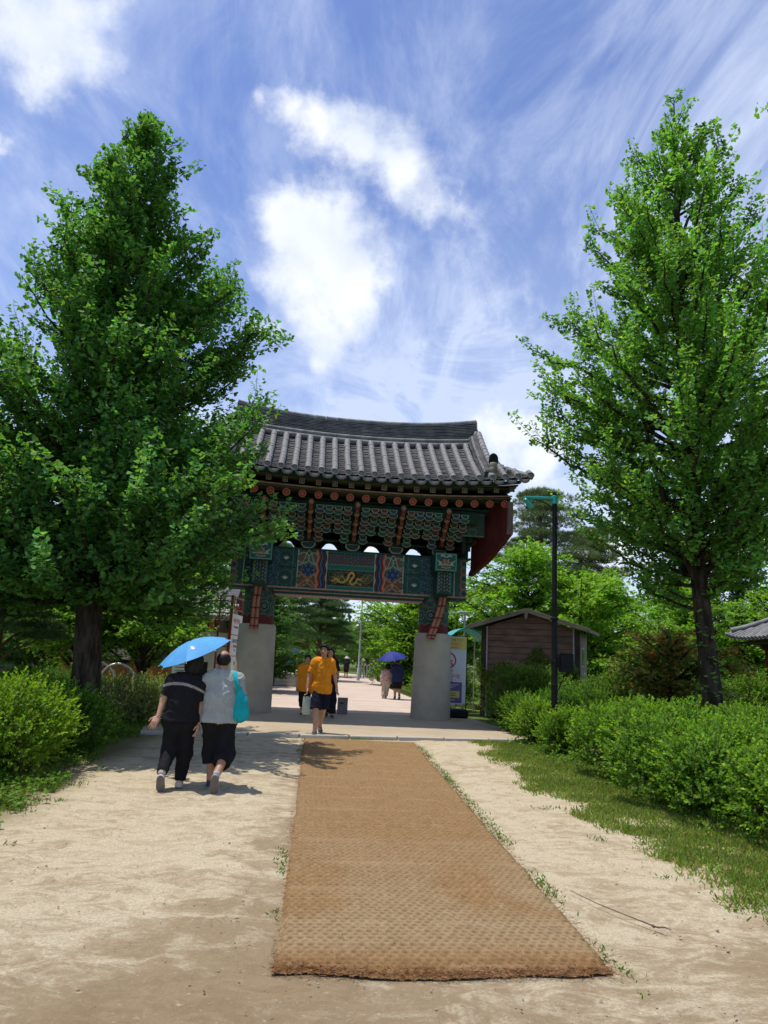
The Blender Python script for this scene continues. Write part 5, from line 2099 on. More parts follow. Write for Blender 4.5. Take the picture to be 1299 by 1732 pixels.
    mb.build('corner_batten', M['grey_wood'] if 'grey_wood' in M else M.setdefault('grey_wood', surf('weathered_grey_red_wood', (0.20, 0.155, 0.145), (0.13, 0.07, 0.065), 7, 0.8, 0.2, 40, sc=(1, 1, 0.2))), wb)
    for zz_ in (4.62, 5.15):
        mb = MB()
        mb.beam((s * 3.45, -0.6, zz_ + 0.3), (s * 3.45, 0.6, zz_ + 0.3), 0.10, 0.12, 0.01)
        mb.build('inner_rail', M['wood_red'], wb)

# ------------------------------------------------------------------ people: one continuous surface per body or garment, from smooth-blended solids
def v3(*a):
    return np.array(a, float)


def cap(a, b, ra, rb, k=0.02, fy=1.0, cuts=()):
    return dict(t='c', a=np.array(a, float), b=np.array(b, float), ra=ra, rb=rb, k=k, fy=fy, cuts=cuts)


def ell(c, r, k=0.02, rot=None, cuts=(), sub=False):
    return dict(t='e', c=np.array(c, float), r=np.array(r, float), k=k, rot=rot, cuts=cuts, sub=sub)


def chain(pts, rad, k=0.015, fy=1.0, cuts=()):
    return [cap(pts[i], pts[i + 1], rad[i], rad[i + 1], k, fy, cuts) for i in range(len(pts) - 1)]


def grow(prims, g, k=None):
    out = []
    for p in prims:
        q = dict(p)
        if p['t'] == 'c':
            q['ra'] = p['ra'] + g
            q['rb'] = p['rb'] + g
        else:
            q['r'] = p['r'] + g
        if k is not None:
            q['k'] = k
        out.append(q)
    return out


def sdf_mesh(prims, h=0.007):
    lo, hi = np.full(3, 1e9), np.full(3, -1e9)
    bbs = []
    for p in prims:
        if p['t'] == 'c':
            m = max(p['ra'], p['rb'])
            a, b = np.minimum(p['a'], p['b']) - m, np.maximum(p['a'], p['b']) + m
        else:
            m = p['r'].max()
            a, b = p['c'] - m, p['c'] + m
        bbs.append((a, b))
        if not p.get('sub'):
            lo, hi = np.minimum(lo, a), np.maximum(hi, b)
    lo -= 3 * h
    hi += 3 * h
    n = np.ceil((hi - lo) / h).astype(int) + 1
    D = np.full(n, 0.15, np.float32)
    ax = [lo[i] + h * np.arange(n[i]) for i in range(3)]
    for p, (a, b) in zip(prims, bbs):
        k = p['k']
        i0 = np.clip(np.floor((a - lo - k - 2 * h) / h).astype(int), 0, n)
        i1 = np.clip(np.ceil((b - lo + k + 2 * h) / h).astype(int) + 1, 0, n)
        if np.any(i1 <= i0):
            continue
        sl = tuple(slice(i0[i], i1[i]) for i in range(3))
        x = ax[0][sl[0]][:, None, None].astype(np.float32)
        y = ax[1][sl[1]][None, :, None].astype(np.float32)
        z = ax[2][sl[2]][None, None, :].astype(np.float32)
        if p['t'] == 'c':
            fy = p['fy']
            A = p['a'] * np.array([1, fy, 1])
            B = p['b'] * np.array([1, fy, 1])
            d = B - A
            L2 = float(d @ d) + 1e-9
            px, py, pz = x - A[0], y * fy - A[1], z - A[2]
            t = np.clip((px * d[0] + py * d[1] + pz * d[2]) / L2, 0, 1)
            dist = np.sqrt((px - t * d[0]) ** 2 + (py - t * d[1]) ** 2 + (pz - t * d[2]) ** 2) - (p['ra'] + (p['rb'] - p['ra']) * t)
        else:
            q = [x - p['c'][0], y - p['c'][1], z - p['c'][2]]
            if p['rot'] is not None:
                Rm = np.array(p['rot'])
                q = [q[0] * Rm[0, i] + q[1] * Rm[1, i] + q[2] * Rm[2, i] for i in range(3)]
            r_ = p['r']
            k0 = np.sqrt((q[0] / r_[0]) ** 2 + (q[1] / r_[1]) ** 2 + (q[2] / r_[2]) ** 2)
            k1 = np.sqrt((q[0] / r_[0] ** 2) ** 2 + (q[1] / r_[1] ** 2) ** 2 + (q[2] / r_[2] ** 2) ** 2) + 1e-6
            dist = k0 * (k0 - 1) / k1
        for (cp, cn) in p['cuts']:
            cn = np.array(cn, float) / np.linalg.norm(cn)
            dist = np.maximum(dist, (x - cp[0]) * cn[0] + (y - cp[1]) * cn[1] + (z - cp[2]) * cn[2])
        cur = D[sl]
        if p.get('sub'):
            D[sl] = np.maximum(cur, -dist)
        else:
            hh = np.clip(0.5 + 0.5 * (cur - dist) / k, 0, 1)
            D[sl] = cur * (1 - hh) + dist * hh - k * hh * (1 - hh)
    # surface nets
    S = D < 0
    cs = np.zeros(n - 1, np.int8)
    for dx in (0, 1):
        for dy in (0, 1):
            for dz in (0, 1):
                cs += S[dx:n[0] - 1 + dx, dy:n[1] - 1 + dy, dz:n[2] - 1 + dz]
    mask = (cs > 0) & (cs < 8)
    idx = np.argwhere(mask)
    vid = np.full(n - 1, -1, np.int32)
    vid[mask] = np.arange(len(idx))
    pos = np.zeros((len(idx), 3))
    cnt = np.zeros(len(idx))
    corners = [(dx, dy, dz) for dx in (0, 1) for dy in (0, 1) for dz in (0, 1)]
    val = {c: D[idx[:, 0] + c[0], idx[:, 1] + c[1], idx[:, 2] + c[2]] for c in corners}
    for c in corners:
        for a_ in range(3):
            if c[a_] == 0:
                c2 = list(c)
                c2[a_] = 1
                c2 = tuple(c2)
                v0, v1 = val[c], val[c2]
                cr = (v0 < 0) != (v1 < 0)
                t = np.where(cr, v0 / (v0 - v1 + 1e-12), 0)
                P = np.tile(np.array(c, float), (len(idx), 1))
                P[:, a_] = t
                pos[cr] += P[cr]
                cnt[cr] += 1
    V = lo + (idx + pos / np.maximum(cnt, 1)[:, None]) * h
    Fs = []
    for a_ in range(3):
        b_, c_ = (a_ + 1) % 3, (a_ + 2) % 3
        s0 = [slice(None)] * 3
        s1 = [slice(None)] * 3
        s0[a_] = slice(0, n[a_] - 1)
        s1[a_] = slice(1, n[a_])
        ch = S[tuple(s0)] != S[tuple(s1)]
        e = np.argwhere(ch)
        e = e[(e[:, b_] > 0) & (e[:, c_] > 0) & (e[:, b_] < n[b_] - 1) & (e[:, c_] < n[c_] - 1)]
        ins = S[e[:, 0], e[:, 1], e[:, 2]]
        q = []
        for (ob, oc) in ((-1, -1), (0, -1), (0, 0), (-1, 0)):
            f = e.copy()
            f[:, b_] += ob
            f[:, c_] += oc
            q.append(vid[f[:, 0], f[:, 1], f[:, 2]])
        q = np.stack(q, 1)
        q[~ins] = q[~ins][:, ::-1]
        Fs.append(q)
    F = np.concatenate(Fs)
    return V, F


def sdf_obj(name, prims, mat_, parent, h, color, folds=0.0, fold_sc=(14, 14, 5), seed=1):
    V, F = sdf_mesh(prims, h)
    if folds:
        nrm = np.zeros_like(V)
        fn = np.cross(V[F[:, 2]] - V[F[:, 0]], V[F[:, 3]] - V[F[:, 1]])
        for i in range(4):
            np.add.at(nrm, F[:, i], fn)
        nrm = unit(nrm)
        w = fbm(V[:, 0] * fold_sc[0] + V[:, 2] * 4, V[:, 1] * fold_sc[1] + 5, V[:, 2] * fold_sc[2], seed=seed, oct=3)
        w2 = 1 - np.abs(2 * fbm(V[:, 0] * 7 + V[:, 2] * 6, V[:, 1] * 7, V[:, 2] * 9 + 3, seed=seed + 5, oct=2) - 1) * 2.2
        q1 = fbm(V[:, 0] * 5 + V[:, 2] * 7, V[:, 2] * 3.2 - V[:, 0] * 4, V[:, 1] * 4, seed=seed + 11, oct=2)
        q2 = fbm(V[:, 0] * 6 - V[:, 2] * 8, V[:, 2] * 3.0 + V[:, 0] * 5, V[:, 1] * 4 + 7, seed=seed + 13, oct=2)
        cr = np.exp(-((q1 - 0.5) / 0.045) ** 2) + np.exp(-((q2 - 0.5) / 0.045) ** 2)
        V = V + nrm * (folds * ((w - 0.5) * 1.6 + 0.4 * w2 + 0.40 * cr - 0.2))[:, None]
    if callable(color):
        col = color(V)
    else:
        col = np.tile(np.array(color, float), (len(V), 1))
    return np_obj(name, V, F, mat_, parent, True, col)


SKIN = (0.50, 0.285, 0.185)
SKIN_D = (0.40, 0.21, 0.13)


def hand_prims(wr, d, s, curl=0.3, spread=0.12, sc=1.0, nrm=None, thumb=1):
    """wr wrist, d pointing direction, s the side on which the thumb leaves, palm with five bent fingers"""
    d = unit(np.array(d, float))
    s = np.array(s, float)
    s = unit(s - d * (s @ d))
    n = np.cross(d, s) * (1 if nrm is None else nrm)
    out = []
    pc = wr + d * 0.047 * sc
    rot = np.stack([d, s, n], 1)
    out.append(ell(pc, (0.055 * sc, 0.042 * sc, 0.019 * sc), 0.012, rot))
    out.append(ell(wr + d * 0.072 * sc, (0.026 * sc, 0.042 * sc, 0.016 * sc), 0.01, rot))
    for i, (off, ln) in enumerate(((0.030, 0.068), (0.010, 0.078), (-0.010, 0.072), (-0.029, 0.056))):
        b = wr + d * (0.086 * sc) + s * off * sc
        dd = unit(d + s * (off * 4.5 * spread / 0.12 * 0.9) )
        m = b + unit(dd + n * curl * 0.6) * ln * 0.52 * sc
        e = m + unit(dd + n * curl * 1.8) * ln * 0.48 * sc
        out += [cap(wr + d * 0.05 * sc + s * off * 0.8 * sc, b, 0.0095 * sc, 0.0095 * sc, 0.004), cap(b, m, 0.0092 * sc, 0.0085 * sc, 0.003), cap(m, e, 0.0085 * sc, 0.0072 * sc, 0.003)]
    tb = wr + d * 0.030 * sc + s * 0.036 * sc
    tm = tb + unit(d * 0.75 + s * 0.8 + n * 0.35) * 0.040 * sc
    te = tm + unit(d * 1.0 + s * 0.25 + n * 0.3) * 0.032 * sc
    out += [cap(wr + d * 0.02 * sc + s * 0.012 * sc, tb, 0.016 * sc, 0.0135 * sc, 0.008), cap(tb, tm, 0.0125 * sc, 0.011 * sc, 0.004), cap(tm, te, 0.0105 * sc, 0.0085 * sc, 0.003)]
    return out


def head_prims(Hc, f, sc=1.0, up=(0, 0, 1)):
    """Hc centre of the skull; f unit facing direction (horizontal)"""
    f = unit(np.array(f, float))
    up = unit(np.array(up, float))
    f = unit(f - up * (f @ up))
    s = np.cross(f, up)
    rot = np.stack([s, f, up], 1)
    g = lambda a, b, c: Hc + (s * a + f * b + up * c) * sc
    p = [ell(g(0, -0.004, 0.015), np.array((0.074, 0.092, 0.092)) * sc, 0.02, rot),
         ell(g(0, 0.026, -0.052), np.array((0.060, 0.066, 0.068)) * sc, 0.03, rot),
         ell(g(0, 0.062, -0.088), np.array((0.030, 0.028, 0.024)) * sc, 0.03, rot),
         cap(g(0, 0.086, 0.0), g(0, 0.102, -0.034), 0.009 * sc, 0.014 * sc, 0.012),
         ell(g(0, 0.088, -0.066), np.array((0.025, 0.012, 0.008)) * sc, 0.008, rot),
         ell(g(-0.077, -0.004, -0.018), np.array((0.011, 0.018, 0.032)) * sc, 0.008, rot),
         ell(g(0.077, -0.004, -0.018), np.array((0.011, 0.018, 0.032)) * sc, 0.008, rot),
         ell(g(-0.034, 0.064, -0.020), np.array((0.022, 0.02, 0.016)) * sc, 0.012, rot),
         ell(g(0.034, 0.064, -0.020), np.array((0.022, 0.02, 0.016)) * sc, 0.012, rot)]
    return p, g, rot


def face_color(g, base):
    """brows, eyes and lips in their own colours"""
    base = np.array(base)

    def fn(V):
        c = np.tile(base, (len(V), 1))
        w = 0.9 + 0.2 * fbm(V[:, 0] * 30, V[:, 1] * 30, V[:, 2] * 30, seed=3, oct=2)
        c *= w[:, None]
        for sx in (-1, 1):
            d = np.linalg.norm((V - g(sx * 0.033, 0.084, 0.004)) / np.array([0.019, 0.03, 0.0075]), axis=1)
            c[d < 1] = (0.03, 0.02, 0.018)
            d = np.linalg.norm((V - g(sx * 0.036, 0.084, 0.030)) / np.array([0.024, 0.03, 0.006]), axis=1)
            c[d < 1] = (0.05, 0.032, 0.025)
        d = np.linalg.norm((V - g(0, 0.096, -0.066)) / np.array([0.026, 0.03, 0.009]), axis=1)
        c[d < 1] = (0.36, 0.12, 0.09)
        return c
    return fn


def hair_prims(g, rot, sc, style):
    cut_face = [(g(0, 0.058, 0.030), (rot[:, 1] * 1.0 - rot[:, 2] * 0.62))]
    p = [ell(g(0, -0.010, 0.022), np.array((0.088, 0.102, 0.100)) * sc, 0.01, rot, cut_face)]
    if style == 'short':
        p.append(ell(g(0, -0.045, -0.02), np.array((0.082, 0.068, 0.072)) * sc, 0.02, rot, [(g(0, 0.02, 0), rot[:, 1])]))
        p.append(cap(g(-0.05, 0.075, 0.085), g(0.055, 0.080, 0.075), 0.022 * sc, 0.020 * sc, 0.02))
        p.append(cap(g(-0.075, 0.03, 0.05), g(-0.072, 0.02, 0.0), 0.016 * sc, 0.010 * sc, 0.02))
        p.append(cap(g(0.075, 0.03, 0.05), g(0.072, 0.02, 0.0), 0.016 * sc, 0.010 * sc, 0.02))
    if style == 'bob':
        p.append(ell(g(0, -0.035, -0.045), np.array((0.112, 0.090, 0.105)) * sc, 0.03, rot, [(g(0, 0.035, 0), rot[:, 1]), (g(0, 0, -0.125), -rot[:, 2])]))
        p.append(ell(g(0, -0.02, 0.025), np.array((0.104, 0.108, 0.105)) * sc, 0.02, rot, cut_face))
    if style == 'long':
        p.append(cap(g(0, -0.055, 0.0), g(0.0, -0.085, -0.30), 0.085 * sc, 0.085 * sc, 0.03))
        p.append(cap(g(-0.078, 0.0, 0.03), g(-0.088, -0.02, -0.26), 0.026 * sc, 0.030 * sc, 0.02))
        p.append(cap(g(0.078, 0.0, 0.03), g(0.088, -0.02, -0.26), 0.026 * sc, 0.030 * sc, 0.02))
    if style == 'bald':
        p = [ell(g(0, -0.014, 0.000), np.array((0.086, 0.099, 0.088)) * sc, 0.01, rot, [(g(0, 0.03, 0.0), rot[:, 1])]),
             dict(ell(g(0, 0.010, 0.110), np.array((0.060, 0.105, 0.072)) * sc, 0.01, rot), sub=True)]
    return p


def shoe(parent, heel, toe, up, upper, sole, h, sc=1.0, name='shoe', mid=None):
    heel, toe, up = np.array(heel, float), np.array(toe, float), unit(np.array(up, float))
    d = unit(toe - heel)
    up = unit(up - d * (up @ d))
    s = np.cross(d, up)
    rot = np.stack([d, s, up], 1)
    L = np.linalg.norm(toe - heel)
    cut = [(heel, -up)]
    g = lambda a, c: heel + d * a * L + up * c * sc
    p = [ell(g(0.27, 0.020), np.array((0.30 * L, 0.040 * sc, 0.050)), 0.02, rot, cut),
         ell(g(0.72, 0.014), np.array((0.33 * L, 0.050 * sc, 0.046)), 0.03, rot, cut),
         cap(g(0.25, 0.03), g(0.16, 0.085), 0.042 * sc, 0.040 * sc, 0.02, 1.0, [(g(0.18, 0.098), up)]),
         ell(g(0.5, 0.010), np.array((0.52 * L, 0.046 * sc, 0.018)), 0.015, rot, cut)]

    def col(V):
        hgt = (V - heel) @ up
        c = np.tile(np.array(upper, float), (len(V), 1))
        if mid is not None:
            a = ((V - heel) @ d) / L
            c[(np.abs(a - 0.55) < 0.16) & (hgt > 0.03)] = mid
        c[hgt < 0.022] = np.array((0.72, 0.70, 0.66)) if sole is None else sole
        c[hgt < 0.004] = np.array((0.16, 0.14, 0.12))
        return c
    return sdf_obj(name, p, M['shoe'], parent, h, col)


def person(loc, J, f, cfg, label, group=None, h=0.007, rz=0.0):
    """J: joints; f: facing vector; cfg: clothing"""
    root = empty('person', loc, rz, label, 'person', group)
    f = np.array(f, float)
    J = {k: np.array(v, float) for k, v in J.items()}
    w = cfg.get('w', 1.0)          # girth
    hs = cfg.get('hs', 1.0)
    sk = cfg.get('skin', SKIN)
    hp, g, rot = head_prims(J['head'], cfg.get('face', f), hs, cfg.get('up', (0, 0, 1)))
    nb = J['neck']
    chest = (J['shL'] + J['shR']) / 2 * 0.55 + J['pel'] * 0.45
    upper = (J['shL'] + J['shR']) / 2
    shw = np.linalg.norm(J['shR'] - J['shL']) / 2
    torso = [cap(upper + v3(0, 0, -0.10), chest, 0.150 * w, 0.150 * w, 0.05, 1.42),
             cap(chest, J['pel'] + v3(0, 0, 0.06), 0.150 * w, 0.150 * w, 0.05, 1.38),
             cap(J['shL'] * 0.88 + upper * 0.12, J['shR'] * 0.88 + upper * 0.12, 0.062, 0.062, 0.05),
             cap(J['shL'] * 0.45 + nb * 0.55, J['shR'] * 0.45 + nb * 0.55, 0.052, 0.052, 0.06),
             cap(J['hipL'] + v3(0, 0, 0.03), J['hipR'] + v3(0, 0, 0.03), 0.125 * w, 0.125 * w, 0.05, 1.15)]
    if cfg.get('belly'):
        torso.append(ell(J['pel'] + v3(0, 0, 0.20) + f * 0.03, (0.175 * w, 0.13 * w, 0.18), 0.06))
    arms = {}
    for s in 'LR':
        arms[s] = [cap(J['sh' + s], J['el' + s], 0.052 * w ** 0.5, 0.040, 0.03), cap(J['el' + s], J['wr' + s], 0.041, 0.027, 0.02)]
    legs = {}
    for s in 'LR':
        k_, a_ = J['kn' + s], J['an' + s]
        calf = k_ + (a_ - k_) * 0.32 - f * 0.018
        legs[s] = [cap(J['hip' + s], k_, 0.088 * w, 0.056, 0.03), cap(k_, a_, 0.052, 0.035, 0.03), cap(k_ + (a_ - k_) * 0.12, calf, 0.045, 0.052, 0.03), cap(calf, a_, 0.05, 0.034, 0.03)]
    neck = [cap(nb - v3(0, 0, 0.05), J['head'] + v3(0, 0, -0.07) - f * 0.012, 0.060, 0.054, 0.025)]
    hands = []
    for s in 'LR':
        hd = cfg.get('hand' + s)
        if hd is not None:
            hands += hand_prims(J['wr' + s], hd[0], hd[1], hd[2], hd[3] if len(hd) > 3 else 0.12, 1.0 * hs, hd[4] if len(hd) > 4 else None)
    feet = []
    for s in 'LR':
        mid_ = J['heel' + s] * 0.7 + J['toe' + s] * 0.3
        feet.append(cap(J['an' + s], J['an' + s] + (mid_ - J['an' + s]) * 0.35, 0.034, 0.030, 0.03))
    body = torso + neck + arms['L'] + arms['R'] + legs['L'] + legs['R'] + feet + hp + hands
    sdf_obj('body', body, M['skin'], root, h, face_color(g, sk))
    sdf_obj('hair', hair_prims(g, rot, hs, cfg.get('hair', 'short')), M['hair'], root, h, (1, 1, 1), folds=0.006, fold_sc=(60, 60, 12), seed=9)
    # shirt
    hem = cfg['hem']
    neck_cut = (nb + v3(0, 0, 0.012) , (f * 0.35 + v3(0, 0, 1)))
    tcut = [(v3(0, 0, hem), v3(0, 0, -1)), neck_cut]
    slv = cfg.get('sleeve', 0.8)
    sp = grow(torso, cfg.get('loose', 0.022))
    for p in sp:
        p['cuts'] = tcut
        p['k'] = 0.05
    sp.append(cap(chest, v3(J['pel'][0], J['pel'][1], hem - 0.05), 0.165 * w + 0.018, 0.172 * w + 0.030 + cfg.get('hemr', 0.0), 0.05, 1.30, tcut))
    for s in 'LR':
        a, b = J['sh' + s], J['el' + s]
        if slv <= 1.0:
            e = a + (b - a) * slv
            sp.append(cap(a, b, 0.068 * w ** 0.5, 0.072, 0.05, 1.0, [(e, b - a), ]))
        else:
            sp.append(cap(a, b, 0.066 * w ** 0.5, 0.058, 0.04))
            c = J['wr' + s]
            sp.append(cap(b, c, 0.056, 0.046, 0.03, 1.0, [(b + (c - b) * (slv - 1.0), c - b)]))
    sdf_obj('shirt', sp, M['cloth'], root, h, cfg['shirt'], folds=cfg.get('folds', 0.012), seed=cfg.get('seed', 1))
    # trousers or shorts
    pw = cfg.get('pw', 0.03)
    pants = grow([cap(J['hipL'] + v3(0, 0, 0.05), J['hipR'] + v3(0, 0, 0.05), 0.128 * w, 0.128 * w, 0.05, 1.18)], 0.012)
    pants.append(cap(J['pel'] + v3(0, 0, 0.02), J['pel'] + v3(0, 0, 0.16), 0.145 * w, 0.140 * w, 0.05, 1.35))
    for p in pants:
        p['cuts'] = [(v3(0, 0, hem + 0.08), v3(0, 0, 1))]
    for s in 'LR':
        hpj, kn, an = J['hip' + s], J['kn' + s], J['an' + s]
        hemp = cfg['leg' + s]      # 0..1 thigh, 1..2 shin
        rk = cfg.get('rk', 0.085)
        ra = cfg.get('ra', 0.06)
        if hemp <= 1:
            e = hpj + (kn - hpj) * hemp
            pants.append(cap(hpj, kn, 0.098 * w + pw * 0.3, rk + pw * 0.5, 0.03, 1.0, [(e, kn - hpj)]))
        else:
            pants.append(cap(hpj, kn, 0.098 * w + pw * 0.3, rk, 0.03))
            e = kn + (an - kn) * (hemp - 1)
            pants.append(cap(kn, an, rk, ra, 0.04, 1.0, [(e, an - kn)]))
    sdf_obj(cfg.get('pname', 'trousers'), pants, M['cloth'], root, h, cfg['pants'], folds=0.010, seed=cfg.get('seed', 1) + 3, fold_sc=(10, 10, 9))
    # socks and shoes
    for s in 'LR':
        if cfg.get('sock'):
            a, k_ = J['an' + s], J['kn' + s]
            sdf_obj('sock', [cap(a + (k_ - a) * -0.05, a + (k_ - a) * cfg.get('sockh', 0.22), 0.043, 0.043, 0.01)], M['cloth'], root, h, cfg['sock'])
        up = J.get('fup' + s, v3(0, 0, 1))
        shoe(root, J['heel' + s], J['toe' + s], up, cfg['shoe'], cfg.get('sole'), h, cfg.get('fs', 1.0), mid=cfg.get('shoemid'))
    return root


def lerp_noise(base, amt, sc=20, seed=2):
    base = np.array(base)

    def fn(V):
        return base * (1 - amt + 2 * amt * fbm(V[:, 0] * sc, V[:, 1] * sc, V[:, 2] * sc, seed=seed, oct=2))[:, None]
    return fn


# ---- the couple with the sky blue umbrella, walking away
def black_top(V):
    c = np.tile(np.array((0.014, 0.014, 0.017)), (len(V), 1))
    mid = 1.190 - 1.0 * (V[:, 0] + 0.02) ** 2 - 0.05 * V[:, 0]
    d = V[:, 2] - mid
    band = (np.abs(d) < 0.016) & (V[:, 1] < 0.10)
    lace = (np.sin(V[:, 0] * 260) * np.sin(d * 300 + 1) > -0.35)
    c[band & lace] = (0.34, 0.34, 0.34)
    c[band & ~lace] = (0.10, 0.10, 0.10)
    return c


W = dict(head=(0.112, 0.03, 1.435), neck=(0.075, 0.01, 1.300), shL=(-0.135, 0.0, 1.205), shR=(0.205, 0.0, 1.175), elL=(-0.212, 0.0, 0.985), wrL=(-0.240, -0.07, 0.805),
         elR=(0.228, 0.03, 0.930), wrR=(0.232, -0.02, 0.735), pel=(0.010, 0.0, 0.73), hipL=(-0.075, 0, 0.70), hipR=(0.095, 0.0, 0.705),
         knL=(-0.085, 0.0, 0.405), anL=(-0.096, -0.26, 0.215), heelL=(-0.098, -0.335, 0.185), toeL=(-0.090, -0.275, -0.02 + 0.025), fupL=(0, 0.95, 0.30),
         knR=(0.085, 0.08, 0.400), anR=(0.066, 0.05, 0.085), heelR=(0.068, 0.0, 0.004), toeR=(0.035, 0.23, 0.004))
woman = person((-1.37, 8.98, 0.0), W, (0.06, 1, 0), dict(w=0.96, hs=1.0, hair='bob', face=(0.45, 0.9, 0), hem=0.775, sleeve=0.72, loose=0.030, shirt=black_top, folds=0.017,
               pants=lerp_noise((0.012, 0.012, 0.014), 0.2), legL=2.02, legR=2.0, rk=0.090, ra=0.060, sock=(0.42, 0.40, 0.36), sockh=0.16, shoe=(0.58, 0.53, 0.45), sole=(0.62, 0.58, 0.50), seed=4,
               handL=((-0.35, -0.45, -0.85), (-0.75, 0.1, 0.30), 0.30, 0.16, 1), handR=((-0.10, -0.25, -1), (-0.2, -0.9, 0.1), 0.45, 0.08, 1)),
               'woman in black with a lace band across her back, walking away', 'couple walking towards the gate', 0.0065)
Mn = dict(head=(0.446, 0.03, 1.495), neck=(0.447, 0.0, 1.360), shL=(0.285, 0.0, 1.245), shR=(0.640, 0.0, 1.255), elL=(0.270, 0.17, 1.02), wrL=(0.255, 0.285, 1.165),
          elR=(0.710, 0.02, 1.015), wrR=(0.665, 0.22, 0.985), pel=(0.460, 0.0, 0.78), hipL=(0.385, 0, 0.735), hipR=(0.545, 0, 0.735),
          knL=(0.400, 0.08, 0.405), anL=(0.420, 0.03, 0.095), heelL=(0.425, -0.03, 0.004), toeL=(0.400, 0.22, 0.004),
          knR=(0.572, -0.02, 0.410), anR=(0.525, -0.30, 0.235), heelR=(0.508, -0.375, 0.215), toeR=(0.505, -0.305, -0.02 + 0.022), fupR=(0.05, 0.95, 0.30))
man = person((-1.37, 8.98, 0.0), Mn, (0.02, 1, 0), dict(w=1.02, hs=0.98, hair='bald', skin=SKIN_D, hem=0.775, sleeve=0.72, loose=0.026, shirt=lerp_noise((0.33, 0.36, 0.35), 0.06), folds=0.015, belly=True,
             pants=lerp_noise((0.012, 0.012, 0.014), 0.2), legL=1.40, legR=1.52, rk=0.108, ra=0.100, sock=(0.45, 0.45, 0.45), sockh=0.20, shoe=(0.06, 0.075, 0.11), sole=(0.35, 0.36, 0.38), shoemid=(0.25, 0.30, 0.38), seed=8,
             handL=((0.02, 0.10, 1), (0.5, 0.6, 0), 1.2, 0.05, 1), handR=((-0.2, 0.9, 0.15), (-0.3, 0, 1), 0.9, 0.06, 1)),
             'balding man in a light grey T-shirt with black cropped trousers walking away', 'couple walking towards the gate', 0.0065)

# ---- three people coming through the gate
O = dict(head=(-0.010, -0.02, 1.665), neck=(-0.015, 0.01, 1.500), shL=(-0.195, 0.0, 1.405), shR=(0.160, 0.0, 1.410), elL=(-0.285, 0.01, 1.135), wrL=(-0.312, -0.06, 0.885),
         elR=(0.240, 0.04, 1.145), wrR=(0.290, 0.0, 0.925), pel=(-0.025, 0, 0.92), hipL=(-0.105, 0, 0.865), hipR=(0.060, 0, 0.865),
         knL=(-0.115, -0.14, 0.475), anL=(-0.105, -0.16, 0.095), heelL=(-0.100, -0.10, 0.004), toeL=(-0.125, -0.36, 0.004),
         knR=(0.045, 0.03, 0.470), anR=(-0.008, 0.20, 0.130), heelR=(0.0, 0.30, 0.075), toeR=(0.020, 0.07, 0.006), fupR=(0, -0.25, 1))
def orange(V):
    c = np.array((0.76, 0.275, 0.018)) * (0.92 + 0.16 * fbm(V[:, 0] * 9, V[:, 1] * 9, V[:, 2] * 9, seed=5))[:, None]
    d = np.linalg.norm((V - np.array((0.095, -0.14, 1.33))) / np.array((0.011, 0.08, 0.014)), axis=1)
    c[d < 1] = (0.08, 0.03, 0.02)
    return c


person((0.50, 15.12, PZ), O, (-0.08, -1, 0), dict(w=0.91, hs=1.05, hair='short', face=(-0.30, -0.95, 0), hem=0.79, sleeve=0.78, loose=0.030, hemr=0.02, shirt=orange, folds=0.015,
       pants=lerp_noise((0.011, 0.013, 0.026), 0.25), pname='shorts', legL=0.97, legR=0.97, pw=0.055, rk=0.088, sock=(0.55, 0.55, 0.53), sockh=0.17, shoe=(0.035, 0.035, 0.04), sole=(0.25, 0.25, 0.25), shoemid=(0.20, 0.20, 0.21), seed=12,
       handL=((0.0, -0.05, -1), (0.25, -0.9, 0), 0.95, 0.05, 1), handR=((0.12, -0.1, -1), (-0.5, -0.8, 0), 0.5, 0.08, -1)),
       'man in an orange T-shirt and navy shorts walking out of the gate', 'visitors coming out of the gate', 0.0065)
B = dict(head=(-0.052, -0.02, 1.445), neck=(-0.060, 0, 1.305), shL=(-0.215, 0, 1.205), shR=(0.075, 0, 1.21), elL=(-0.275, 0, 0.95), wrL=(-0.285, -0.05, 0.735), elR=(0.13, 0, 0.96), wrR=(0.15, -0.08, 0.76),
         pel=(-0.07, 0, 0.76), hipL=(-0.14, 0, 0.72), hipR=(0.0, 0, 0.72), knL=(-0.125, -0.10, 0.40), anL=(-0.112, -0.10, 0.08), heelL=(-0.11, -0.05, 0.004), toeL=(-0.115, -0.28, 0.004),
         knR=(0.0, 0.02, 0.40), anR=(0.0, 0.15, 0.10), heelR=(0, 0.22, 0.05), toeR=(0, 0.0, 0.006), fupR=(0, -0.2, 1))
person((0.25, 19.3, PZ), B, (0, -1, 0), dict(w=1.0, hs=0.98, hair='short', hem=0.61, sleeve=0.80, loose=0.03, shirt=orange, folds=0.014, pants=lerp_noise((0.014, 0.014, 0.018), 0.2), legL=1.55, legR=1.55, ra=0.06, shoe=(0.02, 0.02, 0.022), seed=15,
       handL=((0, -0.1, -1), (0.3, -0.9, 0), 0.5, 0.08, 1), handR=((0, -0.1, -1), (-0.3, -0.9, 0), 0.5, 0.08, -1)),
       'boy in an orange T-shirt and dark trousers half hidden behind the man in orange', 'visitors coming out of the gate', 0.009)
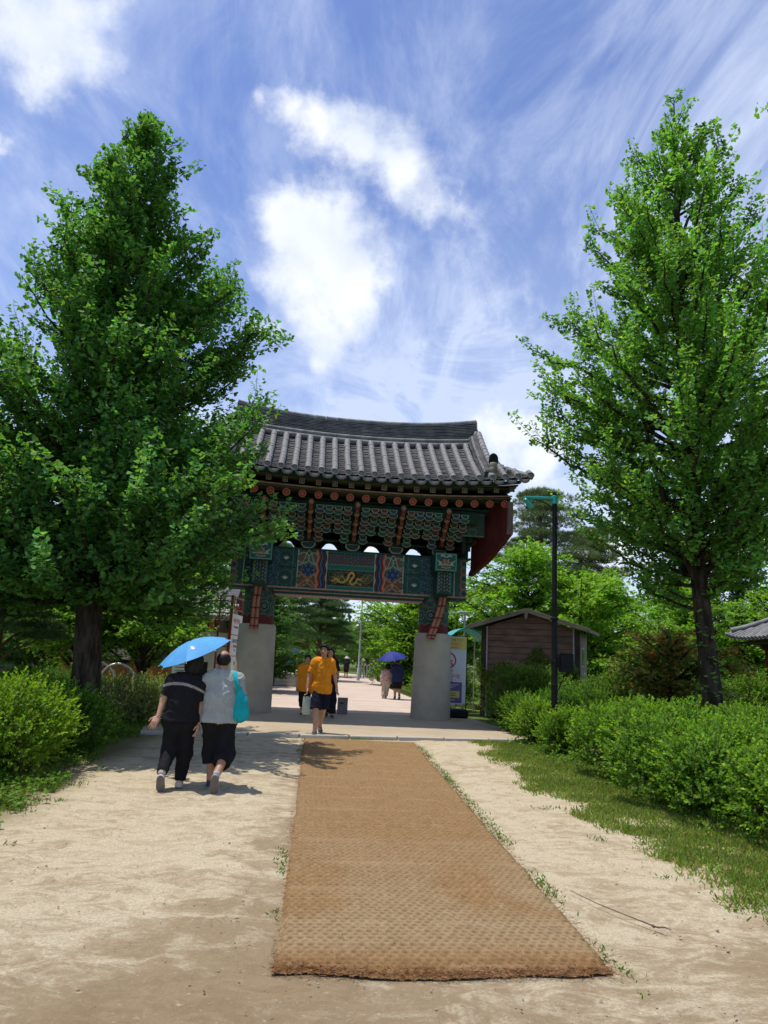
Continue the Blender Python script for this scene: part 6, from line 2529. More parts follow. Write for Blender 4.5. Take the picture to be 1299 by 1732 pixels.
LHJ = dict(head=(-0.088, -0.02, 1.640), neck=(-0.09, 0, 1.50), shL=(-0.265, 0, 1.40), shR=(0.070, 0, 1.40), elL=(-0.31, 0, 1.12), wrL=(-0.31, -0.06, 0.90), elR=(0.125, -0.02, 1.13), wrR=(0.135, -0.20, 0.99),
           pel=(-0.07, 0, 0.90), hipL=(-0.15, 0, 0.86), hipR=(0.02, 0, 0.86), knL=(-0.12, 0.03, 0.46), anL=(-0.10, 0.18, 0.12), heelL=(-0.10, 0.26, 0.06), toeL=(-0.1, 0.03, 0.006), fupL=(0, -0.2, 1),
           knR=(0.03, -0.10, 0.46), anR=(0.035, -0.12, 0.08), heelR=(0.035, -0.06, 0.004), toeR=(0.05, -0.30, 0.004))
person((0.87, 19.0, PZ), LHJ, (0, -1, 0), dict(w=0.92, hs=1.0, hair='long', hem=0.88, sleeve=0.85, loose=0.022, shirt=lerp_noise((0.016, 0.016, 0.02), 0.2), folds=0.010, pants=lerp_noise((0.013, 0.014, 0.02), 0.2), legL=1.92, legR=1.92, rk=0.10, ra=0.095, shoe=(0.03, 0.035, 0.06), sole=(0.35, 0.35, 0.36), seed=18,
       handL=((0, -0.1, -1), (0.3, -0.9, 0), 0.5, 0.08, 1), handR=((-0.1, -0.5, 0.5), (-0.6, 0.2, 0.4), 0.7, 0.08, -1)),
       'long haired woman all in black behind the shoulder of the man in orange', 'visitors coming out of the gate', 0.009)

# ---- the pair beyond the gate under the dark blue umbrella
def pink(V):
    c = np.tile(np.array((0.60, 0.44, 0.40)), (len(V), 1))
    c[fbm(V[:, 0] * 30, V[:, 1] * 30, V[:, 2] * 30, seed=7, oct=2) > 0.60] = (0.30, 0.16, 0.16)
    return c


PW = dict(head=(0.035, 0.02, 1.245), neck=(0.02, 0, 1.12), shL=(-0.14, 0, 1.035), shR=(0.165, 0, 1.045), elL=(-0.20, 0, 0.82), wrL=(-0.215, -0.02, 0.62), elR=(0.21, 0.06, 0.83), wrR=(0.19, 0.16, 0.72),
          pel=(0.0, 0, 0.66), hipL=(-0.075, 0, 0.63), hipR=(0.07, 0, 0.63), knL=(-0.09, 0, 0.34), anL=(-0.11, -0.06, 0.085), heelL=(-0.11, -0.12, 0.03), toeL=(-0.11, 0.09, 0.006), knR=(0.03, 0.04, 0.34), anR=(0.005, 0.05, 0.07), heelR=(0.005, 0, 0.004), toeR=(0.005, 0.22, 0.004))
person((3.49, 29.0, PZ), PW, (0, 1, 0), dict(w=0.98, hs=0.98, hair='bob', hem=0.57, sleeve=1.75, loose=0.026, shirt=pink, folds=0.010, pants=lerp_noise((0.55, 0.47, 0.38), 0.08), legL=1.9, legR=1.9, rk=0.085, ra=0.08, shoe=(0.42, 0.36, 0.32), seed=21,
       handL=((0, 0, -1), (0.3, 0.9, 0), 0.5), handR=((0, 0.8, -0.3), (-0.3, 0, 0.9), 0.5)),
       'woman in a pale pink speckled blouse and beige trousers under the dark blue umbrella', 'pair under the dark blue umbrella', 0.012)
NM = dict(head=(-0.045, 0.02, 1.475), neck=(-0.04, 0, 1.335), shL=(-0.205, 0, 1.255), shR=(0.120, 0, 1.245), elL=(-0.245, 0.12, 1.06), wrL=(-0.20, 0.18, 1.29), elR=(0.185, 0, 0.98), wrR=(0.200, 0.0, 0.76),
          pel=(-0.02, 0, 0.78), hipL=(-0.10, 0, 0.74), hipR=(0.065, 0, 0.74), knL=(-0.09, 0.04, 0.41), anL=(-0.09, 0.02, 0.08), heelL=(-0.09, -0.04, 0.004), toeL=(-0.09, 0.21, 0.004), knR=(0.065, 0.02, 0.41), anR=(0.062, -0.16, 0.14), heelR=(0.062, -0.24, 0.12), toeR=(0.062, -0.10, 0.006), fupR=(0, 0.6, 1))
person((3.91, 28.7, PZ), NM, (0, 1, 0), dict(w=1.05, hs=1.0, hair='short', hem=0.70, sleeve=1.45, loose=0.028, shirt=lerp_noise((0.020, 0.030, 0.085), 0.15), folds=0.010, pants=lerp_noise((0.012, 0.013, 0.020), 0.2), pname='shorts', legL=0.95, legR=0.95, shoe=(0.03, 0.03, 0.035), seed=24,
       handL=((0, 0.1, 1), (0.6, 0.3, 0), 1.2), handR=((0, 0, -1), (-0.3, 0.9, 0), 0.5)),
       'man in a navy shirt and black shorts holding the dark blue umbrella', 'pair under the dark blue umbrella', 0.012)

# ---- far figures
FJ = dict(head=(0, 0.02, 1.42), neck=(0, 0, 1.30), shL=(-0.16, 0, 1.22), shR=(0.16, 0, 1.22), elL=(-0.22, 0, 0.98), wrL=(-0.22, -0.05, 0.78), elR=(0.22, 0, 0.98), wrR=(0.22, -0.05, 0.78), pel=(0, 0, 0.76), hipL=(-0.08, 0, 0.72), hipR=(0.08, 0, 0.72),
          knL=(-0.08, 0.05, 0.40), anL=(-0.08, 0.0, 0.08), heelL=(-0.08, -0.05, 0.0), toeL=(-0.08, 0.2, 0.0), knR=(0.08, 0, 0.40), anR=(0.08, -0.15, 0.12), heelR=(0.08, -0.22, 0.06), toeR=(0.08, -0.02, 0.0))
fw = person((3.45, 54.0, PZ), FJ, (0, 1, 0), dict(hs=1.0, hair='short', hem=0.70, sleeve=0.8, shirt=(0.03, 0.03, 0.035), pants=(0.015, 0.015, 0.02), pname='shorts', legL=0.9, legR=0.9, shoe=(0.3, 0.28, 0.26), folds=0.0,
            handL=((0, 0, -1), (0.3, 0.9, 0), 0.5), handR=((0, 0, -1), (-0.3, 0.9, 0), 0.5)), 'distant walker in dark clothes and a white hat far down the path', None, 0.02)
mb = MB()
mb.lathe([(0.20, -0.03), (0.195, -0.02), (0.11, 0.01), (0.105, 0.08), (0.08, 0.12), (0.01, 0.13)], 16, (0, 0.02, 1.48))
mb.build('hat', M['white'], fw, True)
sdf_obj('backpack', [ell((0, -0.17, 1.03), (0.17, 0.11, 0.22), 0.04), cap((-0.10, -0.12, 1.18), (-0.12, 0.05, 1.26), 0.025, 0.025), cap((0.10, -0.12, 1.18), (0.12, 0.05, 1.26), 0.025, 0.025)], M['cloth'], fw, 0.02, (0.02, 0.022, 0.028))
for (x, y, sh_, pn, lab) in ((-0.55, 44.5, (0.30, 0.40, 0.55), (0.02, 0.02, 0.03), 'distant person in a light blue top beside the planter seat'), (-1.15, 45.5, (0.02, 0.02, 0.025), (0.015, 0.015, 0.02), 'distant person in black left of the one in light blue')):
    person((x, y, PZ + 0.1), FJ, (0, -1, 0), dict(hs=1.0, hair='short', hem=0.70, sleeve=0.8, shirt=sh_, pants=pn, legL=1.9, legR=1.9, shoe=(0.05, 0.05, 0.05), folds=0.0,
           handL=((0, 0, -1), (0.3, 0.9, 0), 0.5), handR=((0, 0, -1), (-0.3, 0.9, 0), 0.5)), lab, None, 0.02)


# ------------------------------------------------------------------ umbrellas
def umbrella(grip, axis, R_, depth, mat_, label, shaft=0.62, seg=8, spin=0.0, lining=None, parent=None, handle=True):
    root = empty('umbrella', grip, 0, label, 'umbrella')
    root.rotation_mode = 'QUATERNION'
    root.rotation_quaternion = Vector(axis).normalized().to_track_quat('Z', 'Y') @ Quaternion((0, 0, 1), spin)
    n1, n2 = 9, 9
    for k in range(seg):
        a0, a1 = 2 * math.pi * k / seg, 2 * math.pi * (k + 1) / seg
        V, F = [], []
        for side in (0, 1):
            for i in range(n1):
                t = 0.02 + 0.98 * i / (n1 - 1)
                for j in range(n2):
                    q = j / (n2 - 1)
                    a = a0 + (a1 - a0) * q
                    scal = math.cos(math.pi / seg) / math.cos(a - (a0 + a1) / 2)        # chord between ribs
                    rr_ = R_ * t * (scal * 0.85 + 0.15)
                    bow = math.sin(q * math.pi)
                    rr_ *= 1 - 0.055 * t * t * bow
                    z = shaft - depth * (1 - math.cos(t * 1.38)) / (1 - math.cos(1.38)) - 0.010 * bow * t - (0.0025 if side else 0)
                    V.append((rr_ * math.cos(a), rr_ * math.sin(a), z))
        b = n1 * n2
        for i in range(n1 - 1):
            for j in range(n2 - 1):
                q4 = (i * n2 + j, (i + 1) * n2 + j, (i + 1) * n2 + j + 1, i * n2 + j + 1)
                F.append(q4)
                F.append(tuple(b + v for v in q4[::-1]))
        for j in range(n2 - 1):
            i = n1 - 1
            F.append((i * n2 + j, b + i * n2 + j, b + i * n2 + j + 1, i * n2 + j + 1))
        mb = MB()
        mb.add(V, F)
        mb.build('canopy_panel', mat_, root, True, fix=False)
        mb = MB()
        pts = [(R_ * t * math.cos(a0), R_ * t * math.sin(a0), shaft - depth * (1 - math.cos(t * 1.38)) / (1 - math.cos(1.38)) - 0.008) for t in np.linspace(0.03, 1.01, 8)]
        mb.tube(pts, 0.004, 5)
        mid = pts[4]
        mb.tube([(0.01 * math.cos(a0), 0.01 * math.sin(a0), shaft * 0.62), mid], 0.003, 5)
        mb.tube([pts[-1], np.array(pts[-1]) * np.array([1.03, 1.03, 1]) - np.array([0, 0, 0.004])], 0.007, 6)
        mb.build('rib', M['steel'], root)
    mb = MB()
    mb.tube([(0, 0, -0.02), (0, 0, shaft + 0.01)], 0.006, 8)
    mb.tube([(0, 0, shaft), (0, 0, shaft + 0.045)], [0.010, 0.005], 8)
    mb.build('shaft', M['black'], root)
    mb = MB()
    mb.tube([(0, 0, -0.10), (0, 0, -0.02), (0, 0, 0.0)], [0.017, 0.015, 0.012], 10)
    mb.build('handle', M['black'], root, True)
    return root


def cloth_mat(name, c, trans=0.25, rough=0.45, spec=0.5):
    m, n, l, p = new_mat(name)
    f = mrange(n, l, noise_node(n, l, 9, 4), 0.3, 0.7)
    col = mixrgb(n, l, f, c, tuple(x * 0.88 for x in c))
    l.new(col, p.inputs['Base Color'])
    p.inputs['Roughness'].default_value = rough
    p.inputs['Specular IOR Level'].default_value = spec
    bump(n, l, p, noise_node(n, l, 22, 4), 0.25, 0.006)
    tr = n.new('ShaderNodeBsdfTranslucent')
    l.new(col, tr.inputs['Color'])
    mx = n.new('ShaderNodeMixShader')
    mx.inputs[0].default_value = trans
    l.new(p.outputs[0], mx.inputs[1])
    l.new(tr.outputs[0], mx.inputs[2])
    l.new(mx.outputs[0], n['Material Output'].inputs['Surface'])
    return m


M['sky_cloth'] = cloth_mat('sky_blue_nylon', (0.120, 0.420, 0.780), 0.22, 0.65, 0.2)
M['blue_cloth'] = cloth_mat('dark_blue_nylon', (0.030, 0.050, 0.300), 0.25, 0.65, 0.25)
M['silver_cloth'] = cloth_mat('pale_blue_grey_nylon', (0.30, 0.40, 0.52), 0.2, 0.4)

gripm = np.array((-1.37 + 0.215, 8.98 + 0.30, 1.225))
ctr = np.array((-1.37 + 0.060, 8.93, 1.72))
um = umbrella(tuple(gripm), (-0.40, -0.20, 0.91), 0.465, 0.155, M['sky_cloth'], 'sky blue umbrella tilted to the left over the couple walking away', shaft=0.53, spin=R(12))
# small white print on the panel that faces the camera
um_R, um_D, um_S = 0.465, 0.155, 0.53
qi = um.rotation_quaternion.inverted()
ldir = qi @ Vector((-0.02, -1.0, 0.25))
a_c = math.atan2(ldir.y, ldir.x)
def on_canopy(t, a):
    k_ = 2 * math.pi / 8
    j_ = math.floor(a / k_)
    qf = a / k_ - j_
    scal = math.cos(math.pi / 8) / math.cos(a - (j_ + 0.5) * k_)
    bow = math.sin(qf * math.pi)
    rr_ = um_R * t * (scal * 0.85 + 0.15) * (1 - 0.055 * t * t * bow)
    return np.array((rr_ * math.cos(a), rr_ * math.sin(a), um_S - um_D * (1 - math.cos(t * 1.38)) / (1 - math.cos(1.38)) - 0.010 * bow * t + 0.004))
mb = MB()
for (dt, da, rt, ra) in ((0.0, 0.0, 0.052, 0.085), (-0.055, -0.045, 0.030, 0.055), (0.050, 0.035, 0.040, 0.060), (-0.01, 0.16, 0.010, 0.030), (0.075, 0.0, 0.008, 0.14)):
    V = [on_canopy(0.56 + dt, a_c + da)]
    for q in range(14):
        an = 2 * math.pi * q / 14
        w_ = 1 + 0.18 * math.sin(3 * an + 7 * da)
        V.append(on_canopy(0.56 + dt + rt * w_ * math.cos(an), a_c + da + ra * w_ * math.sin(an)))
    mb.add(V, [(0, 1 + q, 1 + (q + 1) % 14) for q in range(14)])
mb.build('white_print', M['white'], um, fix=False)

umbrella((3.91 - 0.20, 28.7 + 0.20, PZ + 1.33), (-0.18, -0.16, 0.97), 0.60, 0.26, M['blue_cloth'], 'dark blue umbrella over the pair beyond the gate', shaft=0.52, spin=R(5))
umbrella((-0.30, 44.4, PZ + 1.35), (0.25, -0.3, 0.92), 0.48, 0.18, M['silver_cloth'], 'pale blue grey umbrella far off beside the planter seat', shaft=0.55)

# ------------------------------------------------------------------ bags
bag = empty('shoulder_bag', (-1.37 + 0.69, 8.98 - 0.02, 0.95), 0, 'turquoise cloth shoulder bag hanging at the side of the man in grey', 'bag')
TQ = lerp_noise((0.010, 0.36, 0.40), 0.10, 12)
sdf_obj('pouch', [cap((0.015, -0.03, -0.075), (0.012, -0.03, 0.06), 0.105, 0.078, 0.04, 1.45), cap((0.012, -0.03, 0.05), (-0.020, -0.05, 0.20), 0.076, 0.030, 0.04, 1.25)], M['cloth'], bag, 0.006, TQ, folds=0.014, fold_sc=(22, 22, 4), seed=5)
mb = MB()
st = [(-0.020, -0.060, 0.18), (-0.045, -0.135, 0.26), (-0.070, -0.120, 0.340), (-0.088, -0.060, 0.390), (-0.095, 0.03, 0.400), (-0.085, 0.105, 0.350), (-0.050, 0.115, 0.26), (-0.022, 0.02, 0.18)]
mb.tube(st, 0.026, 8, flat=0.6)
V_ = np.array(mb.v)
o = mb.build('strap', M['cloth'], bag, True, tint=False)
a = o.data.color_attributes.new('tint', 'FLOAT_COLOR', 'POINT')
a.data.foreach_set('color', np.tile(np.array((0.010, 0.36, 0.40, 1), np.float32), len(o.data.vertices)))
tote = empty('tote_bag', (0.50 - 0.300, 15.06, PZ + 0.36), 0, 'pale green white tote bag carried low by the man in orange', 'bag')
tp_ = MB()
V = []
for z, wx, wy in ((0.0, 0.078, 0.045), (0.03, 0.088, 0.050), (0.20, 0.090, 0.035), (0.36, 0.080, 0.012)):
    n = 18
    for k in range(n):
        a_ = 2 * math.pi * k / n
        ca, sa = math.cos(a_), math.sin(a_)
        V.append((wx * math.copysign(abs(ca) ** 0.45, ca) + 0.004 * math.sin(9 * a_ + z * 30), wy * math.copysign(abs(sa) ** 0.6, sa), z))
F = []
for i in range(3):
    for k in range(n):
        F.append((i * n + k, i * n + (k + 1) % n, (i + 1) * n + (k + 1) % n, (i + 1) * n + k))
F.append(tuple(range(n))[::-1])
tp_.add(V, F)
M['tote'] = surf('pale_green_bag_cloth', (0.50, 0.54, 0.42), (0.40, 0.45, 0.34), 9, 0.9, 0.3, 60)
tp_.build('pouch', M['tote'], tote, True)
for sy in (-1, 1):
    mb = MB()
    mb.tube([(-0.045, sy * 0.012, 0.34), (-0.04, sy * 0.016, 0.42), (-0.015, sy * 0.010, 0.475), (0.012, sy * 0.010, 0.475), (0.035, sy * 0.016, 0.42), (0.04, sy * 0.012, 0.34)], 0.008, 6)
    mb.build('handle', M['black'], tote, True)

# ------------------------------------------------------------------ lettering
def text(body, size, mat_, parent, loc, rot=(R(90), 0, 0), align='CENTER', name='lettering', ext=0.0015):
    cu = bpy.data.curves.new(name, 'FONT')
    cu.body = body
    cu.size = size
    cu.align_x = align
    cu.align_y = 'CENTER'
    cu.extrude = ext
    cu.resolution_u = 2
    o = bpy.data.objects.new(name, cu)
    C.objects.link(o)
    bpy.context.view_layer.update()
    dg = bpy.context.evaluated_depsgraph_get()
    me = bpy.data.meshes.new_from_object(o.evaluated_get(dg))
    bpy.data.objects.remove(o)
    bpy.data.curves.remove(cu)
    me.materials.clear()
    me.materials.append(mat_)
    p = link(name, me, parent)
    p.location = loc
    p.rotation_euler = rot
    return p


M['ink'] = flat('grey_print', (0.10, 0.10, 0.11))
M['ink_red'] = flat('red_print', (0.50, 0.045, 0.05))
M['ink_orange'] = flat('orange_print', (0.62, 0.20, 0.04))
M['ink_green'] = flat('pale_green_print', (0.28, 0.50, 0.36))
M['yellow'] = flat('yellow_print', (0.66, 0.60, 0.16))
M['purple'] = flat('purple_print', (0.14, 0.12, 0.30))
M['banner'] = surf('banner_cloth', (0.66, 0.69, 0.74), (0.58, 0.62, 0.68), 3, 0.6, 0.1, 40)

# ------------------------------------------------------------------ no smoking banner behind the right pier
bn = empty('standing_banner', (4.25, 20.75, PZ), R(-2), 'white no smoking banner with yellow head on a dark base behind the right pier', 'banner')
mb = MB()
mb.box((0, 0.0, 1.33), (1.12, 0.012, 1.92), 0.004)
mb.build('cloth', M['banner'], bn)
def bplate(name, c, d, m, y=-0.009):
    q = MB()
    q.box((c[0], y, c[1]), (d[0], 0.004, d[1]))
    return q.build(name, m, bn)
bplate('yellow_head', (0, 2.10), (1.12, 0.36), M['yellow'])
bplate('purple_panel', (-0.04, 0.70), (0.98, 0.58), M['purple'])
bplate('yellow_label', (0.03, 0.645), (0.70, 0.19), M['yellow'], -0.013)
text('쓰레기 되가져가기', 0.115, M['ink'], bn, (0.02, -0.014, 2.185))
text('흡연시 과태료', 0.125, M['ink_orange'], bn, (0.06, -0.014, 2.065))
text('10만원이 부과됩니다', 0.06, M['ink'], bn, (0.12, -0.014, 1.965))
q = MB()
rr = [(0.235, -0.004), (0.235, 0.004), (0.195, 0.004), (0.195, -0.004)]
V, F = [], []
for k in range(40):
    a = 2 * math.pi * k / 40
    for r_, y_ in rr:
        V.append((0.03 + r_ * math.cos(a), -0.011 + y_, 1.60 + r_ * math.sin(a)))
for k in range(40):
    for j in range(4):
        F.append((k * 4 + j, k * 4 + (j + 1) % 4, ((k + 1) % 40) * 4 + (j + 1) % 4, ((k + 1) % 40) * 4 + j))
q.add(V, F)
q.beam((0.03 - 0.15, -0.011, 1.75), (0.03 + 0.15, -0.011, 1.45), 0.006, 0.042, up=(1, 0, 1))
q.build('prohibition_ring', M['ink_red'], bn)
q = MB()
q.box((0.06, -0.0085, 1.585), (0.20, 0.003, 0.034))
q.tube([(-0.02, -0.010, 1.64), (0.0, -0.010, 1.68), (-0.02, -0.010, 1.72), (0.0, -0.010, 1.75)], 0.008, 5)
q.build('cigarette_mark', M['ink'], bn)
text('이곳은', 0.125, M['ink'], bn, (0.02, -0.012, 1.285))
text('금연구역', 0.165, M['ink_red'], bn, (0.08, -0.012, 1.135))
text('입니다', 0.125, M['ink'], bn, (0.0, -0.012, 1.03 - 0.035))
for k in range(4):
    bplate('print_line', (-0.02 - 0.03 * k, 0.92 - 0.045 * k), (0.72 - 0.10 * k, 0.014), M['white'], -0.012)
for k in range(2):
    bplate('print_line', (0.02, 0.67 - 0.055 * k), (0.5, 0.016), M['ink'], -0.017)
bplate('print_line', (0.0, 0.49), (0.5, 0.018), M['white'], -0.012)
bplate('foot_strip', (-0.1, 0.36), (0.72, 0.07), M['white'], -0.009)
mb = MB()
for sx in (-1, 1):
    mb.tube([(sx * 0.575, 0.02, 0.22), (sx * 0.575, 0.02, 2.32)], 0.014, 8)
mb.tube([(-0.575, 0.02, 2.31), (0.575, 0.02, 2.31)], 0.012, 8)
mb.build('frame_pole', M['black'], bn)
mb = MB()
mb.box((0.05, 0.10, 0.12), (1.15, 0.62, 0.24), 0.05)
mb.build('weighted_base', M['black'], bn)

# ------------------------------------------------------------------ black lamp post with turquoise arm
lp = empty('lamp_post', (5.14, 14.27, 0), 0, 'tall black lamp post with a turquoise arm standing in the right shrubs', 'lamp post')
mb = MB()
mb.lathe([(0.085, -0.05), (0.085, 0.02), (0.075, 0.30), (0.068, 0.34), (0.068, 0.40)], 18)
mb.build('base_sleeve', M['black'], lp, True)
mb = MB()
mb.lathe([(0.064, 0.3), (0.062, 2.55)], 18)
mb.lathe([(0.054, 2.6), (0.048, 5.22), (0.044, 5.25)], 18)
mb.build('pole', M['black'], lp, True)
for z_ in (2.58, 1.72, 1.25):
    mb = MB()
    mb.lathe([(0.066, -0.03), (0.085 if z_ > 2 else 0.070, -0.02), (0.085 if z_ > 2 else 0.070, 0.02), (0.066, 0.03)], 18, (0, 0, z_))
    mb.build('collar', M['black'], lp, True)
mb = MB()
mb.lathe([(0.056, -0.09), (0.062, -0.08), (0.062, 0.08), (0.05, 0.09)], 16, (0, 0, 5.09))
mb.beam((-0.05, 0, 5.12), (-0.66, -0.02, 5.09), 0.07, 0.06, 0.01)
mb.build('arm', M['teal'], lp)
mb = MB()
mb.tube([(-0.05, 0, 4.92), (-0.16, 0, 4.99), (-0.28, 0, 5.04), (-0.42, 0, 5.06)], 0.012, 6)
mb.build('brace', M['black'], lp, True)
mb = MB()
Rm = Matrix.Rotation(R(48), 3, 'Y')
mb.box((-0.585, -0.03, 4.96), (0.26, 0.14, 0.07), 0.02, Rm)
mb.beam((-0.66, -0.02, 5.10), (-0.665, -0.02, 5.02), 0.05, 0.05, 0.006)
hd = mb.build('lamp_head', M['teal'], lp)
mb = MB()
mb.box((-0.565, -0.03, 4.935), (0.20, 0.11, 0.02), 0.004, Rm)
mb.build('lamp_glass', M['grey_metal'], hd)
mb = MB()
mb.box((0.245, 0.0, 1.70), (0.27, 0.16, 0.38), 0.012)
mb.box((0.09, 0.0, 1.70), (0.08, 0.08, 0.20), 0.006)
bx_ = mb.build('control_box', M['black'], lp)
mb = MB()
mb.tube([(0.20, 0, 1.5), (0.19, 0.02, 1.36), (0.10, 0.02, 1.20), (0.06, 0, 1.1)], 0.010, 6)
mb.build('cable', M['black'], bx_)

# ------------------------------------------------------------------ brown wooden hut
HX0, HX1, HY = 5.67, 8.57, 22.0
hut = empty('wooden_hut', ((HX0 + HX1) / 2, HY, 0), R(-30), 'small brown plank hut with a low gable roof behind the right shrubs', 'hut')
hw = (HX1 - HX0) / 2
M['plank'] = surf('red_brown_plank', (0.25, 0.155, 0.12), (0.15, 0.095, 0.075), 5, 0.8, 0.3, 50, sc=(0.3, 1, 1))
M['plank_side'] = surf('pale_side_wall', (0.26, 0.23, 0.185), (0.19, 0.165, 0.13), 5, 0.85, 0.2, 50)
def gz(x):
    return 2.78 + (hw - abs(x)) / hw * 0.44
z = 0.05
k = 0
ph = 0.192
while z < 3.2:
    z1 = z + ph
    mb = MB()
    # the plank is clipped by the gable slope
    def xlim(zz):
        return hw - 0.02 if zz <= 2.78 else max(0.0, hw * (1 - (zz - 2.78) / 0.44))
    xa, xb = xlim(z), xlim(z1 - 0.012)
    if xa < 0.15:
        break
    jy = rng.normal(0, 0.003)
    V = [(-xa, -0.030 + jy, z), (xa, -0.030 + jy, z), (xb, -0.012 + jy, z1 - 0.014), (-xb, -0.012 + jy, z1 - 0.014)]
    V += [(x, 0.03, zz) for x, _, zz in V]
    mb.add(V, [(0, 1, 2, 3), (7, 6, 5, 4), (0, 4, 5, 1), (1, 5, 6, 2), (2, 6, 7, 3), (3, 7, 4, 0)])
    mb.build('plank', M['plank'], hut)
    z = z1
    k += 1
mb = MB()
mb.prism([(-hw + 0.03, 0), (hw - 0.03, 0), (hw - 0.03, 2.75), (0, 3.18), (-hw + 0.03, 2.75)], 0.035, 1.88)
mb.build('wall_core', M['wood_dark'], hut)
for s in (-1, 1):
    mb = MB()
    mb.box((s * (hw - 0.09), -0.055, 1.39), (0.045, 0.04, 2.80), 0.004)
    mb.build('corner_trim', M['grey_metal'], hut)
    mb = MB()
    mb.box((s * (hw + 0.02), -0.02, 1.36), (0.15, 0.12, 2.74), 0.006)
    mb.build('corner_post', M['wood_dark'], hut)
    mb = MB()
    mb.box((s * (hw + 0.01), 0.99, 1.37), (0.05, 1.8, 2.7), 0.004)
    mb.build('side_wall', M['plank_side'], hut)
mb = MB()
mb.box((hw + 0.04, 0.85, 1.95), (0.04, 0.55, 0.6), 0.006)
wf = mb.build('window', M['grey_metal'], hut)
mb = MB()
mb.box((hw + 0.062, 0.85, 1.95), (0.02, 0.46, 0.5))
M['glass'] = surf('dark_window_glass', (0.02, 0.025, 0.03), (0.03, 0.035, 0.04), 5, 0.08, 0, 0, spec=0.6)
mb.build('pane', M['glass'], wf)
M['hut_roof'] = surf('weathered_roofing', (0.10, 0.085, 0.07), (0.06, 0.055, 0.045), 5, 0.9, 0.4, 40)
M['hut_fascia'] = surf('weathered_fascia_board', (0.24, 0.205, 0.165), (0.15, 0.125, 0.10), 7, 0.85, 0.3, 50, sc=(0.3, 1, 1))
for s in (-1, 1):
    mb = MB()
    mb.beam((0, 0.75, 3.32), (s * (hw + 0.40), 0.75, 2.76), 2.5, 0.05, 0.0, up=(0, 0, 1))
    mb.build('roof_slope', M['hut_roof'], hut)
    mb = MB()
    mb.beam((s * 0.0, -0.52, 3.29), (s * (hw + 0.42), -0.52, 2.73), 0.035, 0.13, 0.004, up=(0, 0, 1))
    mb.build('barge_board', M['hut_fascia'], hut)
    mb = MB()
    mb.box((s * (hw + 0.42), 0.75, 2.715), (0.03, 2.5, 0.10), 0.004)
    mb.build('eave_fascia', M['teal'] if s < 0 else M['hut_fascia'], hut)
mb = MB()
mb.prism([(-0.06, 3.30), (0.06, 3.30), (0.045, 3.08), (0.0, 3.0), (-0.045, 3.08)], -0.575, -0.545)
mb.build('gable_finial', M['hut_fascia'], hut)
# dry vines climbing over the front wall
lines = []
r = np.random.default_rng(66)
for i in range(90):
    x = r.uniform(-hw + 0.1, hw)
    top = r.uniform(0.9, 1.75) * (0.8 + 0.3 * math.sin(x * 2.2))
    n = 9
    t = np.linspace(0, 1, n)
    lines.append((np.stack([x + np.cumsum(r.normal(0, 0.035, n)), -0.06 - 0.10 * r.random(n), 0.1 + top * t], 1), np.full(n, 0.007)))
V, F = tubes_np(lines, 4)
vine = empty('climbing_vine', ((HX0 + HX1) / 2, HY, 0), R(-30), 'half dry vine climbing the lower plank wall of the hut', 'vine')
o = np_obj('stem', V, F, M['twig'], vine, True)
o['kind'] = 'stuff'
nl = 5200
x = r.uniform(-hw - 0.2, hw + 0.1, nl)
hmax = 1.75 + 0.25 * np.sin(x * 2.4 + 0.6) + 0.2 * np.sin(x * 6)
zz = hmax * np.sqrt(r.uniform(0.02, 1, nl))
keep = r.random(nl) < np.where(zz > hmax - 0.5, 1.0, 0.30)
P = np.stack([x, -0.10 - 0.30 * r.random(nl), zz], 1)[keep]
A = unit(np.stack([r.normal(0, 1, len(P)), r.normal(-0.6, 0.5, len(P)), r.normal(-0.3, 0.5, len(P))], 1))
N = unit(r.normal(0, 0.4, (len(P), 3)) + np.array([0, -0.4, 0.9]))
o = leaves_obj('foliage', P, A, N, r.uniform(0.05, 0.10, len(P)), BROAD_V, BROAD_F, M['leaf'], tints(len(P), (0.16, 0.24, 0.045), 0.25, 0.2, r), vine)
o['kind'] = 'stuff'

# ------------------------------------------------------------------ teal awning left of the hut, flat grey lamp above it
aw = empty('teal_awning', (5.35, 23.6, 0), 0, 'curved teal awning on thin legs between the banner and the hut', 'awning')
V, F = [], []
n = 13
for y_ in (-0.7, 0.7):
    for off in (0, -0.03):
        for k in range(n):
            q = -1 + 2 * k / (n - 1)
            V.append((0.62 * q, y_, 2.72 - 0.36 * q * q + off))
for k in range(n - 1):
    F += [(k, k + 1, 2 * n + k + 1, 2 * n + k), (n + k + 1, n + k, 3 * n + k, 3 * n + k + 1), (k + 1, k, n + k, n + k + 1), (2 * n + k, 2 * n + k + 1, 3 * n + k + 1, 3 * n + k)]
mb = MB()
mb.add(V, F)
mb.build('canopy', M['teal'], aw, True)
for sx in (-1, 1):
    for sy in (-1, 1):
        mb = MB()
        mb.tube([(sx * 0.56, sy * 0.66, 0.0), (sx * 0.56, sy * 0.66, 2.42)], 0.02, 8)
        mb.build('leg', M['grey_metal'], aw)
mb = MB()
mb.beam((0.05, -0.72, 2.66), (0.56, -0.72, 2.15), 0.03, 0.03)
mb.build('brace', M['grey_metal'], aw)
fl = empty('flat_lamp', (5.50, 24.6, 0), 0, 'flat grey lamp head on a thin pole above the left eave of the hut', 'lamp')
mb = MB()
mb.tube([(0.12, 0, 0), (0.12, 0, 3.28)], 0.035, 10)
mb.build('pole', M['grey_metal'], fl, True)
mb = MB()
mb.box((0.05, 0, 3.32), (0.34, 0.22, 0.09), 0.02)
mb.beam((-0.1, 0, 3.29), (-0.48, 0, 3.27), 0.05, 0.03, 0.004)
mb.build('lamp_head', M['grey_metal'], fl)

